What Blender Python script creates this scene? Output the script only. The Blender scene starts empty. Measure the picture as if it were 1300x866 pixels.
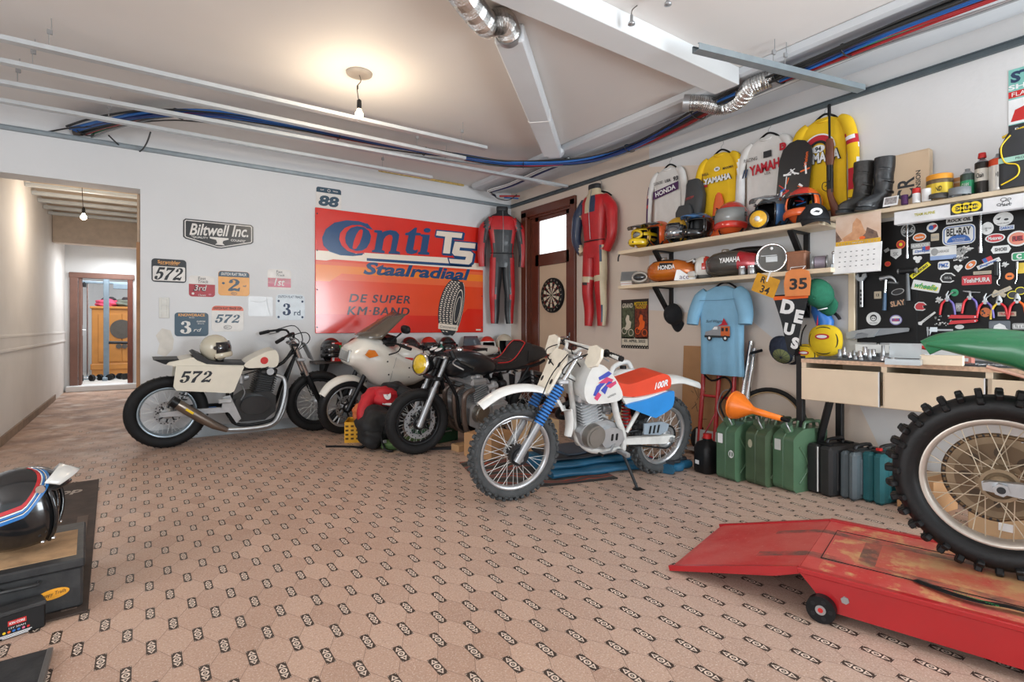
import bpy, math, random
from math import sin, cos, pi, radians as R
from mathutils import Vector as V, Matrix as MX
random.seed(7)
SC = bpy.context.scene
COL = SC.collection
XR, YB, ZT, ZC, XH = 4.366, 6.26, 2.84, 3.05, -1.085   # right wall, back wall, perimeter track, ceiling, hall wall

# ------------------------------------------------------------------ materials
def lin(c):
 if isinstance(c, str):
  c = [int(c[i:i+2], 16) / 255 for i in (0, 2, 4)]
 return tuple((x / 12.92 if x <= .04045 else ((x + .055) / 1.055) ** 2.4) for x in c) + (1,)
MATS = {}
def mat(name, c, rough=.5, metal=0., var=.08, scale=12., bump=0., bscale=None, coat=0., trans=0., emit=0., c2=None, alpha=1., spec=None):
 if name in MATS: return MATS[name]
 m = bpy.data.materials.new(name); m.use_nodes = True
 nt = m.node_tree; N = nt.nodes; L = nt.links; b = N['Principled BSDF']
 base = lin(c)
 b.inputs['Roughness'].default_value = rough; b.inputs['Metallic'].default_value = metal
 if coat: b.inputs['Coat Weight'].default_value = coat; b.inputs['Coat Roughness'].default_value = .08
 if trans: b.inputs['Transmission Weight'].default_value = trans
 if alpha < 1: b.inputs['Alpha'].default_value = alpha
 if spec is not None: b.inputs['Specular IOR Level'].default_value = spec
 tc = N.new('ShaderNodeTexCoord'); no = N.new('ShaderNodeTexNoise'); L.new(tc.outputs['Object'], no.inputs['Vector'])
 no.inputs['Scale'].default_value = scale; no.inputs['Detail'].default_value = 4
 rp = N.new('ShaderNodeValToRGB'); L.new(no.outputs['Fac'], rp.inputs['Fac'])
 rp.color_ramp.elements[0].position = .3; rp.color_ramp.elements[1].position = .7
 if c2:
  rp.color_ramp.elements[0].color = lin(c2); rp.color_ramp.elements[1].color = base
 else:
  rp.color_ramp.elements[0].color = tuple(x * (1 - var) for x in base[:3]) + (1,)
  rp.color_ramp.elements[1].color = tuple(min(1, x * (1 + var)) for x in base[:3]) + (1,)
 L.new(rp.outputs['Color'], b.inputs['Base Color'])
 if emit:
  b.inputs['Emission Strength'].default_value = emit; b.inputs['Emission Color'].default_value = base
 if bump:
  n2 = N.new('ShaderNodeTexNoise'); L.new(tc.outputs['Object'], n2.inputs['Vector'])
  n2.inputs['Scale'].default_value = bscale or scale * 3; n2.inputs['Detail'].default_value = 5
  bp = N.new('ShaderNodeBump'); bp.inputs['Strength'].default_value = bump; bp.inputs['Distance'].default_value = .01
  L.new(n2.outputs['Fac'], bp.inputs['Height']); L.new(bp.outputs['Normal'], b.inputs['Normal'])
 MATS[name] = m
 return m

class X:
 """tiny node-expression wrapper"""
 nt = None
 def __init__(s, k): s.k = k
 @staticmethod
 def op(o, *a):
  n = X.nt.nodes.new('ShaderNodeMath'); n.operation = o
  for i, q in enumerate(a):
   if isinstance(q, X): X.nt.links.new(q.k, n.inputs[i])
   else: n.inputs[i].default_value = q
  return X(n.outputs[0])
 def __add__(s, o): return X.op('ADD', s, o)
 def __sub__(s, o): return X.op('SUBTRACT', s, o)
 def __mul__(s, o): return X.op('MULTIPLY', s, o)
 def __truediv__(s, o): return X.op('DIVIDE', s, o)
 def lt(s, o): return X.op('LESS_THAN', s, o)
 def gt(s, o): return X.op('GREATER_THAN', s, o)
 def abs(s): return X.op('ABSOLUTE', s)
 def max(s, o): return X.op('MAXIMUM', s, o)
 def min(s, o): return X.op('MINIMUM', s, o)
 def near(s, period):            # signed distance to the nearest multiple of period
  return X.op('PINGPONG', s.abs(), period / 2)
 def fl(s): return X.op('FLOOR', s)
def mixc(nt, fac, a, b):
 n = nt.nodes.new('ShaderNodeMix'); n.data_type = 'RGBA'
 for i, q in ((0, fac), (6, a), (7, b)):
  if isinstance(q, X): nt.links.new(q.k, n.inputs[i])
  elif hasattr(q, 'is_output'): nt.links.new(q, n.inputs[i])
  else: n.inputs[i].default_value = q
 return n.outputs[2]

# ------------------------------------------------------------------ mesh builder
def FR(o, u, v):
 u = V(u).normalized(); v = V(v).normalized(); n = u.cross(v)
 m = MX.Identity(4)
 for i in range(3):
  m[i][0], m[i][1], m[i][2], m[i][3] = u[i], v[i], n[i], o[i]
 return m
def T(x, y, z): return MX.Translation((x, y, z))
def RX(a): return MX.Rotation(a, 4, 'X')
def RY(a): return MX.Rotation(a, 4, 'Y')
def RZ(a): return MX.Rotation(a, 4, 'Z')
def spline(pts, k=6, closed=False):
 P = [V(p) for p in pts]; n = len(P); out = []
 if n < 3: return P
 for i in range(n if closed else n - 1):
  if closed: a, b, c, d = P[i-1], P[i], P[(i+1) % n], P[(i+2) % n]
  else: a, b, c, d = P[max(i-1, 0)], P[i], P[i+1], P[min(i+2, n-1)]
  for j in range(k):
   t = j / k
   out.append(.5 * ((2*b) + (c-a)*t + (2*a-5*b+4*c-d)*t*t + (3*b-a-3*c+d)*t**3))
 if not closed: out.append(P[-1])
 return out
class MB:
 def __init__(s, M=None):
  s.v = []; s.f = []; s.fm = []; s.fs = []; s.mats = []; s.M = M or MX.Identity(4)
 def mi(s, m):
  if m not in s.mats: s.mats.append(m)
  return s.mats.index(m)
 def add(s, vs, fs, m, smooth=False, M=None):
  o = len(s.v); W = s.M @ M if M else s.M
  s.v += [W @ V(p) for p in vs]; k = s.mi(m)
  for f in fs:
   s.f.append([i + o for i in f]); s.fm.append(k); s.fs.append(smooth)
  return s
 def box(s, c, sz, m, bev=0., M=None):
  hx, hy, hz = [q / 2 for q in sz]; b = min(bev, hx * .95, hy * .95, hz * .95)
  c = V(c)
  if b <= 0:
   vs = [c + V((x*hx, y*hy, z*hz)) for x in (-1, 1) for y in (-1, 1) for z in (-1, 1)]
   return s.add(vs, [(0,1,3,2), (4,6,7,5), (0,4,5,1), (2,3,7,6), (0,2,6,4), (1,5,7,3)], m, False, M)
  vs = []; ix = {}
  for x in (-1, 1):
   for y in (-1, 1):
    for z in (-1, 1):
     for a in range(3):
      e = [b, b, b]; e[a] = 0
      ix[(x, y, z, a)] = len(vs); vs.append(c + V((x*(hx-e[0]), y*(hy-e[1]), z*(hz-e[2]))))
  fs = []
  for a in range(3):
   for sgn in (-1, 1):
    p, q = [k for k in range(3) if k != a]; f = []
    for u, w in ((-1, -1), (1, -1), (1, 1), (-1, 1)):
     k = [0, 0, 0]; k[a] = sgn; k[p] = u; k[q] = w; f.append(ix[(*k, a)])
    fs.append(f)
  for a in range(3):
   p, q = [k for k in range(3) if k != a]
   for u in (-1, 1):
    for w in (-1, 1):
     k0 = [0, 0, 0]; k0[p] = u; k0[q] = w; k1 = list(k0); k0[a] = -1; k1[a] = 1
     fs.append([ix[(*k0, p)], ix[(*k1, p)], ix[(*k1, q)], ix[(*k0, q)]])
  for x in (-1, 1):
   for y in (-1, 1):
    for z in (-1, 1): fs.append([ix[(x, y, z, a)] for a in range(3)])
  return s.add(vs, fs, m, False, M)
 def rings(s, secs, m, smooth=True, cap=True, closed=False, M=None):
  n = len(secs[0]); vs = [p for q in secs for p in q]; fs = []; k = len(secs)
  for i in range(k if closed else k - 1):
   a, b = i * n, ((i + 1) % k) * n
   for j in range(n): fs.append([a+j, a+(j+1) % n, b+(j+1) % n, b+j])
  s.add(vs, fs, m, smooth, M)
  if cap and not closed:
   s.add(secs[0], [list(range(n))[::-1]], m, False, M); s.add(secs[-1], [list(range(n))], m, False, M)
  return s
 def tube(s, pts, r, m, n=8, k=0, closed=False, cap=True, flat=1., M=None, up=None):
  P = spline(pts, k, closed) if k else [V(p) for p in pts]
  rs = r if isinstance(r, (list, tuple)) else None
  secs = []; L = len(P); prev = None
  for i, p in enumerate(P):
   if closed: t = P[(i+1) % L] - P[i-1]
   else: t = P[min(i+1, L-1)] - P[max(i-1, 0)]
   if t.length < 1e-9: t = V((0, 0, 1))
   t.normalize()
   if prev is None:
    u = V(up) if up else (V((0, 0, 1)) if abs(t.z) < .9 else V((1, 0, 0)))
   else: u = prev
   u = (u - t * u.dot(t)); 
   if u.length < 1e-6: u = t.orthogonal()
   u.normalize(); prev = u; w = t.cross(u)
   if rs:
    q = i / (L - 1) * (len(rs) - 1); a = int(min(q, len(rs) - 2)); rr = rs[a] + (rs[a+1] - rs[a]) * (q - a)
   else: rr = r
   secs.append([p + u * (rr * cos(2*pi*j/n)) + w * (rr * flat * sin(2*pi*j/n)) for j in range(n)])
  return s.rings(secs, m, True, cap, closed, M)
 def cyl(s, a, b, r, m, r2=None, n=16, M=None):
  a = V(a); b = V(b); t = (b - a).normalized(); u = t.orthogonal().normalized(); w = t.cross(u); r2 = r if r2 is None else r2
  f = lambda p, q: [p + u*(q*cos(2*pi*j/n)) + w*(q*sin(2*pi*j/n)) for j in range(n)]
  return s.rings([f(a, r), f(b, r2)], m, True, True, False, M)
 def lathe(s, prof, m, M=None, n=24, cap=True):
  """profile of (radius, height); axis = local z of M"""
  secs = [[V((r*cos(2*pi*j/n), r*sin(2*pi*j/n), z)) for j in range(n)] for r, z in prof]
  return s.rings(secs, m, True, cap, False, M)
 def prism(s, poly, d, m, M=None, d0=0., smooth=False):
  """extrude a 2D outline along local z from d0 to d"""
  n = len(poly); a = sum(poly[i][0]*poly[(i+1) % n][1] - poly[(i+1) % n][0]*poly[i][1] for i in range(n))
  if a < 0: poly = poly[::-1]
  vs = [V((x, y, d0)) for x, y in poly] + [V((x, y, d)) for x, y in poly]
  s.add(vs, [list(range(n))[::-1], list(range(n, 2*n))], m, False, M)
  return s.add(vs, [[i, (i+1) % n, n+(i+1) % n, n+i] for i in range(n)], m, smooth, M)
 def flat(s, poly, m, z=0., M=None):
  n = len(poly); a = sum(poly[i][0]*poly[(i+1) % n][1] - poly[(i+1) % n][0]*poly[i][1] for i in range(n))
  if a < 0: poly = poly[::-1]
  return s.add([V((x, y, z)) for x, y in poly], [list(range(n))], m, False, M)
 def ell(s, c, r, m, nu=20, nv=12, M=None, keep=None, pw=1.):
  """ellipsoid; keep(dir) -> bool drops faces"""
  c = V(c); vs = []; fs = []; ds = []
  for i in range(nv + 1):
   th = pi * i / nv
   for j in range(nu):
    ph = 2*pi*j/nu; d = V((sin(th)*cos(ph), sin(th)*sin(ph), cos(th))); ds.append(d)
    e = V([math.copysign(abs(q)**pw, q) for q in d]) if pw != 1 else d
    vs.append(c + V((e.x*r[0], e.y*r[1], e.z*r[2])))
  for i in range(nv):
   for j in range(nu):
    f = [i*nu+j, (i+1)*nu+j, (i+1)*nu+(j+1) % nu, i*nu+(j+1) % nu]
    if i == 0: f = [f[0], f[1], f[2]]
    elif i == nv - 1: f = [f[0], f[1], f[3]]
    if keep:
     q = sum((ds[k] for k in f), V((0, 0, 0))) / len(f)
     if not keep(q): continue
    fs.append(f)
  return s.add(vs, fs, m, True, M)
 def text(s, t, h, m, M, z=.0012, w=None, bold=0., shear=0., ax='C', sp=1.):
  """flat lettering: h = capital height, w = full width (squeezed to fit), centred on M's origin"""
  c = bpy.data.curves.new('t', 'FONT'); c.body = t; c.size = 1; c.offset = bold; c.shear = shear; c.space_character = sp
  c.resolution_u = 3
  o = bpy.data.objects.new('t', c); COL.objects.link(o)
  dg = bpy.context.evaluated_depsgraph_get(); me = bpy.data.meshes.new_from_object(o.evaluated_get(dg))
  vs = [v.co.copy() for v in me.vertices]; fs = [list(p.vertices) for p in me.polygons]
  bpy.data.objects.remove(o); bpy.data.curves.remove(c); bpy.data.meshes.remove(me)
  if not vs: return s
  x0 = min(v.x for v in vs); x1 = max(v.x for v in vs); y0 = min(v.y for v in vs); y1 = max(v.y for v in vs)
  k = h / max(1e-6, y1 - y0); kx = (w / max(1e-6, x1 - x0)) if w else k
  off = {'C': (x0+x1)/2, 'L': x0, 'R': x1}[ax]
  return s.add([V(((v.x-off)*kx, (v.y-(y0+y1)/2)*k, z)) for v in vs], fs, m, False, M)
 def build(s, name, parent=None, sub=0, solid=0., bev=0.):
  me = bpy.data.meshes.new(name); me.from_pydata([tuple(p) for p in s.v], [], s.f)
  for m in s.mats: me.materials.append(m)
  me.polygons.foreach_set('material_index', s.fm); me.polygons.foreach_set('use_smooth', s.fs)
  me.update()
  o = bpy.data.objects.new(name, me); COL.objects.link(o)
  if parent is not None: o.parent = parent
  if solid:
   q = o.modifiers.new('s', 'SOLIDIFY'); q.thickness = solid; q.offset = 0
  if bev:
   q = o.modifiers.new('b', 'BEVEL'); q.width = bev; q.segments = 3; q.limit_method = 'ANGLE'; q.harden_normals = True; me.polygons.foreach_set('use_smooth', [True]*len(me.polygons))
  if sub:
   q = o.modifiers.new('u', 'SUBSURF'); q.levels = sub; q.render_levels = sub
  return o
def tag(o, label, cat, group=None, kind=None):
 o['label'] = label; o['category'] = cat
 if group: o['group'] = group
 if kind: o['kind'] = kind
 return o
def thing(name, label, cat, M=None, group=None):
 o = bpy.data.objects.new(name, None); COL.objects.link(o); o.empty_display_size = .1
 o.matrix_world = M if M is not None else MX.Identity(4)
 return tag(o, label, cat, group)
def struct(mb, name, **k):
 o = mb.build(name, **k); o['kind'] = 'structure'; return o
def rect(w, h, r=0., n=4, cx=0., cy=0.):
 if r <= 0: return [(cx-w/2, cy-h/2), (cx+w/2, cy-h/2), (cx+w/2, cy+h/2), (cx-w/2, cy+h/2)]
 P = []
 for sx, sy, a0 in ((1, 1, 0), (-1, 1, 90), (-1, -1, 180), (1, -1, 270)):
  for i in range(n + 1):
   a = R(a0 + 90 * i / n); P.append((cx + sx*(w/2-r) + r*cos(a), cy + sy*(h/2-r) + r*sin(a)))
 return P
def oval(a, b, n=20, cx=0., cy=0., rot=0.):
 return [(cx + a*cos(t)*cos(rot) - b*sin(t)*sin(rot), cy + a*cos(t)*sin(rot) + b*sin(t)*cos(rot)) for t in [2*pi*i/n for i in range(n)]]
def ringpoly(s, a0, b0, a1, b1, m, M, z, n=28, t0=0., t1=2*pi):
 """flat ring between two ellipses"""
 vs = []; fs = []
 for i in range(n + 1):
  t = t0 + (t1 - t0) * i / n
  vs += [V((a0*cos(t), b0*sin(t), z)), V((a1*cos(t), b1*sin(t), z))]
 for i in range(n): fs.append([2*i, 2*i+1, 2*i+3, 2*i+2])
 s.add(vs, fs, m, False, M)
def BW(x, z, y=YB): return FR((x, y, z), (1, 0, 0), (0, 0, 1))          # frame on the back wall, n to the room
def RW(y, z, x=XR): return FR((x, y, z), (0, -1, 0), (0, 0, 1))         # frame on the right wall
def copy_tree(o, parent=None):
 c = o.copy(); COL.objects.link(c)
 if parent is not None: c.parent = parent
 for ch in list(o.children): copy_tree(ch, c)
 return c

# shared palette
WHITE = mat('white_paint', 'E6E6E4', .45); BLACK = mat('black_paint', '111214', .4, spec=.3); RUB = mat('tyre_rubber', '1C1C1C', .75, bump=.15, scale=30, spec=.3); SPK = mat('pale_spoke_wire', 'D2D2D0', .35, .2)
CHR = mat('chrome', 'D8DADC', .12, 1., .03); ALU = mat('cast_aluminium', 'B6B8BA', .36, .55, .12, bump=.06, bscale=60); STEEL = mat('brushed_steel', 'A6A8AA', .32, .65)
DARKM = mat('dark_metal', '2C2D2F', .42, .6); IRON = mat('blackened_iron', '1C1C1D', .5, .3)
CREAM = mat('cream_plastic', 'E3DCCB', .32, coat=.3); RED = mat('red_plastic', 'C4221F', .4); ORG = mat('orange_plastic', 'E8641E', .35)
PAPER = mat('white_vinyl', 'E9EAEA', .4); INK = mat('dark_ink', '23262B', .5); NAVY = mat('navy_ink', '263C5C', .5)
YEL = mat('yellow_paint', 'EBC51F', .4); BLU = mat('blue_paint', '2A6FBE', .4); GRN = mat('green_paint', '1F8A4C', .45)
RUBB = mat('black_plastic', '141415', .5, spec=.35); GREY = mat('grey_plastic', '77797B', .5)
def paint(s, i0, fn):
 """recolour faces from index i0 on by where they sit on the part (fabric panels, printed stripes)"""
 inv = s.M.inverted()
 for i in range(i0, len(s.f)):
  c = inv @ (sum((s.v[k] for k in s.f[i]), V((0, 0, 0))) / len(s.f[i])); m = fn(c)
  if m is not None: s.fm[i] = s.mi(m)
MB.paint = paint
def grow(P, d):
 n = len(P); a = sum(P[i][0]*P[(i+1) % n][1] - P[(i+1) % n][0]*P[i][1] for i in range(n)); sg = 1 if a > 0 else -1; out = []
 for i in range(n):
  p, q, r = V(P[i-1]), V(P[i]), V(P[(i+1) % n]); e1 = (q-p).normalized(); e2 = (r-q).normalized()
  n1 = V((e1.y, -e1.x))*sg; n2 = V((e2.y, -e2.x))*sg; b = (n1+n2); b = b / max(.35, b.length_squared/2) if b.length > 1e-6 else n1
  out.append((q.x + b.x*d, q.y + b.y*d))
 return out

FAT = {'7': [(.02, 1), (.6, 1), (.6, .86), (.34, .42), (.28, 0), (.06, 0), (.1, .3), (.36, .72), (.4, .8), (.16, .8), (.1, .72), (.04, .72)],
 '5': [(.12, 1), (.56, 1), (.54, .8), (.24, .8), (.22, .62), (.34, .66), (.5, .6), (.58, .44), (.54, .18), (.38, .02), (.2, 0), (.06, .06), (0, .2), (.06, .3), (.18, .3), (.24, .2), (.2, .1), (.28, .08), (.36, .2), (.38, .4), (.3, .52), (.2, .5), (.12, .44), (.04, .46)],
 '2': [(.04, .7), (.1, .9), (.28, 1), (.46, .96), (.58, .78), (.52, .56), (.26, .3), (.2, .22), (.36, .24), (.48, .2), (.54, .3), (.6, .3), (.56, 0), (.42, .02), (.3, .06), (.16, 0), (0, .02), (.02, .16), (.2, .4), (.36, .62), (.38, .82), (.28, .92), (.2, .86), (.26, .76), (.2, .66), (.1, .64)],
 '3': [(.04, .8), (.12, .95), (.3, 1), (.5, .92), (.54, .72), (.42, .56), (.56, .42), (.58, .2), (.44, .03), (.24, 0), (.06, .08), (0, .22), (.06, .34), (.18, .34), (.22, .22), (.18, .12), (.28, .08), (.36, .2), (.36, .4), (.22, .5), (.22, .58), (.34, .64), (.34, .84), (.26, .92), (.18, .88), (.22, .78), (.16, .7), (.08, .7)]}
def fat(m, t, h, mt, M, z, w, shear=0.):
 """heavy serif race numerals"""
 n = len(t); k = w / (n*.66 - .06)
 for i, ch in enumerate(t): m.flat([((x + i*.66 - (n*.66 - .06)/2)*k + shear*(y - .5)*h, (y - .5)*h) for x, y in FAT[ch]], mt, z, M)
# ------------------------------------------------------------------ camera (and surveying helpers: where a sight line meets a real plane)
CF, CA, CCX, CCY, CH = 673.3, .6105979, 650., 415.57, 1.12
cam = bpy.data.cameras.new('camera'); co = bpy.data.objects.new('camera', cam); COL.objects.link(co)
co.location = (0, 0, CH); co.rotation_euler = (pi/2, 0, -CA)
cam.sensor_width = 36; cam.lens = CF / 1300 * 36; cam.shift_y = -(433 - CCY) / 1300; cam.clip_start = .05
SC.camera = co
def ray(x, y):
 r = (x - CCX) / CF
 return V((r*cos(CA) + sin(CA), -r*sin(CA) + cos(CA), (CCY - y) / CF))
def on_z(x, y, z): d = ray(x, y); return d * ((z - CH) / d.z) + V((0, 0, CH))
def on_x(x, y, k=XR): d = ray(x, y); return d * (k / d.x) + V((0, 0, CH))
def on_y(x, y, k=YB): d = ray(x, y); return d * (k / d.y) + V((0, 0, CH))

# ------------------------------------------------------------------ floor material: cream tiles with dark printed insets at every corner
def floor_mat():
 m = bpy.data.materials.new('encaustic_floor_tiles'); m.use_nodes = True
 nt = m.node_tree; N = nt.nodes; L = nt.links; b = N['Principled BSDF']; X.nt = nt
 tc = N.new('ShaderNodeTexCoord'); sp = N.new('ShaderNodeSeparateXYZ'); L.new(tc.outputs['Object'], sp.inputs[0])
 PX, PY = .0702086, .1336928
 x = X(sp.outputs[0]) - .381231; y = X(sp.outputs[1]) - 1.84326
 d1x = x.near(PX*2); d1y = y.near(PY*2); d2x = (x + PX).near(PX*2); d2y = (y + PY).near(PY*2)
 def inset(dx, dy):
  box = dx.lt(.0155) * dy.lt(.0485)
  e = (dx*dx)/(.0115**2) + (dy*dy)/(.0145**2)
  ring = e.lt(1.) * e.gt(.30)
  cen = e.lt(.05)
  tri = dx.lt((X.op('SUBTRACT', .0425, dy)) * .52) * dy.gt(.0185)
  hole = dx.lt((X.op('SUBTRACT', .0355, dy)) * .38) * dy.gt(.0235)
  dot = (((dx-.0125)*(dx-.0125)) + ((dy-.0445)*(dy-.0445))).lt(.0018**2)
  return box, (ring + cen + tri * X.op('SUBTRACT', 1., hole) + dot).min(1.)
 b1, l1 = inset(d1x, d1y); b2, l2 = inset(d2x, d2y)
 box = (b1 + b2).min(1.); light = (b1*l1 + b2*l2).min(1.)
 u = x/(2*PX) + y/(2*PY); w = x/(2*PX) - y/(2*PY)
 joint = u.near(1.).lt(.006).max(w.near(1.).lt(.006))
 # each tile its own tone
 cb = N.new('ShaderNodeCombineXYZ'); L.new(u.fl().k, cb.inputs[0]); L.new(w.fl().k, cb.inputs[1])
 wn = N.new('ShaderNodeTexWhiteNoise'); wn.noise_dimensions = '2D'; L.new(cb.outputs[0], wn.inputs['Vector'])
 def noise(sc, det=4, lo=.35, hi=.65, rough=.6):
  n = N.new('ShaderNodeTexNoise'); L.new(tc.outputs['Object'], n.inputs['Vector']); n.inputs['Scale'].default_value = sc
  n.inputs['Detail'].default_value = det; n.inputs['Roughness'].default_value = rough
  r = N.new('ShaderNodeMapRange'); L.new(n.outputs['Fac'], r.inputs[0]); r.inputs[1].default_value = lo; r.inputs[2].default_value = hi
  return X(r.outputs[0])
 base = mixc(nt, X(wn.outputs['Value']), lin('AC8A76'), lin('C3A28D'))
 base = mixc(nt, noise(1.1, 4) * .6, base, lin('BDA08E')); base = mixc(nt, ((x - .6)*.45).max(0.).min(.45), base, lin('B7A295'))
 base = mixc(nt, noise(160, 2, .52, .7) * .6, base, lin('DDCBBD'))
 base = mixc(nt, noise(95, 2, .54, .75) * .5, base, lin('8E6F60'))
 # scuffed, greyish stretch towards the corridor
 gy = X.op('SUBTRACT', y, 3.2); wear = (gy*.55).max(0.).min(1.) * (X.op('SUBTRACT', 1.6, x)*.6).max(0.).min(1.)
 n1 = noise(2.2, 6, .46, .6)
 base = mixc(nt, wear * n1 * .7, base, lin('7A6053'))
 fade = (wear * noise(1.6, 3, .3, .5) * 1.2).min(.9)
 base = mixc(nt, joint * .85, base, lin('665045'))
 dark = mixc(nt, noise(60, 3) * .5, lin('3A2E28'), lin('524339'))
 ins = mixc(nt, light, dark, lin('DCC9B8'))
 keep = X.op('SUBTRACT', 1., fade) * X.op('SUBTRACT', 1., noise(5, 4, .64, .76) * .75)
 col = mixc(nt, box * keep, base, ins)
 col = mixc(nt, noise(3.1, 7, .54, .68) * wear * .8, col, lin('DCCFC6'))
 L.new(col, b.inputs['Base Color'])
 ro = N.new('ShaderNodeMapRange'); L.new(noise(6, 4).k, ro.inputs[0]); ro.inputs[3].default_value = .42; ro.inputs[4].default_value = .62
 L.new(ro.outputs[0], b.inputs['Roughness']); b.inputs['Specular IOR Level'].default_value = .35
 bp = N.new('ShaderNodeBump'); bp.inputs['Strength'].default_value = .25; bp.inputs['Distance'].default_value = .003
 L.new((X.op('SUBTRACT', 1., joint) + noise(220, 2) * .3).k, bp.inputs['Height']); L.new(bp.outputs[0], b.inputs['Normal'])
 return m
FLOOR = floor_mat()
PLASTER = mat('white_plaster', 'D9DADB', .75, var=.025, scale=1.4, bump=.12, bscale=35)
BEIGEPL = mat('beige_plaster', 'DACBBD', .75, var=.03, scale=1.2, bump=.12, bscale=35)
WARMPL = mat('right_wall_plaster', 'D7D6D5', .75, var=.03, scale=1.2, bump=.12, bscale=35)
CEILM = mat('ceiling_paint', 'E2DEDA', .7, var=.03, scale=1., bump=.05, bscale=8)
HALLPL = mat('corridor_plaster', 'DCD8D4', .75, var=.05, scale=2, bump=.1, bscale=20)
PLINTH = mat('grey_plinth_paint', 'B6BDC1', .6, var=.1, scale=8); BROWNP = mat('dusty_brown_plinth', '8C7868', .7, var=.2, scale=10)
WOOD_D = mat('mahogany_stain', '6E3B2E', .42, var=.2, scale=4, coat=.2); WOOD_H = mat('dusty_brown_paint', '7C5A4F', .5, var=.12, scale=6)
TRACK = mat('galvanised_track', '98A2A8', .45, .55, .08); TRACKD = mat('dark_steel_track', '5A6469', .5, .5, .1)
RAILM = mat('galvanised_profile', 'C6CBCE', .42, .45, .06)

fl = MB(); fl.box((-.8, 5.6, -.05), (10.5, 17.4, .1), FLOOR); struct(fl, 'floor')
c = MB(); c.box((-.8, 1.9, ZC + .05), (10.5, 9.2, .1), CEILM); struct(c, 'ceiling')
# back wall with the corridor opening
w = MB()
w.box((-3.35, YB + .125, 1.55), (4.53, .25, 3.1), PLASTER)
w.box(((XH - .005)/2, YB + .125, (2.457 + 3.1)/2), (-XH - .005, .25, 3.1 - 2.457), PLASTER)
w.box(((XR + .2 - .005)/2, YB + .125, 1.55), (XR + .205, .25, 3.1), PLASTER)
w.flat([(.13, .86), (.2, .83), (.26, .9), (.27, 1.0), (.24, 1.09), (.17, 1.11), (.12, 1.04), (.15, .96)], mat('tan_wall_patch', 'D4CFC6', .8), .0008, FR((0, YB, 0), (1, 0, 0), (0, 0, 1)))
struct(w, 'wall_back')
# right wall with the door opening (Y 4.904-5.924, up to 2.70)
D0, D1, DH = 4.904, 5.924, 2.70
w = MB()
w.box((XR + .11, (D1 + 6.5)/2, 1.55), (.22, 6.5 - D1, 3.1), BEIGEPL)
w.box((XR + .11, (D0 + D1)/2, (DH + 3.1)/2), (.22, D1 - D0, 3.1 - DH), BEIGEPL)
w.box((XR + .11, (3.73 + D0)/2, 1.55), (.22, D0 - 3.73, 3.1), BEIGEPL)
w.box((XR + .11, (3.73 - 2.7)/2, 1.55), (.22, 6.43, 3.1), WARMPL)
w.flat([(-3.73, 0), (-1.5, 0), (-1.75, .55), (-2.3, .95), (-2.65, 1.22), (-3.73, 1.3)], BEIGEPL, .0008, FR((XR, 0, 0), (0, -1, 0), (0, 0, 1)))
w.flat([(-3.73, 1.93), (-2.6, 1.93), (-2.3, 2.3), (-2.9, 2.62), (-3.73, 2.8)], BEIGEPL, .0008, FR((XR, 0, 0), (0, -1, 0), (0, 0, 1)))
struct(w, 'wall_right')
b = MB(); b.box((2.15, YB - .009, .055), (4.3, .018, .11), PLINTH, .004); struct(b, 'baseboard_back')
# corridor
w = MB(); w.box((XH - .06, 9.26, 1.55), (.12, 5.5, 3.1), HALLPL); struct(w, 'wall_corridor_left')
w = MB(); w.box((.06, 9.3, 1.55), (.12, 5.58, 3.1), HALLPL); struct(w, 'wall_corridor_right')
w = MB(); w.box((-.54, 9.2, 2.735 + .05 + .12), (1.08, 5.4, .1), mat('raw_ceiling_boards', 'C9B8A4', .8, var=.2, scale=5)); struct(w, 'ceiling_corridor')
b = MB(); b.box((XH + .008, 8.5, .045), (.016, 4.4, .09), BROWNP, .003); struct(b, 'baseboard_corridor')
b = MB()
for z, d in ((1.03, .016), (.96, .01), (.89, .016)): b.box((XH + d/2, 9.26, z), (d, 5.5, .03 if d > .012 else .13), HALLPL, .003)
struct(b, 'trim_1')
w = MB(); w.box((-.54, 10.51, 2.6), (1.08, .2, .415), mat('bulkhead_plaster', 'CDBFB1', .8)); struct(w, 'wall_corridor_bulkhead')
for i in range(8):
 m = MB(); y = 6.75 + i*.46; m.box((-.545, y, 2.745), (1.075, .05, .035), RAILM, .004); m.box((-.545, y, 2.765), (1.075, .1, .006), RAILM); struct(m, 'trim_%d' % (20 + i))
# corridor end wall with doorway and the room beyond
YE = 12.0; EX0, EX1, EZ0, EZ1 = -.97, -.15, .10, 2.03
w = MB()
w.box(((XH + EX0)/2 - .05, YE + .07, 1.55), (EX0 - XH + .1, .14, 3.1), PLASTER)
w.box(((EX1 + .12)/2, YE + .07, 1.55), (.12 - EX1, .14, 3.1), PLASTER)
w.box(((EX0 + EX1)/2, YE + .07, (EZ1 + 3.1)/2), (EX1 - EX0, .14, 3.1 - EZ1), PLASTER)
w.box(((EX0 + EX1)/2, YE + .07, EZ0/2), (EX1 - EX0, .14, EZ0), PLASTER)
struct(w, 'wall_corridor_end')
m = MB(); fz = (EZ0 + EZ1)/2
m.box((EX0 + .01, YE - .01, fz), (.11, .06, EZ1 - EZ0 + .1), WOOD_H, .008); m.box((EX1 - .01, YE - .01, fz), (.08, .06, EZ1 - EZ0 + .1), WOOD_D, .008)
m.box(((EX0 + EX1)/2, YE - .013, EZ1 + .004), (EX1 - EX0 + .11, .068, .095), WOOD_H, .008)
m.box((EX0 + .09, YE + .07, fz), (.04, .16, EZ1 - EZ0), WOOD_H, .005)
struct(m, 'trim_2')
m = MB(); m.box(((EX0 + EX1)/2, YE - .09, .05), (1.0, .2, .1), PLASTER, .01); struct(m, 'trim_3')
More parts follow.
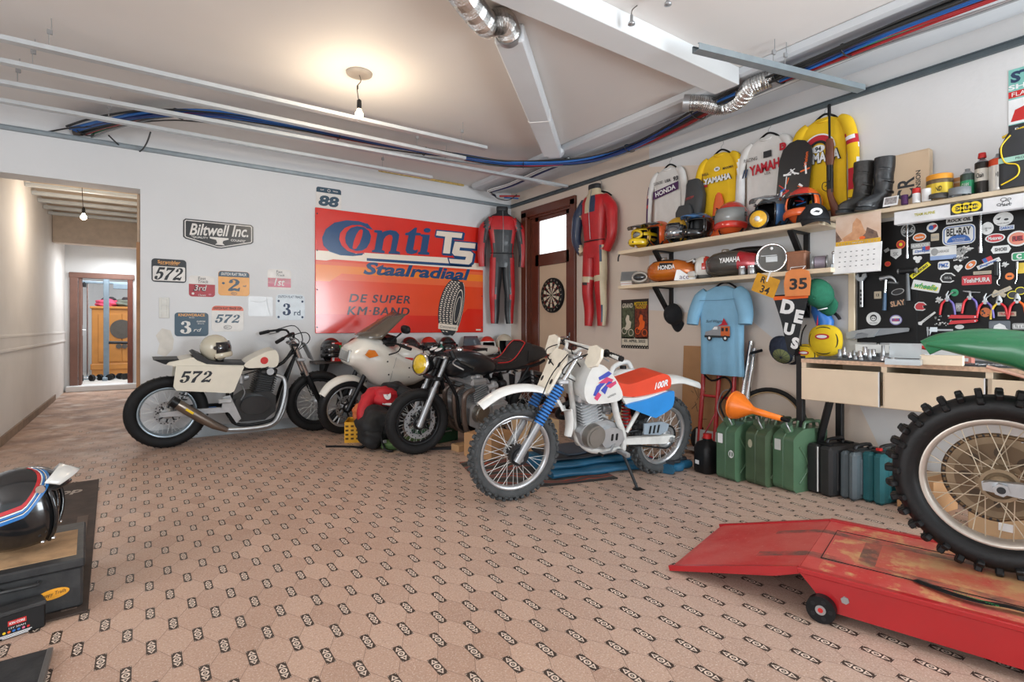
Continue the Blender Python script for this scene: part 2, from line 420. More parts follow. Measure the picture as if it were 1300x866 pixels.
dl = MB(); dl.box((0, .4, 0), (.04, .8, 1.9), WOOD_H, .005)
for zc, zh in ((.45, .7), (-.45, .7)): dl.box((.022, .4, zc), (.006, .5, zh), WOOD_H, .002)
door = dl.build('door_2'); door['kind'] = 'structure'; door.matrix_world = T(EX0 + .1, YE + .1, fz) @ RZ(R(4))
hd = MB(M=T(0, 0, 0)); hd.cyl((.02, .74, 0), (.07, .74, 0), .012, CHR); hd.tube([(.07, .74, 0), (.07, .62, 0)], .01, CHR); hd.build('door_handle', door)
w = MB(); w.box((-.5, 15.6, 1.5), (4, .1, 3.2), PLASTER); w.box((-1.9, 13.9, 1.5), (.1, 3.5, 3.2), PLASTER); w.box((.9, 13.9, 1.5), (.1, 3.5, 3.2), PLASTER); struct(w, 'wall_far_room')
w = MB(); w.box((-.5, 13.9, 2.75), (3, 3.5, .1), PLASTER); struct(w, 'ceiling_far_room')
w = MB(); w.box((-.5, 13.85, .05), (2.7, 3.4, .1), mat('pale_floor', 'D5D2CD', .4)); struct(w, 'floor_far_room')
m = MB(); m.box((-.018, YB + .275, 1.23), (.026, .05, 2.46), mat('pine_frame', 'CDB49A', .5, var=.15, scale=5), .006)
m.box((-.02, YB + .255, 1.0), (.034, .03, 1.95), mat('pine_post', 'B98A62', .5, var=.15, scale=5), .006); struct(m, 'trim_4')

# perimeter tracks where a lowered ceiling will hang
m = MB(); m.box((1.68, YB - .018, ZT), (5.35, .036, .034), TRACK, .003); m.box((1.68, YB - .03, ZT + .016), (5.35, .05, .006), TRACK); struct(m, 'trim_5')
m = MB(); m.box((XR - .018, 1.88, ZT + .002), (.036, 8.75, .033), TRACKD, .003); m.box((XR - .03, 1.88, ZT + .018), (.05, 8.75, .006), TRACKD); struct(m, 'trim_6')
# boxed soffit along the right wall and white beam
SOF = mat('soffit_sheet', 'CDD2D6', .55, var=.04, scale=2)
m = MB()
prof = [(3.64, ZC - .004), (3.645, ZC - .05), (3.67, ZC - .065), (3.86, ZC - .065), (3.875, ZC - .06), (3.89, ZC - .065), (4.1, ZC - .065), (4.12, ZC - .04), (4.15, ZC - .03), (XR, ZC - .03), (XR, ZC - .004)]
m.prism(prof, 8.7, SOF, FR((0, -2.55, 0), (1, 0, 0), (0, 0, 1)) @ MX.Scale(-1, 4, (0, 0, 1)), 0)
m.M = MX.Identity(4); struct(m, 'trim_7')
m = MB(); BEAM = mat('beam_paint', 'DDE0E1', .5, var=.03, scale=2)
m.box((-.7, 2.36, ZC - .065), (8.68, .205, .13), BEAM, .004)
struct(m, 'trim_8')
m = MB(); m.box((2.98, YB - .012, ZC - .012), (1.2, .03, .024), mat('dried_foam', 'CDB06A', .8, var=.3, scale=30, bump=.5), .008); struct(m, 'trim_9')

# ------------------------------------------------------------------ lights
wd = bpy.data.worlds.new('World'); SC.world = wd; wd.use_nodes = True
wd.node_tree.nodes['Background'].inputs[0].default_value = (.88, .95, 1., 1); wd.node_tree.nodes['Background'].inputs[1].default_value = 1.0
def light(name, typ, M, e, col=(1, 1, 1), size=.1, sy=None, spread=None):
 l = bpy.data.lights.new(name, typ); l.energy = e; l.color = col
 if typ == 'AREA':
  l.size = size
  if sy: l.shape = 'RECTANGLE'; l.size_y = sy
  if spread: l.spread = spread
 else: l.shadow_soft_size = size
 o = bpy.data.objects.new(name, l); COL.objects.link(o); o.matrix_world = M; return o
light('garage_door_daylight', 'AREA', T(3.5, -2.6, 1.25) @ RX(pi/2 + .22), 225, (.86, .94, 1), 1.7, 2.4)
light('left_daylight', 'AREA', T(-3.6, .6, 1.6) @ RY(-pi/2), 120, (.95, .97, 1), 2.2, 3.0)
light('bulb_light', 'POINT', T(1.357, 3.96, 2.70), 26, (1, .82, .6), .035)
light('corridor_bulb_light', 'POINT', T(-.545, 7.9, 2.34), 17, (1, .86, .7), .03)
light('far_room_fill', 'AREA', T(-.3, 12.8, 2.65), 62, (.95, .98, 1), 1.4, 1.4)  # added overhead fill lamp that brightens the far room
light('corridor_end_fill', 'AREA', T(-.3, 11.2, 2.38), 22, (.93, .97, 1), .6, .9)  # added fill to lift the corridor end
SC.view_settings.view_transform = 'Standard'; SC.view_settings.look = 'None'; SC.view_settings.gamma = 1; SC.view_settings.exposure = .1
SC.view_settings.use_curve_mapping = False
# ------------------------------------------------------------------ things under the ceiling
GLOW = mat('lit_bulb', 'FFE2B0', .3, emit=30); CORD = mat('dark_cord', '4A4038', .6); ROSE = mat('grey_rose_plastic', 'A39B92', .6)
def bulb(x, y, z, zc, label, rose=True):
 t = thing('light_bulb', label, 'light bulb', T(x, y, zc))
 d = z - zc
 if rose:
  m = MB(); m.lathe([(.0, 0), (.098, 0), (.095, -.012), (.06, -.016), (.0, -.018)], ROSE, n=32); m.build('ceiling_rose', t)
 m = MB(); m.tube([(0, 0, -.01), (.012, 0, -.06), (-.014, .004, -.11), (-.004, 0, d + .1)], .0035, CORD, k=5, n=6)
 m.cyl((-.012, .002, -.1), (-.012, .002, -.125), .007, CORD, n=8); m.build('cord', t)
 m = MB(); m.lathe([(.006, d + .115), (.016, d + .105), (.018, d + .06), (.015, d + .04)], DARKM, n=16); m.build('bulb_socket', t)
 m = MB(); m.lathe([(.013, d + .042), (.016, d + .03), (.028, d + .008), (.03, d - .004), (.025, d - .02), (.012, d - .03), (0, d - .032)], GLOW, n=20); m.build('bulb_glass', t)
bulb(1.357, 3.96, 2.735, ZC, 'lit bare bulb hanging on a short cord from the round ceiling rose')
bulb(-.545, 7.9, 2.40, 2.90, 'lit bare bulb hanging under the corridor ceiling', False)

def channel(name, a, b, label, w=.055, h=.028, mt=RAILM, hang=(.3, .75), group=None):
 a = V(a); b = V(b); L = (b - a).length; u = (b - a) / L
 t = thing(name, label, 'rail', FR(a, u, (-u.y, u.x, 0)), group)
 k = .0025; m = MB()
 m.box((L/2, -w/2, h/2), (L, k, h), mt); m.box((L/2, w/2, h/2), (L, k, h), mt); m.box((L/2, 0, k/2), (L, w, k), mt)
 m.box((L/2, -w/2 + .006, h), (L, .012, k), mt); m.box((L/2, w/2 - .006, h), (L, .012, k), mt)
 m.build('channel', t)
 for q in hang:
  x = L*q; zz = ZC - a.z; m = MB()
  m.tube([(x, 0, .004), (x, 0, zz*.55), (x + .012, 0, zz*.6), (x + .012, 0, zz)], .0025, STEEL, n=6)
  m.box((x, 0, .02), (.03, w*.7, .012), STEEL, .003); m.box((x + .004, 0, zz*.58), (.028, .014, .03), STEEL, .002)
  m.build('wire_hanger', t)
channel('ceiling_rail', (-3.2, 4.373, ZT), (2.737, 4.351, ZT), 'galvanised ceiling rail nearest the bare bulb, first of the four long rails', hang=(.46, .955))
channel('ceiling_rail', (-3.2, 4.74, ZT), (2.726, 4.742, ZT), 'galvanised ceiling rail second from the bare bulb, crossing over the blue cables', hang=(.44, .91))
channel('ceiling_rail', (-3.2, 5.24, ZT), (4.30, 4.966, ZT), 'longest galvanised ceiling rail, running right across to the track above the door', hang=(.33, .78))
channel('ceiling_rail', (-3.2, 5.567, ZT), (2.759, 5.565, ZT), 'galvanised ceiling rail closest to the back wall of number plates', hang=(.5, .9))
channel('ceiling_rail', (2.831, 2.051, ZT), (4.31, 1.71, ZT), 'short grey channel hung slanting beside the silver hose above the jerseys', w=.06, h=.04, mt=mat('dull_zinc', '8D979C', .45, .4), hang=(.43, .5))

# duct and flexible hoses
DUCTM = mat('white_duct_sheet', 'D9DEE2', .4, var=.03, scale=3); FOIL = mat('aluminium_foil_hose', 'C9C8C6', .22, .95, .12, scale=40, bump=.3)
a = on_z(646, 42, 2.985); b = on_z(701, 192, 2.985); u = (b - a).normalized(); L = (b - a).length
t = thing('ventilation_duct', 'white rectangular ventilation duct running diagonally from beam to soffit', 'duct', FR(a, u, (-u.y, u.x, 0)))
m = MB(); m.box((L/2, 0, 0), (L, .19, .115), DUCTM, .012); m.build('duct_body', t)
m = MB(); m.box((L*.58, 0, 0), (.03, .197, .122), WHITE, .012); m.build('joint_band', t)
m = MB(); m.box((L + .03, -.02, -.005), (.16, .2, .1), DUCTM, .04); m.build('elbow', t)
def hose(name, pts, r, label, seg=90):
 t = thing(name, label, 'hose')
 P = spline(pts, 40); P = [P[int(i*(len(P)-1)/(seg*2))] for i in range(seg*2 + 1)]
 m = MB(); secs = []; n = 18
 for i, p in enumerate(P):
  tt = (P[min(i+1, len(P)-1)] - P[max(i-1, 0)]).normalized(); up = V((0, 0, 1)); uu = (up - tt*up.dot(tt)).normalized(); ww = tt.cross(uu)
  rr = r * (1.06 if i % 2 else .93)
  secs.append([p + uu*rr*cos(2*pi*j/n) + ww*rr*sin(2*pi*j/n) for j in range(n)])
 m.rings(secs, FOIL, False); m.build('corrugated_tube', t)
 for e, d in ((0, 1), (-1, -2)):
  m = MB(); m.cyl(P[e], P[e] + (P[d] - P[e]).normalized()*.05, r*1.1, STEEL, n=24); m.build('hose_clamp', t)
hose('flexible_hose', [a + u*.03, a - u*.12 + V((-.02, 0, 0)), on_z(618, 30, 2.955), on_z(598, 8, 2.94), on_z(570, -30, 2.93), on_z(530, -70, 2.93)], .075, 'silver flexible hose joined to the white duct near the beam', 70)
hose('flexible_hose', [on_z(868, 131, 2.95), on_z(890, 131, 2.93), on_z(915, 136, 2.9), on_z(938, 127, 2.9), on_z(955, 109, 2.92), on_z(988, 96, 2.95)], .062, 'silver flexible hose bending between soffit and beam end above the white jersey', 60)

# cable bundle
CB_BLUE = mat('blue_conduit', '1F5FA8', .4); CB_DBL = mat('dark_blue_conduit', '27366B', .4); CB_RED = mat('red_conduit', 'A3262B', .4); CB_BLK = mat('black_cable', '1E1F20', .5)
CB_WHT = mat('white_cable', 'DADCDC', .45); CB_GRY = mat('grey_cable', '8A8E90', .5); CB_GRN = mat('green_cable', '3F9A78', .45)
path = [on_z(x, y, z) for x, y, z in ((104, 168, 2.9), (140, 157, 2.93), (200, 146, 2.95), (270, 146, 2.95), (350, 157, 2.95), (430, 172, 2.94), (510, 187, 2.93), (580, 199, 2.92), (640, 208, 2.91), (700, 208, 2.91), (755, 202, 2.91),
  (810, 184, 2.91), (860, 160, 2.92), (905, 136, 2.92), (960, 112, 2.92), (1040, 78, 2.92), (1130, 41, 2.92), (1250, -4, 2.92), (1400, -60, 2.92))]
S = spline(path, 5)
t = thing('cable_bundle', 'long bundle of blue, red, black and white cables sagging under the ceiling', 'cables')
random.seed(3)
specs = [(CB_BLUE, -.055, -.03, .012), (CB_BLUE, -.04, -.018, .012), (CB_BLUE, -.022, -.008, .011), (CB_DBL, -.008, -.04, .01), (CB_RED, .004, .012, .011), (CB_RED, .018, .075, .012), (CB_BLUE, -.048, -.022, .01), (CB_DBL, -.03, -.045, .011), (CB_RED, .03, .085, .009),
 (CB_BLK, -.065, -.075, .01), (CB_BLK, -.012, -.062, .011), (CB_BLK, .01, -.05, .011), (CB_GRY, .036, .1, .007), (CB_WHT, .048, .13, .009), (CB_WHT, .06, .16, .009), (CB_GRY, .072, .175, .008), (CB_GRN, .04, .045, .009), (CB_BLK, .055, .03, .006), (CB_BLK, .0, -.07, .01)]
for k, (cm, off, of2, r) in enumerate(specs):
 ph = random.uniform(0, 6); zz = random.uniform(-.016, .02); P = []
 for i, p in enumerate(S):
  tt = (S[min(i+1, len(S)-1)] - S[max(i-1, 0)]); tt.z = 0; tt.normalize(); nn = V((tt.y, -tt.x, 0)) * -1
  f = i / (len(S) - 1); g = min(1, max(0, (f - .55)/.3)); spread = (1 + (.9*(1 - f/.12) if f < .12 else 0))*(1 - g)
  o = off*spread + of2*g*(1 + max(0, f - .8)) + .01*sin(i*.22 + ph)
  if cm in (CB_WHT, CB_GRY) and .15 < f < .45: o += .16*sin((f - .15)/.3*pi)
  if cm is CB_BLK and k == 17 and .05 < f < .4: o += .25*sin((f - .05)/.35*pi)
  P.append(p + nn*o + V((0, 0, zz + .008*sin(i*.31 + ph*2))))
 m = MB(); m.tube(P, r, cm, n=7); m.build('cable', t)
for q in (.02, .14, .28, .36, .47, .60, .71, .80, .86):
 i = int(q*(len(S)-1)); tt = (S[i+1] - S[i]).normalized(); m = MB()
 u2 = V((tt.y, -tt.x, 0)).normalized(); c = S[i]
 m.tube([c + u2*(.075*cos(w)) + V((0, 0, .035*sin(w))) for w in [2*pi*j/14 for j in range(14)]], .0045, CB_BLK, n=6, closed=True); m.build('cable_tie', t)
m = MB(); m.cyl(path[0], path[0] + V((-.06, .02, -.012)), .03, mat('frayed_cable_ends', '4E4741', .8, bump=.6, scale=60)); m.build('taped_end', t)
t = thing('cable_bundle', 'short stub of dark blue and black cables with red tips by the room corner', 'cables')
P0 = [on_z(*q) for q in ((652, 249, 2.9), (628, 248, 2.92), (622, 243, 2.93), (650, 234, 2.94), (690, 216, 2.95), (724, 203, 2.95))]
for k, (cm, o) in enumerate(((CB_DBL, 0), (CB_BLK, .03), (CB_WHT, -.03), (CB_DBL, .05), (CB_BLK, -.055), (CB_WHT, -.075))):
 m = MB(); m.tube([p + V((o*.8, o*.6, .01*sin(k*2))) for p in P0[(1 if k % 2 else 2):]], .009, cm, k=5, n=7); m.build('cable', t)
m = MB(); m.tube([on_z(622, 243, 2.92), on_z(632, 252, 2.89), on_z(646, 254, 2.88), on_z(656, 247, 2.9)], .006, CB_BLK, k=5, n=6); m.build('cable', t)
m = MB(); m.tube([on_z(634, 249, 2.9), on_z(660, 249, 2.9)], .012, CB_RED, n=8); m.tube([on_z(640, 251, 2.9), on_z(658, 252, 2.9)], .01, CB_BLUE, n=8); m.build('red_cable_end', t)
t = thing('loose_cable', 'thin black cable looping down below the rails at the cable end', 'cable')
m = MB(); m.tube([on_z(138, 172, 2.86), on_z(152, 185, 2.84), on_z(166, 193, 2.82), on_z(178, 192, 2.82), on_z(186, 182, 2.83), on_z(191, 168, 2.85)], .007, CB_BLK, k=6, n=7); m.build('cable', t)
t = thing('loose_cable', 'thin black cable lying along the back wall track left of the bundle end', 'cable')
m = MB(); m.tube([on_z(46, 168, 2.86), on_z(62, 167, 2.87), on_z(85, 163, 2.89), on_z(106, 161, 2.9), on_z(130, 160, 2.92)], .007, CB_BLK, k=6, n=7); m.build('cable', t)
def drop(x, y, L, label):
 p = on_z(x, y, ZC); t = thing('hanging_wire', label, 'wire', T(*p)); m = MB()
 m.tube([(0, 0, 0), (-.03, .01, -.03), (-.05, 0, -.07), (-.05, 0, -L)], .003, CORD, k=5, n=6); m.build('wire', t)
 m = MB(); m.lathe([(.004, -L + .06), (.009, -L + .055), (.01, -L + .02), (.02, -L + .01), (.022, -L), (0, -L - .004)], STEEL, T(-.05, 0, 0), n=12); m.build('lamp_fitting', t)
drop(809, 7, .13, 'bare wire with small metal fitting hanging in front of the beam')
drop(855, -12, .1, 'bare wire with small metal fitting at the top edge right of the beam')
# ------------------------------------------------------------------ back wall: enamel sign
EN = lambda n, c: mat('enamel_' + n, c, .22, 0, .03, 3, coat=.5)
E_RED, E_NAVY, E_WHT, E_OR1, E_OR2, E_OR3, E_RD2 = EN('red', 'DA2F22'), EN('navy', '1F4A78'), EN('white', 'EFE3D2'), EN('orange', 'F2862B'), EN('coral', 'EC6A3E'), EN('vermilion', 'E64B26'), EN('scarlet', 'DF2C1A')
t = thing('enamel_sign', 'large red and orange enamel tyre advertising sign on the back wall', 'sign', BW(1.63, 1.05))
def zs(x, y):
 p = on_y(400 + x/5.095, 260 + y/5.095); return (p.x - 1.63, p.z - 1.05)
m = MB(); m.box((1.125, .72, .012), (2.25, 1.44, .016), E_RED, .004)
def lay(P, mt, z): m.flat([zs(*q) for q in P], mt, z)
W_, H_ = 2.25, 1.44
m.flat([(.004, .004), (W_-.004, .004), (W_-.004, .86), (.004, .86)], E_OR3, .0206)
m.flat([(.004, .62), (W_-.004, .62), (W_-.004, .83), (.004, .83)], E_OR2, .021)
m.flat([(.004, .60), (.16, .60), (.3, .70), (W_-.004, .70), (W_-.004, .79), (.004, .79)], E_OR1, .0214)
m.flat([(1.28, .004), (1.28, .42), (1.36, .5), (W_-.004, .5), (W_-.004, .004)], E_OR3, .0212)
m.flat([(.004, .004), (.004, .22), (1.9, .22), (2.0, .32), (W_-.004, .32), (W_-.004, .004)], E_RD2, .0215)
m.flat([(.004, .84), (.12, .84), (.2, .86), (W_-.004, .86), (W_-.004, .95), (.004, .95)], E_WHT, .0218)
lay([(312, 312), (330, 345), (870, 380), (875, 345)], E_WHT, .0222)
lay([(330, 125), (280, 108), (200, 102), (120, 118), (65, 160), (42, 215), (50, 265), (90, 305), (160, 328), (240, 333), (300, 328), (312, 312), (260, 318), (205, 300), (168, 265), (152, 225), (158, 185), (187, 152), (235, 133), (290, 133), (325, 148), (322, 152), (372, 165), (330, 118)], E_NAVY, .0226)
lay([(190, 215), (200, 180), (225, 152), (265, 140), (310, 145), (345, 170), (358, 205), (350, 245), (330, 280), (300, 298), (260, 300), (220, 285), (195, 250)], E_NAVY, .023)
lay([(295, 160), (305, 168), (300, 205), (285, 250), (262, 286), (245, 290), (238, 280), (245, 240), (262, 195), (280, 168)], E_RED, .0234)
lay([(378, 165), (430, 168), (430, 180), (445, 172), (480, 165), (520, 172), (540, 195), (538, 215), (520, 300), (545, 308), (545, 322), (470, 318), (472, 305), (482, 300), (497, 215), (492, 200), (475, 195), (455, 205), (440, 225), (428, 295), (445, 300), (445, 315), (362, 308), (365, 295), (380, 292), (398, 185), (378, 180)], E_NAVY, .023)
lay([(578, 185), (600, 180), (640, 150), (655, 150), (650, 182), (680, 185), (678, 200), (645, 200), (630, 290), (640, 297), (660, 290), (655, 312), (620, 322), (590, 315), (580, 295), (600, 200), (578, 198)], E_NAVY, .023)
lay([(680, 192), (738, 197), (720, 305), (735, 312), (733, 326), (660, 322), (662, 308), (675, 304), (690, 210), (678, 205)], E_NAVY, .023)
lay(oval(23, 15, 16, 720, 167), E_NAVY, .023)
TT = [(783, 170), (948, 186), (942, 218), (880, 212), (866, 318), (822, 314), (836, 208), (777, 200)]
SS = [(898, 240), (1034, 252), (1028, 285), (932, 277), (928, 296), (1000, 303), (1018, 318), (1008, 372), (990, 388), (868, 378), (860, 350), (965, 358), (972, 338), (895, 330), (880, 312)]
for Q in (TT, SS):
 lay([(x + 6, y + 6) for x, y in grow(Q, 9)], E_NAVY, .0228); lay(grow(Q, 8), E_NAVY, .0232); lay(Q, E_WHT, .0238)
lay([(330, 346), (870, 381), (1000, 390), (1012, 402), (985, 405), (330, 364)], E_NAVY, .0228)
def ztext(s, a, b, h, mt, z, **k):
 p = zs(*a); q = zs(*b); m.text(s, h, mt, T((p[0]+q[0])/2, (p[1]+q[1])/2, 0), z, abs(q[0]-p[0]), **k)
ztext('Staalradiaal', (308, 418), (998, 448), .155, E_NAVY, .0245, bold=.035, shear=.25)
TXT = EN('black', '2B3040')
ztext('DE SUPER', (215, 607), (610, 612), .1, TXT, .0242, bold=.018, shear=.2, sp=1.15)
for q in (-2, 0, 2): ztext('KM\u00b7BAND', (205 + q, 687), (604 + q, 690), .1, TXT, .0242 + q*.00002, shear=.2, sp=1.15)
tc = zs(876, 662); F = T(tc[0], tc[1], 0) @ RZ(R(-12))
m.flat(oval(.185, .385, 36), INK, .0236, F); m.flat(oval(.1, .37, 36, .085, 0), INK, .0238, F)
for k in range(4):
 for j in range(26):
  y = -.34 + j*.027; xw = .185*math.sqrt(max(0, 1 - (y/.385)**2)); x = -xw + .03 + k*.05 + (.0 if j % 2 else .006)
  if x < xw*.55: m.flat(rect(.03, .012, 0, 1, x, y + .006*k), E_WHT, .0242, F)
ringpoly(m, .055, .26, .063, .275, E_WHT, F @ T(.095, -.01, 0), .0243); ringpoly(m, .035, .17, .042, .18, E_WHT, F @ T(.1, -.01, 0), .0243); ringpoly(m, .083, .36, .087, .368, E_WHT, F @ T(.09, 0, 0), .0243, 28, -1.4, 1.4)
m.flat(rect(.29, .075, .01, 3, -.02, -.27), E_WHT, .0246, F @ RZ(R(6))); m.text('Continental', .035, INK, F @ RZ(R(6)) @ T(-.02, -.27, 0), .025, .24)
m.flat(rect(.075, .018, 0, 1, 2.17, .035), E_WHT, .0236)
for x in (.02, W_-.02):
 for y in (.07, .5, .95, 1.37): m.flat(oval(.007, .007, 10, x, y), INK, .0236)
m.build('sign_face', t)
for x in (.02, W_ - .02):
 for y in (.07, .5, .95, 1.37): m = MB(); m.lathe([(.008, .02), (.008, .023), (.004, .026), (0, .0265)], DARKM, T(x, y, 0), n=10); m.build('screw', t)

# ------------------------------------------------------------------ number plates and stickers
def plate(x0, z0, x1, z1, base, label, r=.03, name='number_plate', rot=0):
 t = thing(name, label, 'plate' if name == 'number_plate' else name.split('_')[-1], BW((x0+x1)/2, (z0+z1)/2) @ RZ(R(rot)))
 m = MB(); w, h = x1-x0, z1-z0; m.prism(rect(w, h, r, 5), .005, base, d0=.0005); return t, m, w, h
P_BLK, P_OR, P_TEAL, P_CRM, P_RED2, P_PK = mat('plate_black', '1F2226', .3, coat=.3), mat('plate_amber', 'E2A04F', .35, coat=.3), mat('plate_slate', '2F4A5C', .35, coat=.3), mat('plate_cream', 'DDD9D4', .4), mat('plate_crimson', 'A51F2C', .35, coat=.3), mat('plate_pink', 'C56A7C', .35)
def head(m, w, h, f, mt, r=.03, z=.0056, top=True):
 P = rect(w*.985, h*.985, r, 5); y0 = h*(.5 - f); Q = [(x, max(y, y0)) for x, y in P] if top else [(x, min(y, -y0)) for x, y in P]
 m.flat(Q, mt, z)
t, m, w, h = plate(.085, 1.565, .375, 1.795, P_BLK, 'black edged white race plate with number 572 nearest the corridor opening')
m.flat(rect(w*.93, h*.62, .012, 3, 0, -.03), P_CRM, .0058); fat(m, '572', .125, INK, T(0, -.03, 0), .0066, .225, .25)
m.text('Scrambler', .032, P_OR, T(0, .085, 0), .0066, .19, bold=.02); m.text('FLAT TRACK', .014, P_OR, T(0, .062, 0), .0066, .15); m.build('plate_face', t)
t, m, w, h = plate(.395, 1.43, .63, 1.645, P_CRM, 'small white and crimson race plate right of the black edged 572 plate')
head(m, w, h, .6, P_RED2, top=False); m.text('3rd', .062, INK, T(-.02, -.02, 0), .0066, .12, bold=.03, shear=.2); m.text('3rd', .056, P_CRM, T(-.014, -.016, 0), .0072, .11, shear=.2)
m.text('Fast', .03, INK, T(0, .082, 0), .0066); m.text('Track', .028, INK, T(.01, .05, 0), .0066, shear=.2); m.text('Classic', .018, P_CRM, T(.0, -.088, 0), .0066, shear=.2)
m.flat(oval(.012, .012, 10, -.08, -.075), P_CRM, .0066); m.flat(oval(.014, .01, 10, .07, -.08), P_PK, .0066); m.build('plate_face', t)
t, m, w, h = plate(.658, 1.452, .951, 1.708, P_OR, 'amber race plate with a large number 2 under a dark header')
head(m, w, h, .23, P_TEAL); m.text('DUTCH FLAT TRACK', .03, P_CRM, T(0, .098, 0), .0066, .24, bold=.03, shear=.2); fat(m, '2', .13, P_TEAL, T(.0, -.015, 0), .0066, .115); m.text('nd', .022, P_TEAL, T(.1, -.02, 0), .0066, bold=.03)
m.flat(oval(.014, .012, 10, -.1, .0), P_TEAL, .0066); ringpoly(m, .024, .012, .028, .015, P_TEAL, T(0, -.105, 0), .0066); m.text('DFT', .012, P_TEAL, T(0, -.105, 0), .0066); m.build('plate_face', t)
t, m, w, h = plate(1.13, 1.535, 1.373, 1.757, P_CRM, 'small pink and white race plate left of the big red sign')
m.flat(rect(w*.97, .09, 0, 1, 0, -.03), P_RED2, .0058); m.flat(rect(w*.97, .04, 0, 1, 0, -.065), P_PK, .006); m.text('1st', .08, P_CRM, T(0, -.03, 0), .0068, .11, shear=.25, bold=.01)
m.text('Fast', .028, INK, T(0, .085, 0), .0066); m.text('Track', .026, INK, T(.01, .05, 0), .0066, shear=.2); m.build('plate_face', t)
SILV = mat('silver_foil', 'DCDFE1', .45, .15, .06, 6, bump=.25, bscale=14)
t, m, w, h = plate(.94, 1.24, 1.182, 1.452, SILV, 'blank silver foil sheet with peeling corner between the race plates', .012, 'foil_sheet')
m.tube([(.06, .1, .006), (.07, 0, .009), (.1, -.1, .008)], .003, SILV, n=6, k=4); m.tube([(-.1, .06, .006), (.0, .045, .008), (.06, .07, .007)], .0025, SILV, n=6, k=4); m.build('foil', t)
t, m, w, h = plate(1.214, 1.2, 1.52, 1.487, mat('plate_ice', 'D3DCE2', .4), 'pale blue white race plate reading 3rd beside the red sign', .05)
m.text('DUTCH FLAT TRACK', .026, NAVY, T(0, .115, 0), .0066, .26, bold=.01, shear=.2); fat(m, '3', .135, NAVY, T(-.04, -.025, 0), .0066, .09); m.text('rd', .06, NAVY, T(.07, -.06, 0), .0066, bold=.01)
for sx, sy in ((-1, .6), (1, .6), (-1, -1), (1, -1)): m.flat(oval(.012, .014, 8, sx*.125, sy*.11), NAVY, .0066)
m.build('plate_face', t)
t, m, w, h = plate(.275, 1.03, .569, 1.268, P_TEAL, 'dark slate race plate reading 3rd above the racing motorcycle tail', .03)
m.text('KNOWDRACE', .028, P_OR, T(0, .095, 0), .0066, .23, bold=.03); m.text('Series', .014, P_CRM, T(0, .07, 0), .0066, shear=.2); fat(m, '3', .13, P_CRM, T(-.05, -.03, 0), .0066, .1); m.text('rd', .035, P_CRM, T(.05, -.055, 0), .0066, .07, shear=.3)
m.text('CUSTOM', .016, P_CRM, T(.08, .03, 0), .0066, .075, bold=.03); m.text('2016-22', .012, P_CRM, T(.08, .008, 0), .0066, .06); m.build('plate_face', t)
t, m, w, h = plate(.597, 1.075, .895, 1.345, P_CRM, 'white race plate with number 572 under an orange header', .04)
head(m, w, h, .19, mat('plate_salmon', 'D8684E', .4), .04); m.text('DUTCH FLAT TRACK CUP', .024, INK, T(0, .108, 0), .0066, .26, bold=.03, shear=.2); fat(m, '572', .088, P_TEAL, T(0, .0, 0), .0066, .225, .25)
ringpoly(m, .034, .018, .038, .022, INK, T(0, -.09, 0), .0066); m.text('DFT', .016, INK, T(0, -.09, 0), .0066); m.build('plate_face', t)
t, m, w, h = plate(1.642, 2.495, 1.93, 2.735, P_CRM, 'white race plate with number 88 sitting on top of the red sign', .025)
head(m, w, h, .26, P_TEAL, .025); m.text('88', .125, P_TEAL, T(0, -.035, 0), .0066, .235, bold=.045, shear=.15); ringpoly(m, .012, .012, .017, .017, P_CRM, T(0, .088, 0), .0066); m.text('FLAT', .014, P_CRM, T(-.075, .088, 0), .0066, bold=.03); m.text('TRACK', .014, P_CRM, T(.075, .088, 0), .0066, bold=.03); m.build('plate_face', t)
t = thing('banner_sign', 'black shield shaped sign with white script lettering and an anvil', 'sign', BW(.668, 2.08)); m = MB()
O = [(-.32, .115), (-.3, .135), (.3, .135), (.32, .115), (.32, -.05), (.3, -.068), (.02, -.142), (-.02, -.142), (-.3, -.068), (-.32, -.05)]
m.prism(O, .006, P_BLK, d0=.0005); m.flat(grow(O, -.012), P_CRM, .0064); m.flat(grow(O, -.021), P_BLK, .0068)
m.text('Biltwell Inc.', .12, P_CRM, T(0, .045, 0) @ RZ(R(3)), .0074, .54, bold=.02, shear=.35); m.text('"QUALITY', .024, P_CRM, T(-.175, -.045, 0), .0074, .15, bold=.02); m.text('COUNTS"', .024, P_CRM, T(.175, -.045, 0), .0074, .14, bold=.02)
m.flat([(-.09, -.028), (.085, -.028), (.085, -.042), (.035, -.06), (.03, -.085), (.05, -.105), (-.04, -.105), (-.02, -.085), (-.03, -.055), (-.085, -.045)], P_CRM, .0074); m.build('sign_face', t)
t = thing('light_switch', 'white triple rocker switch plate below the black edged 572 plate', 'switch', BW(.188, 1.312)); m = MB(); SWM = mat('switch_plastic', 'D6D5CF', .4)
m.box((0, 0, .005), (.085, .205, .01), SWM, .004); m.build('switch_plate', t)
for k in (-1, 0, 1): m = MB(M=T(0, k*.062, .011) @ RX(R(5))); m.box((0, 0, 0), (.048, .05, .01), SWM, .003); m.build('rocker', t)

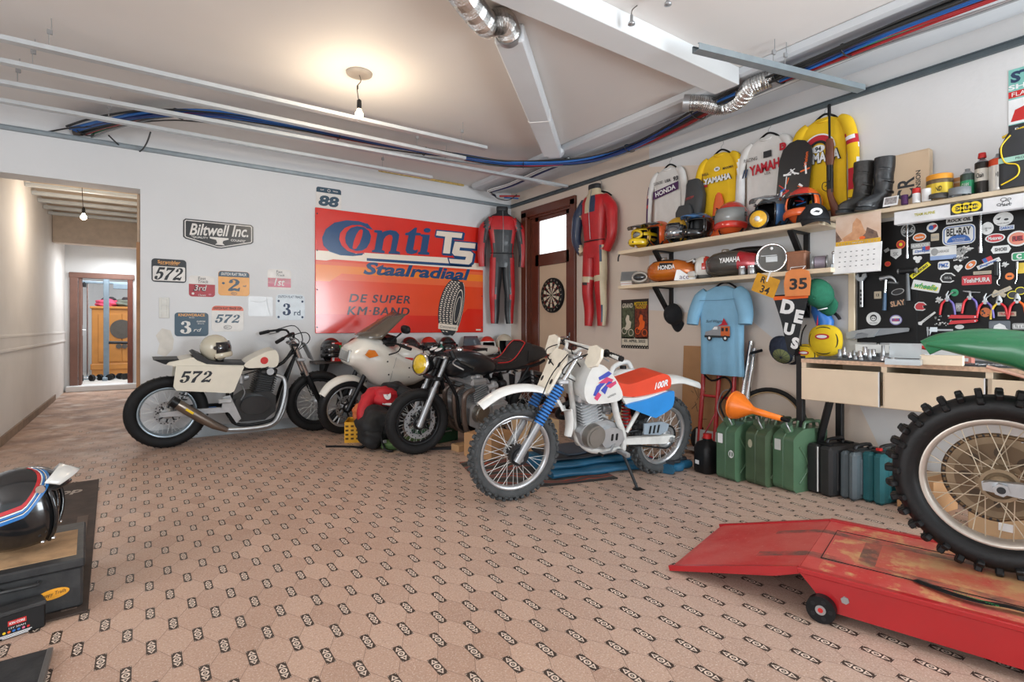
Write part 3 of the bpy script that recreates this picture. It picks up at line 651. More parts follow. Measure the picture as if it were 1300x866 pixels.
# ------------------------------------------------------------------ leather suits
LEA = lambda n, c: mat('leather_' + n, c, .42, 0, .12, 9, bump=.25, bscale=22, coat=.15)
L_RED, L_BLK, L_GRY, L_WHT, L_NVY, L_CRM = LEA('red', 'B81F24'), LEA('black', '202225'), LEA('grey', '4A4B4C'), LEA('white', 'D9D4C8'), LEA('navy', '2B3A55'), LEA('cream', 'CDBFA0')
def ering(c, a, b, n=20, p=.75): return [V((c[0] + a*math.copysign(abs(cos(q))**p, cos(q)), c[1], c[2] + b*math.copysign(abs(sin(q))**p, sin(q)))) for q in [2*pi*j/n for j in range(n)]]
def hanger(t, z, w=.17, mt=None, hook=.09):
 m = MB(); mt = mt or BLACK; m.tube([(-w, z - .075, 0), (-w*.6, z - .03, 0), (0, z, 0), (w*.6, z - .03, 0), (w, z - .075, 0)], .014, mt, k=4, flat=.6)
 m.tube([(0, z, 0), (0, z + .03, 0), (.02, z + .05, 0), (.012, z + hook*.85, 0), (-.01, z + hook, 0)], .003, STEEL, n=6, k=5); m.build('hanger', t)
def suit(M, label, f_body, f_legL, f_legR, f_slL, f_slR, sl=((.19, 1.45), (.265, 1.25), (.285, 1.0), (.275, .8)), d=.09, H=1.0):
 t = thing('racing_suit', label, 'suit', M); m = MB(); i = len(m.f)
 secs = [(.79, .165, .06), (.88, .17, .07), (1.0, .15, .06), (1.12, .165, .07), (1.3, .195, .085), (1.42, .2, .075), (1.49, .15, .06), (1.53, .085, .05), (1.58, .075, .045), (1.6, .07, .04)]
 m.rings([ering((0, v, d), a, b) for v, a, b in secs], L_RED, True); m.paint(i, f_body); m.build('torso', t)
 for s, f in ((-1, f_legL), (1, f_legR)):
  m = MB(); m.tube([(s*.085, .92, d), (s*.092, .65, d), (s*.105, .42, d + .01), (s*.1, .2, d - .01), (s*.105, .02, d)], [.085, .088, .075, .066, .05], L_RED, n=18, k=7, flat=.75, up=(1, 0, 0)); m.paint(0, f); m.build('leg', t)
 for s, f in ((-1, f_slL), (1, f_slR)):
  m = MB(); m.tube([(s*sl[0][0]*.75, sl[0][1], d), (s*sl[1][0]*.9, sl[1][1] + .08, d), (s*sl[1][0], sl[1][1], d + .01), (s*sl[2][0], sl[2][1], d + .02), (s*sl[3][0], sl[3][1], d + .01)], [.06, .075, .07, .06, .048], L_RED, n=16, k=7, flat=.85, up=(1, 0, 0)); m.paint(0, f); m.build('sleeve', t)
 m = MB(); m.tube([(-.155, .985, d), (-.08, .98, d + .066), (.08, .98, d + .066), (.155, .985, d)], .016, L_BLK, n=8, k=5, flat=.4); m.build('waist_belt', t)
 m = MB(); m.rings([ering((0, 1.57, d), .08, .05), ering((0, 1.6, d), .082, .052), ering((0, 1.625, d), .078, .048)], L_BLK, True); m.build('collar', t)
 m = MB(); m.tube([(0, 1.0, d + .07), (0, 1.3, d + .09), (0, 1.45, d + .075), (0, 1.56, d + .05)], .004, STEEL, n=6, k=3); m.build('zip', t)
 hanger(t, 1.56, hook=.13); return t
ux, uy = .918, -.397
SM = FR((4.085, 6.085, 1.15), (ux, uy, 0), (0, 0, 1)) @ T(0, 0, -.06)
suit(SM, 'black and red leather racing suit hanging in the room corner beside the red sign',
  lambda c: L_BLK if (c.y < 1.33 and abs(c.x) < .125 + .02*(c.y - 1)) or c.y > 1.5 or abs(c.x) > .17 and c.y > 1.3 else (L_WHT if 1.33 <= c.y < 1.345 and abs(c.x) < .13 else L_RED),
  lambda c: L_BLK if c.x > -.1 else (L_GRY if c.x > -.105 else L_RED), lambda c: L_BLK if c.x < .1 else (L_GRY if c.x < .105 else L_RED),
  lambda c: L_RED if c.x < -.262 or c.x > -.19 else (L_GRY if c.x > -.235 else L_BLK), lambda c: L_RED if c.x > .262 or c.x < .19 else (L_GRY if c.x < .235 else L_BLK))
RM = RW(4.44, 1.115) @ T(0, 0, .01) @ MX.Scale(1.01, 4)
def rb(c):
 k = c.x*.75 + c.y
 if c.y > 1.5: return L_CRM
 if c.y > 1.22 and c.x < .13:
  q = (c.y - 1.22) - (c.x + .2)*.55
  if -.0 < q < .035: return L_NVY
  if .035 < q < .065: return L_CRM
  if .095 < q < .125: return L_NVY
  if .125 < q < .15: return L_CRM
  if q > .2: return L_NVY
 return L_RED
suit(RM, 'red leather racing suit with white and navy shoulder bands beside the brown door', rb,
  lambda c: L_CRM if .53 < c.y < .58 else (L_BLK if .5 < c.y <= .505 else L_RED), lambda c: L_CRM if .53 < c.y < .58 or c.x > .145 else (L_NVY if c.x > .138 else L_RED),
  lambda c: (L_CRM if c.x > -.22 and c.y < 1.3 and c.x > -.235 + .03 else L_NVY), lambda c: L_RED, sl=((.2, 1.45), (.275, 1.25), (.285, 1.02), (.2, .86)))
# ------------------------------------------------------------------ brown door with frosted top light
DM = mat('mahogany_door_paint', '62301F', .35, var=.15, scale=5, coat=.3); PANELM = mat('beige_door_panel', 'D5BCA0', .5, var=.04, scale=3)
FROST = bpy.data.materials.new('frosted_window_light'); FROST.use_nodes = True
_b = FROST.node_tree.nodes['Principled BSDF']; _b.inputs['Base Color'].default_value = lin('EAF0F2'); _b.inputs['Roughness'].default_value = .35; _b.inputs['Emission Color'].default_value = lin('F2F8FC'); _b.inputs['Emission Strength'].default_value = 1.5
_n = FROST.node_tree.nodes.new('ShaderNodeTexNoise'); _n.inputs['Scale'].default_value = 2.5
_r = FROST.node_tree.nodes.new('ShaderNodeMapRange'); _r.inputs[3].default_value = 1.1; _r.inputs[4].default_value = 2.0
FROST.node_tree.links.new(_n.outputs['Fac'], _r.inputs[0]); FROST.node_tree.links.new(_r.outputs[0], _b.inputs['Emission Strength'])
m = MB(); cx = XR - .012
m.box((cx, D1 - .015, DH/2), (.05, .12, DH), DM, .006); m.box((cx, D0 + .0, DH/2), (.05, .09, DH), DM, .006); m.box((cx, (D0 + D1)/2, DH - .02), (.05, D1 - D0 + .1, .11), DM, .006)
m.box((XR + .08, D1 - .085, DH/2), (.16, .03, DH), DM); m.box((XR + .08, D0 + .045, DH/2), (.16, .02, DH), DM); m.box((XR + .08, (D0 + D1)/2, DH - .085), (.16, D1 - D0, .03), DM)
struct(m, 'trim_10')
m = MB(); px = XR + .05
for y, w in ((5.75, .2), (5.005, .17)): m.box((px, y, 1.31), (.045, w, 2.6), DM, .004)
m.box((px, 5.38, 2.585), (.045, .7, .075), DM, .004); m.box((px, 5.38, 2.02), (.045, .7, .16), DM, .004); m.box((px, 5.38, .12), (.045, .7, .24), DM, .004)
m.box((px + .004, 5.37, 1.09), (.02, .6, 1.75), PANELM); dr = struct(m, 'door_1')
m = MB(); m.box((px + .006, 5.37, 2.33), (.012, .62, .48), FROST); m.build('glass_pane', dr)
m = MB(); m.box((px - .028, 5.0, .95), (.012, .045, .22), CHR, .004); m.cyl((px - .03, 5.0, 1.0), (px - .075, 5.0, 1.0), .01, CHR); m.tube([(px - .075, 5.0, 1.0), (px - .078, 5.06, 1.0), (px - .07, 5.13, .995)], .009, CHR, k=4); m.build('door_handle', dr)
for z in (.4, 1.55, 1.95): m = MB(); m.cyl((px - .03, 5.84, z - .04), (px - .03, 5.84, z + .04), .01, CHR, n=10); m.build('hinge', dr)
# dartboard
t = thing('dartboard', 'round dartboard on the beige panel of the brown door', 'dartboard', FR((px - .004, 5.362, 1.537), (0, -1, 0), (0, 0, 1))); m = MB()
m.lathe([(.228, .001), (.228, .03), (.222, .036), (0, .036)], BLACK, n=40); m.build('board', t); m = MB()
DC, DG, DR = mat('sisal_cream', 'D9CFB8', .8), mat('sisal_green', '2C5C3C', .8), mat('sisal_red', '8C2A24', .8)
for k in range(20):
 a0, a1 = 2*pi*(k - .5)/20, 2*pi*(k + .5)/20
 for r0, r1, c in ((.016, .1, (BLACK, DC)), (.1, .11, (DR, DG)), (.11, .16, (BLACK, DC)), (.16, .17, (DR, DG))): ringpoly(m, r0, r0, r1, r1, c[k % 2], T(0, 0, 0), .0375, 4, a0, a1)
ringpoly(m, .006, .006, .016, .016, DG, T(0, 0, 0), .0375, 20); m.flat(oval(.006, .006, 12), DR, .0375)
for k in range(20): a = 2*pi*k/20; m.text(str([6, 13, 4, 18, 1, 20, 5, 12, 9, 14, 11, 8, 16, 7, 19, 3, 17, 2, 15, 10][k]), .022, DC, T(.197*cos(a), .197*sin(a), 0) @ RZ(a - pi/2), .0375)
m.build('target_face', t)
# race poster
def sheet(name, label, cat, M, w, h, mt, d=.002):
 t = thing(name, label, cat, M); m = MB(); m.box((0, 0, d/2 + .0005), (w, h, d), mt); return t, m
t, m = sheet('race_poster', 'black motocross race poster dated April 2022 under the lower shelf', 'poster', RW(3.93, 1.157), .385, .53, mat('poster_black', '1D1C1A', .4))
PG, PO, PC = mat('poster_green', '5F6B4E', .5, c2='2A3022', scale=30), mat('poster_rust', '8C3A22', .5, c2='3A1810', scale=30), mat('poster_cream', 'D8D0BC', .5)
m.flat(rect(.18, .36, 0, 1, -.095, .02), PG, .003); m.flat(rect(.175, .36, 0, 1, .095, .02), PO, .003); m.flat(rect(.37, .09, 0, 1, 0, -.19), PC, .003)
m.text('05. APRIL 2022', .03, INK, T(0, -.185, 0), .004, .3, bold=.03); m.text('GRAND', .05, PC, T(-.1, .2, 0), .004, .15, bold=.02, shear=.2); m.text('MOTOCROSS', .04, YEL, T(.085, .215, 0), .004, .18, bold=.02, shear=.2); m.text('THUNDER', .03, YEL, T(.085, .175, 0), .004, .15, shear=.2)
for s, c in ((-.095, PC), (.095, ORG)):
 for q in (-.05, .045): ringpoly(m, .03, .03, .038, .038, c, T(s + q, -.075 - .02*(q > 0), 0), .004)
 m.flat([(s - .05, -.06), (s - .02, .0), (s - .035, .05), (s - .01, .1), (s + .02, .09), (s + .02, .04), (s + .05, .02), (s + .04, -.04), (s, -.07)], c, .0038)
for k in range(22): m.flat(rect(.012, .01, 0, 1, -.18 + k*.017, -.243 + .01*(k % 2)), INK, .004); m.flat(rect(.012, .01, 0, 1, -.18 + k*.017, -.253 - .0*(k % 2)), PC if k % 2 else INK, .004)
m.build('poster_sheet', t)

# ------------------------------------------------------------------ shelves
PINE = mat('planed_pine', 'E0CDB0', .5, var=.1, scale=3, bump=.05, bscale=40); PLY = mat('birch_ply', 'E2CFB4', .5, var=.08, scale=2.5); PLYE = mat('ply_edge', 'CFAE92', .6, var=.2, scale=50)
def shelf(z, y0, y1, x0, label):
 t = thing('wall_shelf', label, 'shelf', T(XR, (y0 + y1)/2, z)); m = MB(); L = y1 - y0; D = XR - x0
 m.box((-D/2, 0, .0175), (D - .004, L, .035), PINE, .003); m.build('shelf_board', t)
 for y in (3.44, 2.12):
  yy = y - (y0 + y1)/2; m = MB()
  m.box((-.012, yy, -.16), (.02, .045, .32), IRON, .003); m.box((-D*.42, yy, -.006), (D*.84, .045, .012), IRON, .002)
  m.prism([(-.02, -.31), (-.02, -.27), (-D*.72, -.012), (-D*.84, -.012)], .0225, IRON, FR((0, yy, 0), (1, 0, 0), (0, 0, 1)), -.0225); m.build('bracket', t)
 return t
s1 = shelf(1.872, 1.881, 3.87, 4.046, 'upper pine wall shelf on black brackets carrying the row of helmets')
s2 = shelf(1.515, 1.80, 3.87, 4.046, 'lower pine wall shelf on black brackets carrying fuel tanks and the round lamp')
t = thing('hanging_strap', 'short black strap dangling from the left end of the upper shelf', 'strap', T(4.05, 3.85, 1.872)); m = MB(); m.tube([(0, 0, 0), (-.005, .012, -.03), (0, .02, -.07)], .008, BLACK, k=4, flat=.3); m.build('strap', t)
TSX = 4.14; TSZ = 1.9
t = thing('tool_shelf', 'long pine shelf above the black sticker board holding boots, cans and tubs', 'shelf', T(XR, 1.0, TSZ)); m = MB()
m.box((-.113, -.18, .015), (.222, 2.06, .03), PINE, .003); m.build('shelf_board', t)
m = MB(); LEDM = mat('white_lamp_housing', 'DDDEE0', .4); m.box((-.236, -.33, -.055), (.02, 1.54, .085), LEDM, .004); m.box((-.21, -.33, -.09), (.06, 1.54, .012), LEDM, .003)
def ontr(y, z): return T(-.2465, y - 1.0, z - TSZ) @ RZ(-pi/2) @ RX(pi/2)
YELS, = (mat('sticker_yellow', 'F0D21E', .35),)
Mx = FR((-.2465, .06, -.05), (0, -1, 0), (0, 0, 1))
m.flat(rect(.155, .072, .004, 2), INK, .0006, Mx)
for k in (-1, 0, 1): ringpoly(m, .018, .017, .031, .03, YELS, Mx @ T(k*.04, 0, 0), .0012); 
m.text('OHLINS', .016, YELS, Mx, .0018, .12, bold=.04)
m.text('TEAM ALPINE', .018, mat('sticker_olive', 'B5B02A', .4), FR((-.2465, .27, -.05), (0, -1, 0), (0, 0, 1)), .0008, .11, bold=.03)
Mx = FR((-.2465, -.11, -.047), (0, -1, 0), (0, 0, 1))
for a, b, r in ((0, .012, .014), (.01, -.01, .018), (-.02, -.015, .01), (.025, .01, .009)): ringpoly(m, r - .003, r*.8 - .003, r, r*.8, INK, Mx @ T(a, b, 0), .0008)
m.text('race', .014, INK, Mx @ T(.01, -.02, 0), .0009, shear=.3); Mx = FR((-.2465, -.29, -.04), (0, -1, 0), (0, 0, 1)); m.flat(rect(.13, .04, .004, 2), INK, .0006, Mx); m.text('RAPID', .026, YELS, Mx, .0012, .11, bold=.03, shear=.2)
m.build('white_lamp_housing', t)
for y in (.85, -.1): m = MB(); m.box((-.02, y - .2, -.12), (.03, .04, .24), IRON, .003); m.box((-.1, y - .2, -.006), (.18, .04, .012), IRON, .002); m.build('bracket', t)
m = MB(); m.box((XR - .02, 1.785, 1.29), (.035, .045, .52), PINE, .004); struct(m, 'trim_11')

# ------------------------------------------------------------------ work bench
t = thing('workbench', 'plywood workbench with three drawer fronts and a dark top mat against the right wall', 'bench', T(3.75, 1.86, 0)); BL = 2.2
m = MB(); m.box((.31, -BL/2, .89), (.61, BL, .025), PLY, .002); m.box((-.001, -BL/2, .89), (.006, BL + .002, .026), PLYE); m.build('bench_top', t)
m = MB(); m.box((.31, -BL/2, .9045), (.6, BL - .01, .005), mat('dark_rubber_mat', '45494C', .7, var=.15, scale=20)); m.build('top_mat', t)
m = MB(); m.box((.57, -BL/2, .75), (.02, BL, .255), PLY); m.box((.3, -BL/2, .625), (.56, BL - .02, .012), PLY)
for y in (-.01, -.492, -.987, -1.48, -1.97): m.box((.3, y - .005, .75), (.58, .018, .255), PLY); m.box((.003, y - .005, .86), (.006, .03, .035), PLY)
m.build('drawer_housing', t)
for k, (a, b, h) in enumerate(((0, .478, .842), (.498, .98, .843), (1.0, 1.47, .84), (1.49, 1.96, .84))):
 m = MB(); w = b - a; m.box((.0, -(a + b)/2, (.625 + h)/2), (.018, w - .006, h - .625), PLY, .002)
 m.box((.0, -a - w + .006, (.625 + h)/2), (.0185, .006, h - .625), PAPER); m.box((.25, -(a + b)/2, .64), (.46, w - .03, .01), PLY)
 for y in (a + .02, b - .02): m.box((.25, -y, .71), (.46, .012, .13), PLY)
 m.box((.48, -(a + b)/2, .71), (.012, w - .03, .13), PLY); m.build('drawer', t)
m = MB(); m.box((.03, .02, .46), (.045, .045, .92), IRON, .004); m.build('leg', t)
m = MB(); m.tube([(.04, -.17, .64), (.1, -.06, .28), (.16, 0, .01)], .026, IRON, n=4); m.build('leg', t)
m = MB(); m.box((.5, -.03, .31), (.045, .045, .62), IRON, .004); m.build('leg', t)
for y in (-2.15,):
 for x in (.03, .5): m = MB(); m.box((x, y, .31), (.045, .045, .62), IRON, .004); m.build('leg', t)
t = thing('paper_stack', 'white papers lying in the open second drawer of the workbench', 'papers', T(3.9, 1.08, .776)); m = MB()
for k in range(4): m.box((.0, .01*k, .08 + k*.004 - .08 + .002), (.2, .3, .003), PAPER, M=RZ(R(3*k)))
m.build('paper_sheets', t)
# black sticker board
BRD = mat('black_board', '131213', .45, var=.2, scale=6, spec=.25)
BX = 4.335
board = thing('tool_board', 'black wall board plastered with stickers behind the workbench', 'board', T(BX, .85, 1.37)); m = MB()
m.box((.013, .2, .07), (.022, 1.4, .86), BRD, .002); m.build('panel', board)
m = MB(); m.box((.008, .2, -.405), (.03, 1.42, .06), WHITE, .003); m.build('white_ledge', board)
m = MB(); m.box((.0015, .53, -.06), (.002, .008, .6), BLACK); m.build('panel_seam', board)
# ------------------------------------------------------------------ helmets and caps
HG = lambda n, c, r=.18: mat('helmet_' + n, c, r, 0, .05, 6, coat=.6)
H_BLK, H_WHT, H_ORG, H_RED, H_BLU, H_GLD, H_YEL, H_CRM, H_GRY = HG('black', '18191B'), HG('white', 'DEDDD8'), HG('orange', 'E2622A'), HG('red', 'C93427'), HG('blue', '3F6E9E'), HG('gold', 'C99A2A'), HG('yellow', 'E8C21F'), HG('cream', 'C9C1AC'), HG('grey', '6C7072')
LINE = mat('helmet_lining', '141313', .9); SMOKE = mat('smoked_shield', '2A2A2C', .08, 0, .1, coat=.8); SILVSH = mat('mirrored_shield', '9DA0A4', .08, .85); GREYSH = mat('grey_shield', '8C8E8C', .15, 0, coat=.6)
def helmet(M, label, shell, kind='full', fn=None, shield=None, peak=None, trim=None, group=None, s=1., goggles=None, strap=True, pk=1.):
 t = thing('helmet', label, 'helmet', M @ MX.Scale(s, 4), group)
 C = (0, 0, .128); RR = (.135, .115, .132)
 if kind == 'full': keep = lambda d: not (-.24 < d.z < .42 and abs(math.atan2(d.y, d.x)) < R(58)) and d.z > -.92
 elif kind == 'mx': keep = lambda d: not (abs(math.atan2(d.y, d.x)) < R(67) and -.45 < d.z < .45) and d.z > -.92
 else: keep = lambda d: not (abs(math.atan2(d.y, d.x)) < R(50) and d.z < .42) and d.z > -.8
 m = MB(); m.ell(C, RR, shell, 40, 28, keep=keep)
 if kind == 'full':
  for k in range(1): pass
 if fn: m.paint(0, fn)
 o = m.build('shell', t); q = o.modifiers.new('s', 'SOLIDIFY'); q.thickness = .009; q.offset = -1
 m = MB(); m.ell((-.006, 0, .126), (.117, .1, .115), LINE, 24, 14, keep=lambda d: d.z > -.9 and d.x < .62); m.build('lining', t)
 if kind == 'full':
  m = MB(); P = [(.088*math.cos(a)*1.62 - .0, .118*math.sin(a), .058 + .012*math.cos(a)) for a in [R(-72 + 144*i/12) for i in range(13)]]
  m.tube(P, .026, shell, n=10, flat=.45, up=(0, 0, 1)); m.build('chin_bar', t)
 if kind == 'mx':
  m = MB(); P = [(.0 + .185*math.cos(a), .098*math.sin(a), .06 + .006*math.cos(a)) for a in [R(-68 + 136*i/12) for i in range(13)]]
  m.tube(P, .032, trim or shell, n=10, flat=.4, up=(0, 0, 1))
  for y in (-.03, 0, .03): m.box((.186, y, .06), (.01, .018, .02), LINE, .003)
  m.build('chin_guard', t)
 if kind == 'open' or trim:
  m = MB(); B = []
  if kind == 'open':
   for z in (-.78, -.6, -.4, -.2, 0, .2, .36): r = math.sqrt(1 - z*z); B.append((r*cos(R(49.5)), r*sin(R(49.5)), z))
   for k in (49.5, 33, 16, 0): r = .9075; B.append((r*cos(R(k)), r*sin(R(k)), .42))
  else:
   for z in (-.4, -.2, 0, .2, .38, .45): B.append((.25, math.sqrt(1 - .0625 - z*z), z))
   for k in (.75, .5, .25): y = B[5][1]*k; B.append((math.sqrt(max(0, 1 - y*y - .45**2)), y, .45))
  B = B + [(x, -y, z) for x, y, z in B[::-1]]; pts = [(x*.135, y*.115, .128 + z*.132) for x, y, z in B]
  m.tube(pts, .007, trim or LINE, n=6); m.build('edge_trim', t)
 if shield:
  m = MB(); z0, z1 = (.075, .192) if kind != 'open' else (.04, .17); vs = []; fs = []; n = 16
  for i in range(n + 1):
   a = R(-66 + 132*i/n)
   for z, k in ((z0, 1.0), ((z0+z1)/2, 1.03), (z1, .93)): vs.append((.142*k*cos(a), .122*k*sin(a), z))
  for i in range(n):
   for j in range(2): fs.append([3*i+j, 3*i+3+j, 3*i+4+j, 3*i+1+j])
  m.add(vs, fs, shield, True); m.build('face_shield', t, solid=.003)
  for sy in (-1, 1): m = MB(); m.cyl((.055, sy*.112, .142), (.055, sy*.124, .142), .018, SMOKE, n=14); m.build('shield_pivot', t)
 if peak:
  m = MB(); vs = []; fs = []; n = 12
  for i in range(n + 1):
   u = -1 + 2*i/n; y = .098*u
   for k in range(4):
    q = k/3; x = .075 + .03*(1 - u*u) + q*(.105 - .03*u*u)*pk; z = .215 - .02*q + .028*(1 - u*u)*(1 - .4*q); vs.append((x, y*(1 - .12*q), z))
  for i in range(n):
   for k in range(3): fs.append([4*i+k, 4*i+4+k, 4*i+5+k, 4*i+1+k])
  m.add(vs, fs, peak, True); m.build('peak', t, solid=.006)
  for sy in (-1, 1): m = MB(); m.cyl((.065, sy*.1, .2), (.065, sy*.112, .2), .012, CHR, n=10); m.build('peak_stud', t)
 if goggles:
  m = MB(); pts = [(.115 + .02*cos(a)*0, .07*cos(a), .14 + .042*sin(a)) for a in [2*pi*i/20 for i in range(20)]]
  pts = [(.135 - 1.9*y*y*3, y, z) for x, y, z in pts]; m.tube(pts, .014, goggles, n=8, closed=True); m.build('goggle_frame', t)
  m = MB(); m.ell((.098, 0, .14), (.038, .062, .034), GREYSH, 16, 10); m.build('goggle_lens', t)
  m = MB(); m.tube([(.1, -.09, .14), (.05, -.112, .14), (-.05, -.112, .135), (-.138, 0, .13), (-.05, .112, .135), (.05, .112, .14), (.1, .09, .14)], .017, goggles, k=4, n=8, flat=.25); m.build('goggle_strap', t)
 if strap: m = MB(); m.tube([(.03, -.09, .05), (.05, -.06, .0), (.055, 0, -.0), (.05, .06, .005), (.03, .09, .05)], .008, LINE, k=4, n=6, flat=.3); m.M = T(0, 0, .012); m.build('chin_strap', t)
 return t
CAPM = lambda n, c: mat('cap_' + n, c, .85, 0, .12, 40, bump=.2, bscale=120)
def cap(M, label, cloth, badge=None, brimm=None, fn=None, s=1.):
 t = thing('cap', label, 'cap', M @ MX.Scale(s, 4)); m = MB(); m.ell((0, 0, 0), (.098, .085, .105), cloth, 28, 16, keep=lambda d: d.z > .0)
 if fn: m.paint(0, fn)
 m.build('crown', t, solid=.003)
 m = MB(); vs = []; fs = []; n = 14
 for i in range(n + 1):
  a = R(-62 + 124*i/n)
  for k in range(4):
   q = k/3; r = .088 + q*.075*cos(a)**.6; vs.append(((.098/.088)*(.088*cos(a)) + q*.078*max(0, cos(a))**.5, .083*sin(a)*(1 - .05*q), .006 - .02*q*cos(a) - .035*sin(a)**2*q))
 for i in range(n):
  for k in range(3): fs.append([4*i+k, 4*i+4+k, 4*i+5+k, 4*i+1+k])
 m.add(vs, fs, brimm or cloth, True); m.build('brim', t, solid=.004)
 m = MB(); m.ell((0, 0, .105), (.008, .008, .005), cloth, 10, 6); m.build('top_button', t)
 m = MB()
 for k in range(6): a = pi*k/6; m.tube([(.0985*cos(a)*cos(b), .0855*sin(a)*cos(b), .1055*sin(b)) for b in [pi*j/16 for j in range(17)]], .0016, cloth, n=5) if k < 3 or True else None
 m.build('seam', t)
 if badge: m = MB(M=FR((.096, 0, .045), (0, 1, 0), (-.3, 0, 1))); m.prism(oval(.03, .022, 20), .006, badge); m.flat([(-.018, -.004), (0, .008), (.018, .002), (.012, -.008), (-.004, -.004)], INK, .0068); m.build('badge', t)
 return t
def HM(x, y, deg, z=1.909, tilt=0): return T(x, y, z) @ RZ(R(deg)) @ RY(R(tilt))
GO = lambda c: H_YEL if c.z > .17 or c.z < .07 else (H_BLK if abs(c.y) > .07 else H_GLD)
helmet(HM(4.2, 3.64, 172), 'yellow and black off-road helmet with yellow goggles, far left on the upper shelf', H_GLD, 'mx', lambda c: H_BLK if .1 < c.z < .19 and c.x < .03 else None, None, H_BLK, H_YEL, goggles=H_YEL, group='helmets on the upper shelf')
helmet(HM(4.2, 3.45, 165), 'orange open helmet with black peak, second on the upper shelf', H_ORG, 'open', None, None, H_BLK, group='helmets on the upper shelf')
helmet(HM(4.2, 3.23, 175), 'gold helmet with mirrored silver visor on the upper shelf', H_GLD, 'open', None, SILVSH, None, H_BLK, group='helmets on the upper shelf')
helmet(HM(4.2, 2.99, 168), 'black and blue off-road helmet with black peak, left of the large orange-red visor helmet', H_BLK, 'mx', lambda c: H_BLU if c.z > .2 else (H_RED if c.x < -.05 else None), None, H_BLU, H_BLK, group='helmets on the upper shelf')
helmet(HM(4.19, 2.665, 195), 'large orange-red full face helmet with grey visor in the shelf middle', H_RED, 'full', lambda c: H_ORG if c.z < .075 else None, GREYSH, None, group='helmets on the upper shelf', s=1.15)
helmet(HM(4.2, 2.31, 170), 'blue grey open helmet with a yellow lamp goggle on its face', H_BLU, 'open', lambda c: H_GRY if c.z > .17 else None, None, H_GRY, H_BLK, group='helmets on the upper shelf', s=1.08)
helmet(HM(4.19, 2.06, 190), 'bright orange full face helmet without visor beside the black cap', H_ORG, 'full', lambda c: H_RED if abs(c.y) < .05 and c.z > .19 else None, None, None, H_BLK, group='helmets on the upper shelf', s=1.12)
t = thing('spot_lamp', 'yellow round spot lamp leaning in front of the blue grey helmet', 'lamp', FR((4.05, 2.345, 1.985), (.2, -.98, 0), (0, 0, 1)) @ MX.Scale(1.3, 4))
YL = mat('yellow_lens', 'E9B32B', .15, 0, .15, 30, coat=.8)
m = MB(); m.lathe([(.03, -.05), (.055, -.03), (.062, 0), (.062, .008), (.054, .01)], H_BLK, n=24); m.build('lamp_body', t); m = MB(); m.lathe([(.055, .006), (.045, .016), (.025, .022), (0, .024)], YL, n=24); m.build('lens', t); m = MB(); m.lathe([(.016, .02), (.016, .03), (0, .032)], PAPER, n=14); m.build('lamp_cap', t)
cap(HM(4.13, 1.965, 215, 1.91, 4), 'black baseball cap with white oval badge at the right end of the upper shelf', CAPM('black', '1B1D21'), PAPER, s=1.3)
cap(RW(3.37, 1.25) @ T(0, 0, .05) @ RZ(-pi/2) @ RY(R(12)) @ RX(0), 'black cap hanging on the left bracket below the lower shelf', CAPM('black', '1B1D21'), s=1.1)
cap(RW(1.935, 1.40) @ T(0, -.02, .2) @ RZ(R(-80)) @ RY(R(25)), 'green trucker cap hanging at the right end of the lower shelf', CAPM('green', '1F6B50'), PAPER, s=1.15)
# dark battery box and orange blade standing behind the helmets
DGP = mat('dark_grey_tub_plastic', '3A3C3E', .55)
t = thing('seat_cowl', 'dark grey plastic seat cowl standing behind the helmets before the white jersey', 'cowl', RW(3.16, 1.909) @ T(0, 0, .1)); m = MB()
m.rings([[V((x*w + dx, z, y*d)) for x, y in rect(1, 1, .25, 3)] for z, w, d, dx in ((0, .3, .12, 0), (.22, .29, .12, 0), (.3, .26, .11, .02), (.36, .2, .1, .06), (.45, .19, .09, .07), (.56, .15, .08, .06), (.6, .1, .06, .05))], DGP, True); m.build('cowl_body', t)
m = MB(); m.rings([[V((x*w, z, .07 + y*d)) for x, y in rect(1, 1, .2, 3)] for z, w, d in ((.1, .2, .04), (.3, .18, .06), (.36, .12, .03))], DGP, True); m.text('SYSTEM', .022, RED, FR((.05, .42, .062), (1, .1, 0), (0, 1, 0)), .002, .09, shear=.3); m.build('raised_pad', t)
t = thing('mudguard_blade', 'narrow orange mudguard blade standing upright between two helmets', 'mudguard', RW(2.86, 1.909) @ T(0, 0, .05)); m = MB()
m.rings([[V((x*w, z, y*.02 + b)) for x, y in rect(1, 1, .3, 3)] for z, w, b in ((0, .11, .08), (.18, .115, .05), (.34, .1, .03), (.41, .06, .03), (.43, .02, .03))], H_ORG, True); m.build('blade', t)
for z in (.2, .28): m = MB(); m.cyl((0, z, .05), (0, z, .07), .006, INK, n=8); m.build('bolt', t)
# snowboard-like deck
t = thing('skateboard_deck', 'black board with white and red graphics leaning on the wall before the white jersey', 'board', RW(2.2, 1.909) @ T(0, 0, .13) @ RX(R(-2)) @ RZ(R(-5)))
m = MB(); DK = mat('deck_black', '15161A', .3, coat=.4); OUT = [(-.125, .02), (-.11, 0), (.11, 0), (.125, .02), (.13, .55), (.11, .63), (.06, .68), (0, .695), (-.06, .68), (-.11, .63), (-.13, .55)]; m.prism(OUT, .012, DK)
G = lambda p, c, z=.0128: m.flat(p, c, z)
random.seed(11)
for k in range(26):
 a = random.uniform(0, 6.28); x, y = random.uniform(-.09, .09), random.uniform(.1, .46); L = random.uniform(.03, .1); w = random.uniform(.003, .008)
 u = V((cos(a), sin(a))); v = V((-u.y, u.x)); p = V((x, y)); P = [p - u*L/2 - v*w, p + u*L/2 - v*w, p + u*L/2 + v*w, p - u*L/2 + v*w]
 G([(max(-.12, min(.12, q.x)), q.y) for q in P], [PAPER, RED, PAPER, ORG, BLU][k % 5], .0126 + k*.00004)
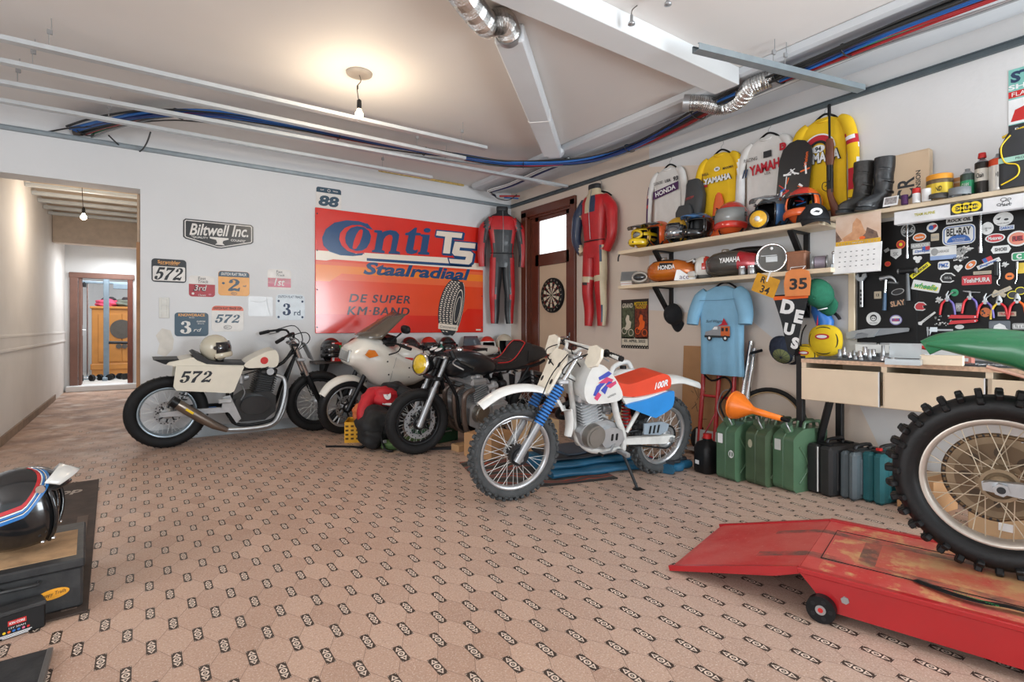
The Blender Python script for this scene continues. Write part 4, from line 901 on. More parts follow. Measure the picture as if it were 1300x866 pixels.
m.text('SDUC', .04, PAPER, T(-.1, .2, 0) @ RZ(pi/2), .014, .17, bold=.03); m.text('Vision', .025, ORG, T(.085, .53, 0) @ RZ(pi/2), .014, .11, bold=.02); m.build('deck', t)
# air rifle
t = thing('air_rifle', 'air rifle with wooden stock standing upright before the big yellow jersey', 'rifle', RW(1.875, 1.909) @ T(0, 0, .16) @ RX(R(-2)) @ RZ(R(1.5))); WAL = mat('walnut', '5E3220', .4, var=.25, scale=8)
m = MB(); m.cyl((0, .36, 0), (0, .88, 0), .0085, BLACK, n=12); m.cyl((0, .8, 0), (0, .885, 0), .012, BLACK, n=12); m.box((0, .87, .012), (.004, .02, .014), BLACK); m.build('barrel', t)
m = MB(); m.rings([[V((x*w + dx, z, y*.034)) for x, y in rect(1, 1, .4, 3)] for z, w, dx in ((0, .075, .05), (.015, .085, .05), (.1, .06, .03), (.16, .045, .01), (.2, .04, .0), (.24, .045, .0))], WAL, True); m.build('butt_stock', t)
m = MB(); m.rings([[V((x*w + .0, z, y*.042)) for x, y in rect(1, 1, .35, 3)] for z, w in ((.42, .045), (.45, .056), (.58, .056), (.62, .04))], WAL, True); m.build('fore_end', t)
m = MB(); m.box((0, .32, 0), (.042, .22, .03), IRON, .006); m.cyl((0, .3, .02), (0, .42, .02), .01, IRON, n=10); m.build('receiver', t)
m = MB(); m.tube([(-.02, .3, 0), (-.05, .3, 0), (-.055, .26, 0), (-.03, .235, 0), (-.015, .24, 0)], .003, IRON, k=5, n=6); m.tube([(-.02, .28, 0), (-.035, .27, 0)], .003, IRON, n=6); m.build('trigger_guard', t)

# ------------------------------------------------------------------ jerseys and shirt
CLO = lambda n, c: mat('cloth_' + n, c, .85, 0, .05, 10, bump=.12, bscale=60)
J_WHT, J_YEL, J_BLU, J_PUR, J_RED, J_BLK, J_GRN = CLO('white', 'D8D6D2'), CLO('yellow', 'E6BB1C'), CLO('denim', '7FB0CE'), CLO('purple', '4D2B57'), CLO('red', 'B92432'), CLO('black', '1F1F22'), CLO('green', '4B6B3D')
def jersey(M, label, w, h, body, fn=None, sfn=None, gfx=None, slv=None, d=.055, sw=.06, name='jersey', hang=.1, collar=None, fold=.006, hg=BLACK):
 """front outline hangs flat: u right, v up from the hem, n into the room"""
 t = thing(name, label, 'shirt' if name == 'shirt' else 'jersey', M); m = MB(); n = 36; S = []
 if name == 'jersey': d, sw, w = .03, .036 if sw == .06 else .042, w*.8
 rows = [0, .04, .2, .4, .55, .68, .78, .85, .91, .95, .975, 1.0]; wid = [.49, .49, .48, .475, .475, .48, .49, .5, .47, .36, .26, .14]; dep = [.8, .85, .85, .85, .9, 1, 1, .95, .85, .7, .55, .42]
 for v, a, b in zip(rows, wid, dep):
  ring = []
  for j in range(n):
   q = 2*pi*j/n; x = a*w*math.copysign(abs(cos(q))**.6, cos(q)); y = d*b*math.copysign(abs(sin(q))**.6, sin(q))
   y += fold*(1 - v)*sin(x*70 + 2*v)*(1 if sin(q) > 0 else .3)*(1.6 - v); ring.append(V((x, v*h, d + y)))
  S.append(ring)
 m.rings(S, body, True); 
 if fn: m.paint(0, fn)
 if gfx: m.M = T(0, 0, d*2 + .012); gfx(m)
 m.build('body', t)
 for s in (-1, 1):
  m = MB(); P = slv or [(.34, .955), (.5, .88), (.615, .68), (.655, .38), (.65, .08)]
  m.tube([(s*x*w, y*h, d*(1 + .3*i)) for i, (x, y) in enumerate(P)], [sw*.75, sw*1.05, sw*1.0, sw*.9, sw*.8], body, n=14, k=6, flat=.7, up=(1, 0, 0))
  if sfn: m.paint(0, sfn)
  m.build('sleeve', t)
 m = MB(); m.tube([(.1*w*cos(a)*1.5, h*(.985 - .03*sin(a)*(1 if sin(a) > 0 else -.3)), d + .028*sin(a)) for a in [2*pi*i/16 for i in range(16)]], .008, collar or body, n=6, closed=True); m.build('collar', t)
 hanger(t, h*.985 + .05, w*.3, hg, hang); return t
def fx(t): pass
def g1(m):
 m.flat([(-.155, .36), (.155, .41), (.155, .49), (-.155, .44)], J_PUR, -.002); m.text('HONDA', .05, PAPER, T(0, .425, 0) @ RZ(R(9)), .001, .25, bold=.03)
 m.text('ELSINORE', .03, INK, T(-.09, .52, 0), .0, .11); m.text('USA', .03, INK, T(.03, .52, 0), .0, .07, bold=.03); m.text('93', .045, INK, T(.125, .52, 0), .0, .06, bold=.04)
jersey(RW(3.465, 2.06), 'white racing jersey with a purple band, leftmost of the hanging jerseys', .42, .66, J_WHT, None, lambda c: (J_PUR if int(c.y*30) % 3 else J_RED) if c.x < -.215 and c.y < .5 else None, g1)
def g2(m):
 m.text('YAMAHA', .055, PAPER, T(0, .44, 0), .0, .28, bold=.05); m.text('YAMAHA', .05, J_BLK, T(0.004, .437, 0), -.001, .29, bold=.07); m.flat(rect(.1, .02, 0, 1, -.15, .4), J_RED, -.001); m.flat(rect(.09, .012, 0, 1, -.15, .425), PAPER, -.001)
 m.flat(oval(.03, .02, 14, .0, .53), PAPER, 0); m.text('94', .022, INK, T(0, .53, 0), .001, bold=.03); m.text('BELL', .022, INK, T(-.12, .51, 0), 0, .07, bold=.02); m.text('MAXIMA', .022, INK, T(.11, .52, 0), 0, .1, bold=.02)
jersey(RW(2.885, 2.03), 'smaller yellow racing jersey hanging left of the white lettered jersey', .44, .68, J_YEL, None, lambda c: PAPER if c.x > .2 and c.y < .56 else None, g2)
def g3(m):
 m.text('YAMAHA', .085, J_RED, T(.03, .44, 0) @ RZ(R(4)), .0, .32, bold=.04); m.text('//', .07, NAVY, T(-.17, .42, 0), 0, bold=.04); m.text('USA', .02, INK, T(.03, .38, 0), 0); m.text('RACING', .03, INK, T(-.12, .53, 0), 0, .12); m.flat(rect(.07, .055, 0, 1, .03, .54), INK, 0); m.text('T', .04, J_RED, T(.17, .56, 0), 0, bold=.1); m.text('D', .06, J_RED, T(.16, .57, 0), -.0005, bold=.06)
jersey(RW(2.44, 2.03), 'white racing jersey with big red lettering hanging behind the black board', .45, .7, J_WHT, None, None, g3)
def g4(m):
 for r0, r1, c in ((.055, .075, J_BLK), (.075, .115, J_RED), (.115, .125, PAPER)): ringpoly(m, r0, r0, r1, r1, c, T(-.02, .47, 0), -.002, 20, 0, pi)
 m.flat(oval(.05, .03, 16, -.02, .48), PAPER, -.001); m.text('94', .035, INK, T(-.02, .48, 0), .0, bold=.04); m.text('YAMAHA', .09, J_BLK, T(-.01, .41, 0), .0004, .31, bold=.08); m.text('YAMAHA', .08, PAPER, T(-.01, .41, 0), .001, .29, bold=.04)
jersey(RW(1.985, 2.02), 'largest yellow racing jersey with striped red cuffs behind the air rifle', .43, .72, J_YEL, lambda c: None, lambda c: (J_RED if .1 < c.y < .26 and abs(c.x) < .245 else (J_RED if .46 < c.y < .49 or .51 < c.y < .53 else (PAPER if .49 <= c.y <= .51 else (PAPER if abs(c.x) > .25 and .2 < c.y < .6 and int(c.y*40) % 2 else None)))), g4, sw=.066)
def g5(m):
 car, wood = mat('print_grey', '8D8F93', .7), mat('print_orange', 'C9622F', .7)
 m.flat([(-.13, .33), (-.12, .38), (-.06, .395), (-.03, .43), (.06, .435), (.12, .43), (.125, .36), (.1, .33)], car, .0); m.flat(rect(.085, .085, .005, 2, .075, .385), wood, .001); m.flat([(-.13, .33), (.12, .33), (.12, .345), (-.13, .35)], INK, .001)
 for x in (-.08, .075): m.flat(oval(.025, .025, 14, x, .325), INK, .0015); m.flat(oval(.012, .012, 12, x, .325), PAPER, .002)
 for x in (.05, .09): m.flat(rect(.025, .03, 0, 1, x, .4), INK, .0016)
 m.flat([(-.05, .4), (-.03, .425), (.0, .425), (.0, .4)], PAPER, .001); m.text('Surf Wagon', .03, INK, T(-.03, .47, 0), .0, .17, shear=.3); m.flat([(.0, .43), (.1, .44), (.06, .5), (.04, .45)], J_RED, .0006)
SHJ = jersey(RW(2.765, .70) @ T(0, 0, .13), 'light blue short sleeved shirt with a station wagon print hanging from the lower shelf', .43, .78, J_BLU, None, None, g5, slv=[(.34, .945), (.46, .87), (.54, .77), (.59, .67), (.6, .57)], d=.05, sw=.07, name='shirt', hang=.1)
m = MB(M=T(0, 0, .125)); m.tube([(-.17, .66, 0), (0, .655, .004), (.17, .66, 0)], .0025, CLO('seam', '5E8CAB'), n=5, k=3); m.build('yoke_seam', SHJ)

# ------------------------------------------------------------------ things on the lower shelf
LZ = 1.551
TANKM = lambda n, c, c2=None: mat('tank_' + n, c, .2, .2, .1, 5, coat=.7, c2=c2)
def tank(M, label, col, fn, txt, tc, s=1., cap_=True):
 t = thing('fuel_tank', label, 'fuel tank', M @ MX.Scale(s, 4)); m = MB(); S = []
 for x, hw, zb, zt in ((-.26, .02, .05, .09), (-.25, .06, .03, .12), (-.18, .09, .015, .165), (-.05, .115, .01, .2), (.08, .12, .008, .21), (.17, .105, .01, .2), (.23, .08, .03, .17), (.25, .04, .07, .13)):
  S.append([V((x, hw*math.copysign(abs(cos(q))**.7, cos(q)), (zb+zt)/2 + (zt-zb)/2*math.copysign(abs(sin(q))**.75, sin(q)))) for q in [2*pi*j/24 for j in range(24)]])
 m.rings(S, col, True); m.paint(0, fn); m.text(txt, .04, tc, FR((.05, -.125, .125), (1, 0, 0), (0, .05, 1)), .003, .17, bold=.03); m.text(txt, .04, tc, FR((.0, .125, .125), (-1, 0, 0), (0, -.05, 1)), .003, .17, bold=.03); m.build('tank_shell', t)
 if cap_: m = MB(); m.lathe([(.03, .2), (.03, .222), (.024, .228), (0, .228)], CHR, T(.1, 0, 0), n=18); m.build('filler_cap', t)
 m = MB(); m.box((-.0, 0, .006), (.3, .05, .012), BLACK, .003); m.build('tank_tunnel', t); return t
T_OR, T_BK, T_GY, T_RD = TANKM('orange', 'D77A1E', 'B85A12'), TANKM('black', '1F1E1D'), TANKM('graphite', '4A4743'), TANKM('red', 'B32430')
tank(T(4.17, 3.26, LZ) @ RZ(R(97)), 'orange and black fuel tank with white lettering on the lower shelf', T_OR, lambda c: T_BK if (.02 < c.x + .3*c.z - .03 < .09 and c.z < .17) or c.z > .185 else None, 'HONDA', PAPER, 1.06)
tank(T(4.18, 2.61, LZ) @ RZ(R(95)), 'graphite fuel tank with a red panel and white lettering on the lower shelf', T_GY, lambda c: T_RD if -.16 < c.x < -.04 and c.z > .05 else None, 'YAMAHA', PAPER, 1.08)
t = thing('tank_cover', 'black padded tube cover resting on the graphite tank', 'cover', T(4.22, 2.42, 1.7)); m = MB(); m.tube([(0, .3, .05), (0, .2, .07), (0, 0, .06), (0, -.12, .03)], .035, BLACK, k=5, n=12); m.build('padded_tube', t)
t = thing('headlamp', 'round chrome headlamp shell standing on the lower shelf beside the brown box', 'lamp', FR((4.1, 2.265, LZ + .118), (.3, -.95, 0), (0, 0, 1))); m = MB()
m.lathe([(.04, -.1), (.09, -.07), (.113, -.02), (.117, 0), (.117, .012), (.108, .016), (.1, .01)], CHR, n=36, cap=False); m.build('rim', t); m = MB(); m.lathe([(.104, .008), (.07, -.005), (0, -.02)], mat('dark_reflector', '55534F', .5), n=30); m.build('reflector', t)
m = MB(); m.box((.0, -.01, .0), (.09, .05, .02), GREYSH, .004); m.box((-.02, .02, .0), (.12, .012, .02), GREYSH, .003); m.build('inner_bracket', t); m = MB(); m.lathe([(.012, .01), (.01, .02), (0, .022)], PAPER, T(-.0, .075, 0), n=12); m.build('pilot_bulb', t)
t = thing('cardboard_box', 'small brown leather box next to the round headlamp', 'box', T(4.16, 2.09, LZ) @ RZ(R(8))); m = MB(); m.box((0, 0, .075), (.1, .14, .15), mat('brown_hide', '8A5A40', .6, var=.15), .012); m.build('box_body', t); m = MB(); m.box((0, 0, .143), (.106, .146, .02), mat('brown_hide', '8A5A40', .6), .006); m.build('lid', t)
t = thing('coil_part', 'grey ignition coil lying at the right end of the lower shelf', 'engine part', T(4.18, 1.93, LZ) @ RZ(R(20))); m = MB(); m.cyl((0, -.03, .055), (0, .04, .055), .05, mat('mauve_grey_metal', '8E8490', .5, .3), n=20); m.build('coil_body', t)
for y in (-.04, .05): m = MB(); m.cyl((0, y - .004, .055), (0, y + .004, .055), .054, STEEL, n=20); m.build('end_ring', t)
t = thing('clamp_part', 'small chrome clamp with knobs beside the grey coil', 'engine part', T(4.2, 1.85, LZ)); m = MB(); m.box((0, 0, .02), (.05, .03, .04), CHR, .006); m.cyl((0, 0, .04), (0, 0, .11), .008, CHR); m.build('clamp_body', t); m = MB(); m.ell((0, 0, .12), (.014, .014, .014), CHR); m.build('knob', t)
for y in (2.5, 2.42): t = thing('metal_cup', 'short steel cylinder sleeve %s the graphite tank' % ('in front of the red panel of' if y > 2.45 else 'near the headlamp end of'), 'cup', T(4.075, y, LZ)); m = MB(); m.lathe([(.028, 0), (.03, .004), (.03, .068), (.026, .07), (.025, .01)], STEEL, n=22, cap=False); m.build('sleeve', t); m = MB(); m.lathe([(.031, .06), (.032, .066), (.031, .072)], CHR, n=22, cap=False); m.build('rolled_rim', t)
helmet(T(4.17, 2.93, LZ) @ RZ(R(100)), 'white and red off-road helmet with white peak between the two fuel tanks', H_WHT, 'mx', lambda c: H_RED if c.x < -.03 and c.z > .1 else (H_GRY if c.z < .05 else None), None, H_WHT, H_WHT, s=.82)
t = thing('sticker_card', 'white card with yellow and purple print propped before the orange tank', 'card', T(4.07, 3.07, LZ) @ RZ(R(-60)) @ RX(R(80))); m = MB(); m.prism([(-.09, 0), (.1, 0), (.1, .05), (.03, .05), (-.04, .1), (-.07, .1)], .003, PAPER); m.text('ace', .03, J_PUR, T(.0, .025, 0), .004); m.flat(rect(.05, .02, 0, 1, .06, .035), YEL, .0036); m.build('card', t)
t = thing('picture_magazine', 'pile of magazines with a grey picture at the left end of the lower shelf', 'magazines', T(4.16, 3.8, LZ) @ RZ(R(12)))
for k in range(4): m = MB(); m.box((0, .004*k, .006 + k*.0115), (.16 - .004*k, .13, .011), [PAPER, mat('pink_cover', 'CDB0A8', .5), PAPER, mat('beige_cover', 'C8BFB0', .5)][k], .001); m.build('magazine', t)
m = MB(M=T(.0, .03, .05) @ RZ(R(-78)) @ RX(R(68))); m.box((0, .055, 0), (.17, .11, .005), GREYSH); m.flat(rect(.15, .085, 0, 1, 0, .055), GREY, .0034); m.build('picture', t)
t = thing('goggles', 'silver goggles beside the magazines on the lower shelf', 'goggles', T(4.1, 3.62, LZ) @ RZ(R(200))); m = MB(); m.tube([(.02 - 3*y*y, y, .07 + z) for y, z in [(.075*cos(a), .045*sin(a)) for a in [2*pi*i/18 for i in range(18)]]], .014, mat('silver_rubber', 'B8B4AC', .35, .4), n=8, closed=True); m.build('goggle_frame', t); m = MB(); m.ell((.012, 0, .07), (.02, .068, .038), SMOKE); m.build('goggle_lens', t); m = MB(); m.tube([(0, -.08, .07), (-.05, -.09, .04), (-.09, -.03, .02), (-.09, .05, .02), (-.04, .09, .05), (0, .08, .07)], .018, mat('silver_rubber', 'B8B4AC'), k=4, n=8, flat=.3); m.build('goggle_strap', t)
t = thing('license_plate', 'old yellow plate hanging tilted below the lower shelf', 'plate', FR((4.045, 2.285, 1.452), (0, -1, 0), (0, 0, 1)) @ RZ(R(-22))); m = MB(); m.prism(rect(.2, .15, .01, 3), .003, mat('plate_yellow', 'D59A22', .45, var=.15)); m.text('R', .05, INK, T(-.03, .035, 0), .0036, bold=.02); m.text('34', .06, INK, T(.01, -.035, 0), .0036, bold=.02); m.build('plate_face', t); m = MB(); m.box((-.0, .075, .005), (.012, .09, .004), PAPER); m.build('tape_strip', t)
t = thing('race_bib', 'small orange race bib with number 35 hanging over the lower shelf edge', 'bib', FR((4.03, 2.03, 1.455), (0, -1, 0), (0, 0, 1))); m = MB(); m.prism([(-.09, -.1), (.09, -.1), (.1, .02), (.085, .08), (.04, .1), (-.05, .1), (-.085, .08), (-.1, .0)], .005, mat('bib_orange', 'E08A4E', .7), smooth=False); m.text('35', .085, INK, T(.01, -.01, 0), .0065, .13, bold=.03); m.build('bib_cloth', t); m = MB(); m.tube([(-.05, .1, .003), (-.06, .12, -.02), (.05, .12, -.02), (.04, .1, .003)], .003, PAPER, n=6); m.build('bib_string', t)
t = thing('pennant', 'long black pennant with white letters hanging from the lower shelf end', 'pennant', FR((4.05, 2.09, 1.36), (0, -1, 0), (0, 0, 1))); m = MB(); m.prism([(-.135, 0), (.135, 0), (.09, -.18), (.06, -.33), (.02, -.46), (-.02, -.43), (-.07, -.2)], .004, CLO('pennant', '26282B')); m.flat([(-.135, 0), (.135, 0), (.13, -.022), (-.13, -.03)], ORG, .0046)
for ch, x, y, s in (('D', -.02, -.085, .11), ('E', .065, -.16, .1), ('U', -.01, -.255, .09), ('S', .035, -.36, .09)): m.text(ch, s, PAPER, T(x, y, 0) @ RZ(R(-12)), .005, bold=.06)
m.build('pennant_cloth', t); m = MB(); m.tube([(-.14, .005, .0), (.14, .005, 0)], .006, BLACK, n=8); m.build('pennant_rod', t)
# cluster hanging on the wall left of the bench
cap(RW(2.25, .99) @ T(0, -.04, .1) @ RZ(R(-70)) @ RY(R(35)), 'navy cap with white front panel hanging left of the workbench', CAPM('navy', '1C2436'), None, CAPM('navy', '1C2436'), lambda c: CAPM('white', 'D9D9D6') if c.x > .03 and c.z < .08 else (CAPM('olive', '6A7048') if c.z > .085 else None), 1.25)
for lab, y, z, s, f in (('yellow waist pouch with red oval badge hanging beside the workbench top', 1.93, 1.02, 1., 0), ('yellow and black round pouch hanging lowest beside the workbench leg', 2.07, .9, .75, 1)):
 t = thing('waist_pouch', lab, 'pouch', RW(y, z) @ T(0, 0, .12) @ MX.Scale(s, 4)); m = MB(); PY_ = CLO('pouch_yellow', 'E3C01E'); m.ell((0, 0, 0), (.12, .12, .05), PY_, 28, 16, pw=.8)
 if f: m.paint(0, lambda c: J_BLK if c.x < -.04 else None)
 m.build('pouch_body', t); m = MB(); m.tube([(.1*cos(a), .1*sin(a), .03) for a in [2*pi*i/24 for i in range(24)]], .006, J_BLK, n=6, closed=True); m.build('piping', t)
 m = MB(); m.prism(oval(.05, .022, 20, 0, .03), .056, J_RED, d0=.045); m.flat(oval(.038, .012, 20, 0, .03), PAPER, .0568); m.build('badge', t); m = MB(); m.tube([(-.06, .1, 0), (-.05, .24, -.02), (-.02, .32, -.04)], .012, J_RED if not f else J_BLK, n=8, k=4, flat=.3); m.build('strap', t)
t = thing('arm_guard', 'blue and yellow arm guard hanging behind the pennant', 'guard', RW(1.98, 1.12) @ T(0, 0, .07)); m = MB(); m.rings([[V((x*w + dx, z, y*.05)) for x, y in oval(1, 1, 14)] for z, w, dx in ((-.02, .05, .03), (.05, .07, .02), (.12, .065, -.01), (.18, .04, -.03))], BLU, True); m.build('guard_shell', t); m = MB(); m.tube([(.03, .12, 0), (.1, .1, .0), (.13, .06, 0)], .012, BLACK, k=4, n=8); m.build('guard_handle', t)
t = thing('licence_badge', 'small photo badge hanging left of the pennant', 'badge', RW(2.27, 1.2) @ T(0, 0, .01)); m = MB(); m.box((0, 0, .0), (.1, .16, .004), PAPER, .001); m.flat(rect(.09, .09, 0, 1, 0, .03), mat('badge_print', '4A3E4A', .5), .0026); m.build('card', t); m = MB(); m.tube([(0, .08, 0), (.03, .14, 0), (.08, .18, 0)], .004, J_PUR, n=6, k=4); m.build('lanyard', t)
# ------------------------------------------------------------------ stickers on the board (surveyed on the board's own plane)
def bp(zx, zy, x=BX): p = on_x(1060 + zx/4.33, 270 + zy/4.33, x); return p.y, p.z
random.seed(5)
ST = lambda c: mat('sticker_' + c.lower(), c, .35)
SW_, SK, SR, SB, SO, SG, SY, SGY, SBE = ST('DCDDDC'), ST('1D1D1F'), ST('C4343C'), ST('2F62AE'), ST('E0762C'), ST('2C9A68'), ST('E9DA2B'), ST('9C9D9C'), ST('BFB29A')
stick_n = [0]
def sticker(zx, zy, w, h, shape, c, txt=None, tc=None, rot=0, inner=None, th=.42, tw=.8, fn=None, bold=.03, shear=0.):
 y0, z0 = bp(zx - w/2, zy); y1, _ = bp(zx + w/2, zy); _, za = bp(zx, zy - h/2); _, zb = bp(zx, zy + h/2); yc, zc = bp(zx, zy)
 W, H = abs(y0 - y1), abs(za - zb); stick_n[0] += 1
 if rot: W, H = w/4.33*.0046, h/4.33*.0046
 m = MB(M=FR((.0 - .0006 - .0001*(stick_n[0] % 7), yc - .85, zc - 1.37), (0, -1, 0), (0, 0, 1)) @ RZ(R(rot)))
 P = {'r': rect(W, H, min(W, H)*.08, 2), 'rr': rect(W, H, min(W, H)*.25, 4), 'o': oval(W/2, H/2, 22), 'hex': [(-W/2, 0), (-W*.38, -H/2), (W*.38, -H/2), (W/2, 0), (W*.38, H/2), (-W*.38, H/2)], 'sh': [(-W/2, H/2), (W/2, H/2), (W/2, -H*.1), (0, -H/2), (-W/2, -H*.1)],
   'heart': [(0, -H/2), (W*.45, H*.08), (W*.48, H*.3), (W*.3, H*.48), (W*.1, H*.44), (0, H*.28), (-W*.1, H*.44), (-W*.3, H*.48), (-W*.48, H*.3), (-W*.45, H*.08)],
   'hel': [(-W/2, -H*.1), (-W*.42, H*.25), (-W*.15, H/2), (W*.25, H*.45), (W/2, H*.15), (W*.2, H*.05), (W*.25, -H*.2), (W*.42, -H*.35), (W*.2, -H/2), (-W*.35, -H*.42)],
   'sp': [(W/2*(.7 + .3*cos(5*a))*cos(a), H/2*(.75 + .25*sin(7*a))*sin(a)) for a in [2*pi*i/28 for i in range(28)]],
   'wr': [(-W/2, 0), (-W*.42, -H/2), (-W*.3, -H*.25), (W*.3, -H*.22), (W/2, -H*.2), (W/2, H*.2), (W*.3, H*.22), (-W*.3, H*.25), (-W*.42, H/2)]}[shape]
 m.flat(P, c, 0)
 if inner is not None: m.flat([(x*.84, y*.8) for x, y in P], inner, .0003)
 if fn: fn(m, W, H)
 if txt: m.text(txt, H*th, tc or SK, MX.Identity(4), .0012, W*tw, bold=bold, shear=shear)
 m.build('sticker', board)
def belray(m, W, H):
 m.flat(rect(W*.93, H*.9, H*.2, 4), SB, .0003); m.flat(rect(W*.87, H*.82, H*.18, 4), SW_, .0006); m.text('BEL\u2022RAY', H*.4, SK, T(0, H*.17, 0), .0012, W*.74, bold=.03)
 m.flat([(W*.36*cos(a), -H*.36 + H*.38*sin(a)) for a in [pi*i/16 for i in range(17)]], SB, .0009); m.text('TOTAL PERFORMANCE', H*.07, SW_, T(0, -H*.2, 0), .0013, W*.4); m.text('LUBRICANTS', H*.06, SW_, T(0, -H*.3, 0), .0013, W*.34)
def dots(c, k=5): 
 def f(m, W, H):
  for i in range(k): m.flat(oval(W*random.uniform(.04, .1), H*random.uniform(.04, .12), 10, W*random.uniform(-.28, .28), H*random.uniform(-.25, .25)), c, .0006 + i*.0001)
 return f
sticker(683, 40, 145, 34, 'r', SW_, 'ROCK OIL', SK, th=.55, tw=.9, shear=.2, bold=.04); sticker(680, 122, 182, 108, 'rr', SW_, fn=belray)
sticker(465, 135, 75, 46, 'o', SW_, 'maxima', SW_, 0, SO, .25, .6); sticker(402, 97, 80, 76, 'o', SGY, '666', SGY, 0, SK, .4); sticker(535, 82, 62, 52, 'o', SW_, fn=lambda m, W, H: (m.flat([(0, -H*.3), (W*.45, H*.1), (W*.3, H*.3), (-.1*W, H*.2)], SR, .0005), m.flat(oval(W*.22, H*.25, 14, -W*.1, 0), SB, .0006)))
sticker(550, 135, 45, 40, 'r', SBE, 'RACE', SGY, th=.35); sticker(362, 175, 50, 48, 'o', SO, None, inner=SR, fn=lambda m, W, H: m.flat(oval(W*.2, H*.2, 12), SY, .0006)); sticker(470, 180, 106, 28, 'r', SGY, 'HUMBUCKER', SW_, th=.6, tw=.9)
sticker(335, 228, 60, 55, 'sh', SW_, 'SK', SGY, th=.4, tw=.5); sticker(480, 212, 105, 30, 'r', SW_, 'Dynojet', SB, shear=.3, th=.6); sticker(500, 196, 44, 22, 'r', SR, fn=lambda m, W, H: m.flat(rect(W*.4, H, 0, 1, -W*.25, 0), SB, .0005))
sticker(595, 212, 145, 52, 'r', SW_, 'GARAGE', SGY, fn=lambda m, W, H: m.flat(oval(W*.14, H*.4, 12, -W*.33, 0), SGY, .0005), th=.3, tw=.45); sticker(595, 246, 145, 22, 'r', ST('8FA6CE')); sticker(720, 200, 90, 42, 'sp', SW_, fn=dots(SGY)); sticker(690, 215, 60, 50, 'o', SGY, fn=dots(SK)); sticker(688, 250, 95, 40, 'sp', SW_, 'OGRES', SK, th=.4)
for x, y in ((443, 250), (466, 250), (455, 266)): sticker(x, y, 26, 22, 'o', SW_)
sticker(468, 318, 128, 27, 'r', SY, 'ACERBIS', SK, 40, th=.55, tw=.85, shear=.2); sticker(500, 405, 150, 62, 'r', SW_, 'wheelie', SG, -14, th=.55, fn=lambda m, W, H: m.text('wheelie', H*.6, SY, T(.002, -.002, 0), .0006, W*.85, bold=.05, shear=.3), shear=.3)
sticker(598, 290, 65, 45, 'rr', SW_, 'PMZ', SB, th=.5); sticker(678, 307, 52, 42, 'heart', SW_, 'JOY', SGY, th=.25, tw=.4); sticker(747, 287, 66, 40, 'o', SW_, 's', SW_, 45, SO, .45, .3); sticker(845, 280, 112, 24, 'r', SW_, 'Bagster', SB, 24, th=.7, shear=.2); sticker(838, 258, 46, 26, 'r', SR, None, rot=24, fn=lambda m, W, H: m.flat(rect(W*.4, H, 0, 1, -W*.25, 0), SB, .0005))
sticker(912, 202, 112, 42, 'hex', SW_, 'SHOEI', SK, th=.45, tw=.6); sticker(880, 140, 112, 50, 'o', SW_, 'Motorex', SW_, 0, SR, .4, .7, shear=.2); sticker(1005, 142, 118, 86, 'o', SW_, 'FUEL', SK, 0, ST('D98870'), .3, .5, fn=lambda m, W, H: m.flat(rect(W*.5, H*.35, 0, 1), SR, .0006))
sticker(925, 35, 112, 76, 'o', SW_, fn=lambda m, W, H: (m.flat(oval(W*.12, H*.08, 10, W*.15, -H*.05), SK, .0005), m.flat([(-W*.35, H*.05), (-W*.1, H*.15), (-W*.2, -H*.05)], SK, .0005), m.text('CLASSIC RACING', H*.1, SK, T(0, -H*.3, 0), .0006, W*.6))); sticker(838, 87, 70, 70, 'o', SW_, 'CUSTOM', SGY, th=.15, tw=.6, fn=dots(SGY, 4)); sticker(945, 83, 82, 24, 'r', SW_, 'GARAGE', SB, th=.7, tw=.9)
sticker(1012, 240, 84, 46, 'rr', SW_, 'C', SW_, 0, SG, .6, .35, bold=.06); sticker(935, 285, 48, 34, 'sp', SW_); sticker(778, 371, 164, 50, 'r', SR, 'YoshiMURA', SW_, th=.5, tw=.9); sticker(810, 330, 100, 18, 'r', SBE, 'RACING PARTS', SGY, th=.5); sticker(620, 358, 86, 56, 'hel', SW_, 'BELL', SGY, inner=SK, th=.2, tw=.4)
sticker(657, 440, 46, 40, 'o', SG, '24', SK, th=.35, tw=.35); sticker(470, 515, 70, 50, 'hel', SW_, inner=SR); sticker(212, 583, 80, 72, 'o', SW_, fn=lambda m, W, H: (m.flat(oval(W*.24, H*.26, 14, 0, H*.06), SK, .0005), m.flat(oval(W*.17, H*.16, 14, .0, H*.02), SW_, .0008), m.flat(oval(W*.05, H*.05, 8, -W*.07, H*.03), SK, .001), m.flat(oval(W*.05, H*.05, 8, W*.07, H*.03), SK, .001), m.text('SKULL GARAGE', H*.09, SK, T(0, -H*.32, 0), .0008, W*.55)))
sticker(335, 590, 68, 56, 'o', ST('8C86B8'), 'USA', SR, inner=SW_, th=.3, tw=.6, fn=lambda m, W, H: m.flat(rect(W*.7, H*.3, 0, 1), SB, .0006)); sticker(235, 453, 40, 40, 'r', SBE, '13', SK, th=.4, tw=.4)
sticker(345, 435, 76, 40, 'o', SGY, None, inner=SK, rot=14); sticker(960, 350, 50, 40, 'o', SO, fn=lambda m, W, H: m.flat(rect(W*.5, H*.2, 0, 1), SK, .0005)); sticker(827, 548, 60, 52, 'o', SO, fn=dots(SK, 6)); sticker(978, 452, 62, 44, 'o', SY, inner=SK); sticker(1020, 430, 60, 44, 'o', SY, inner=SK)
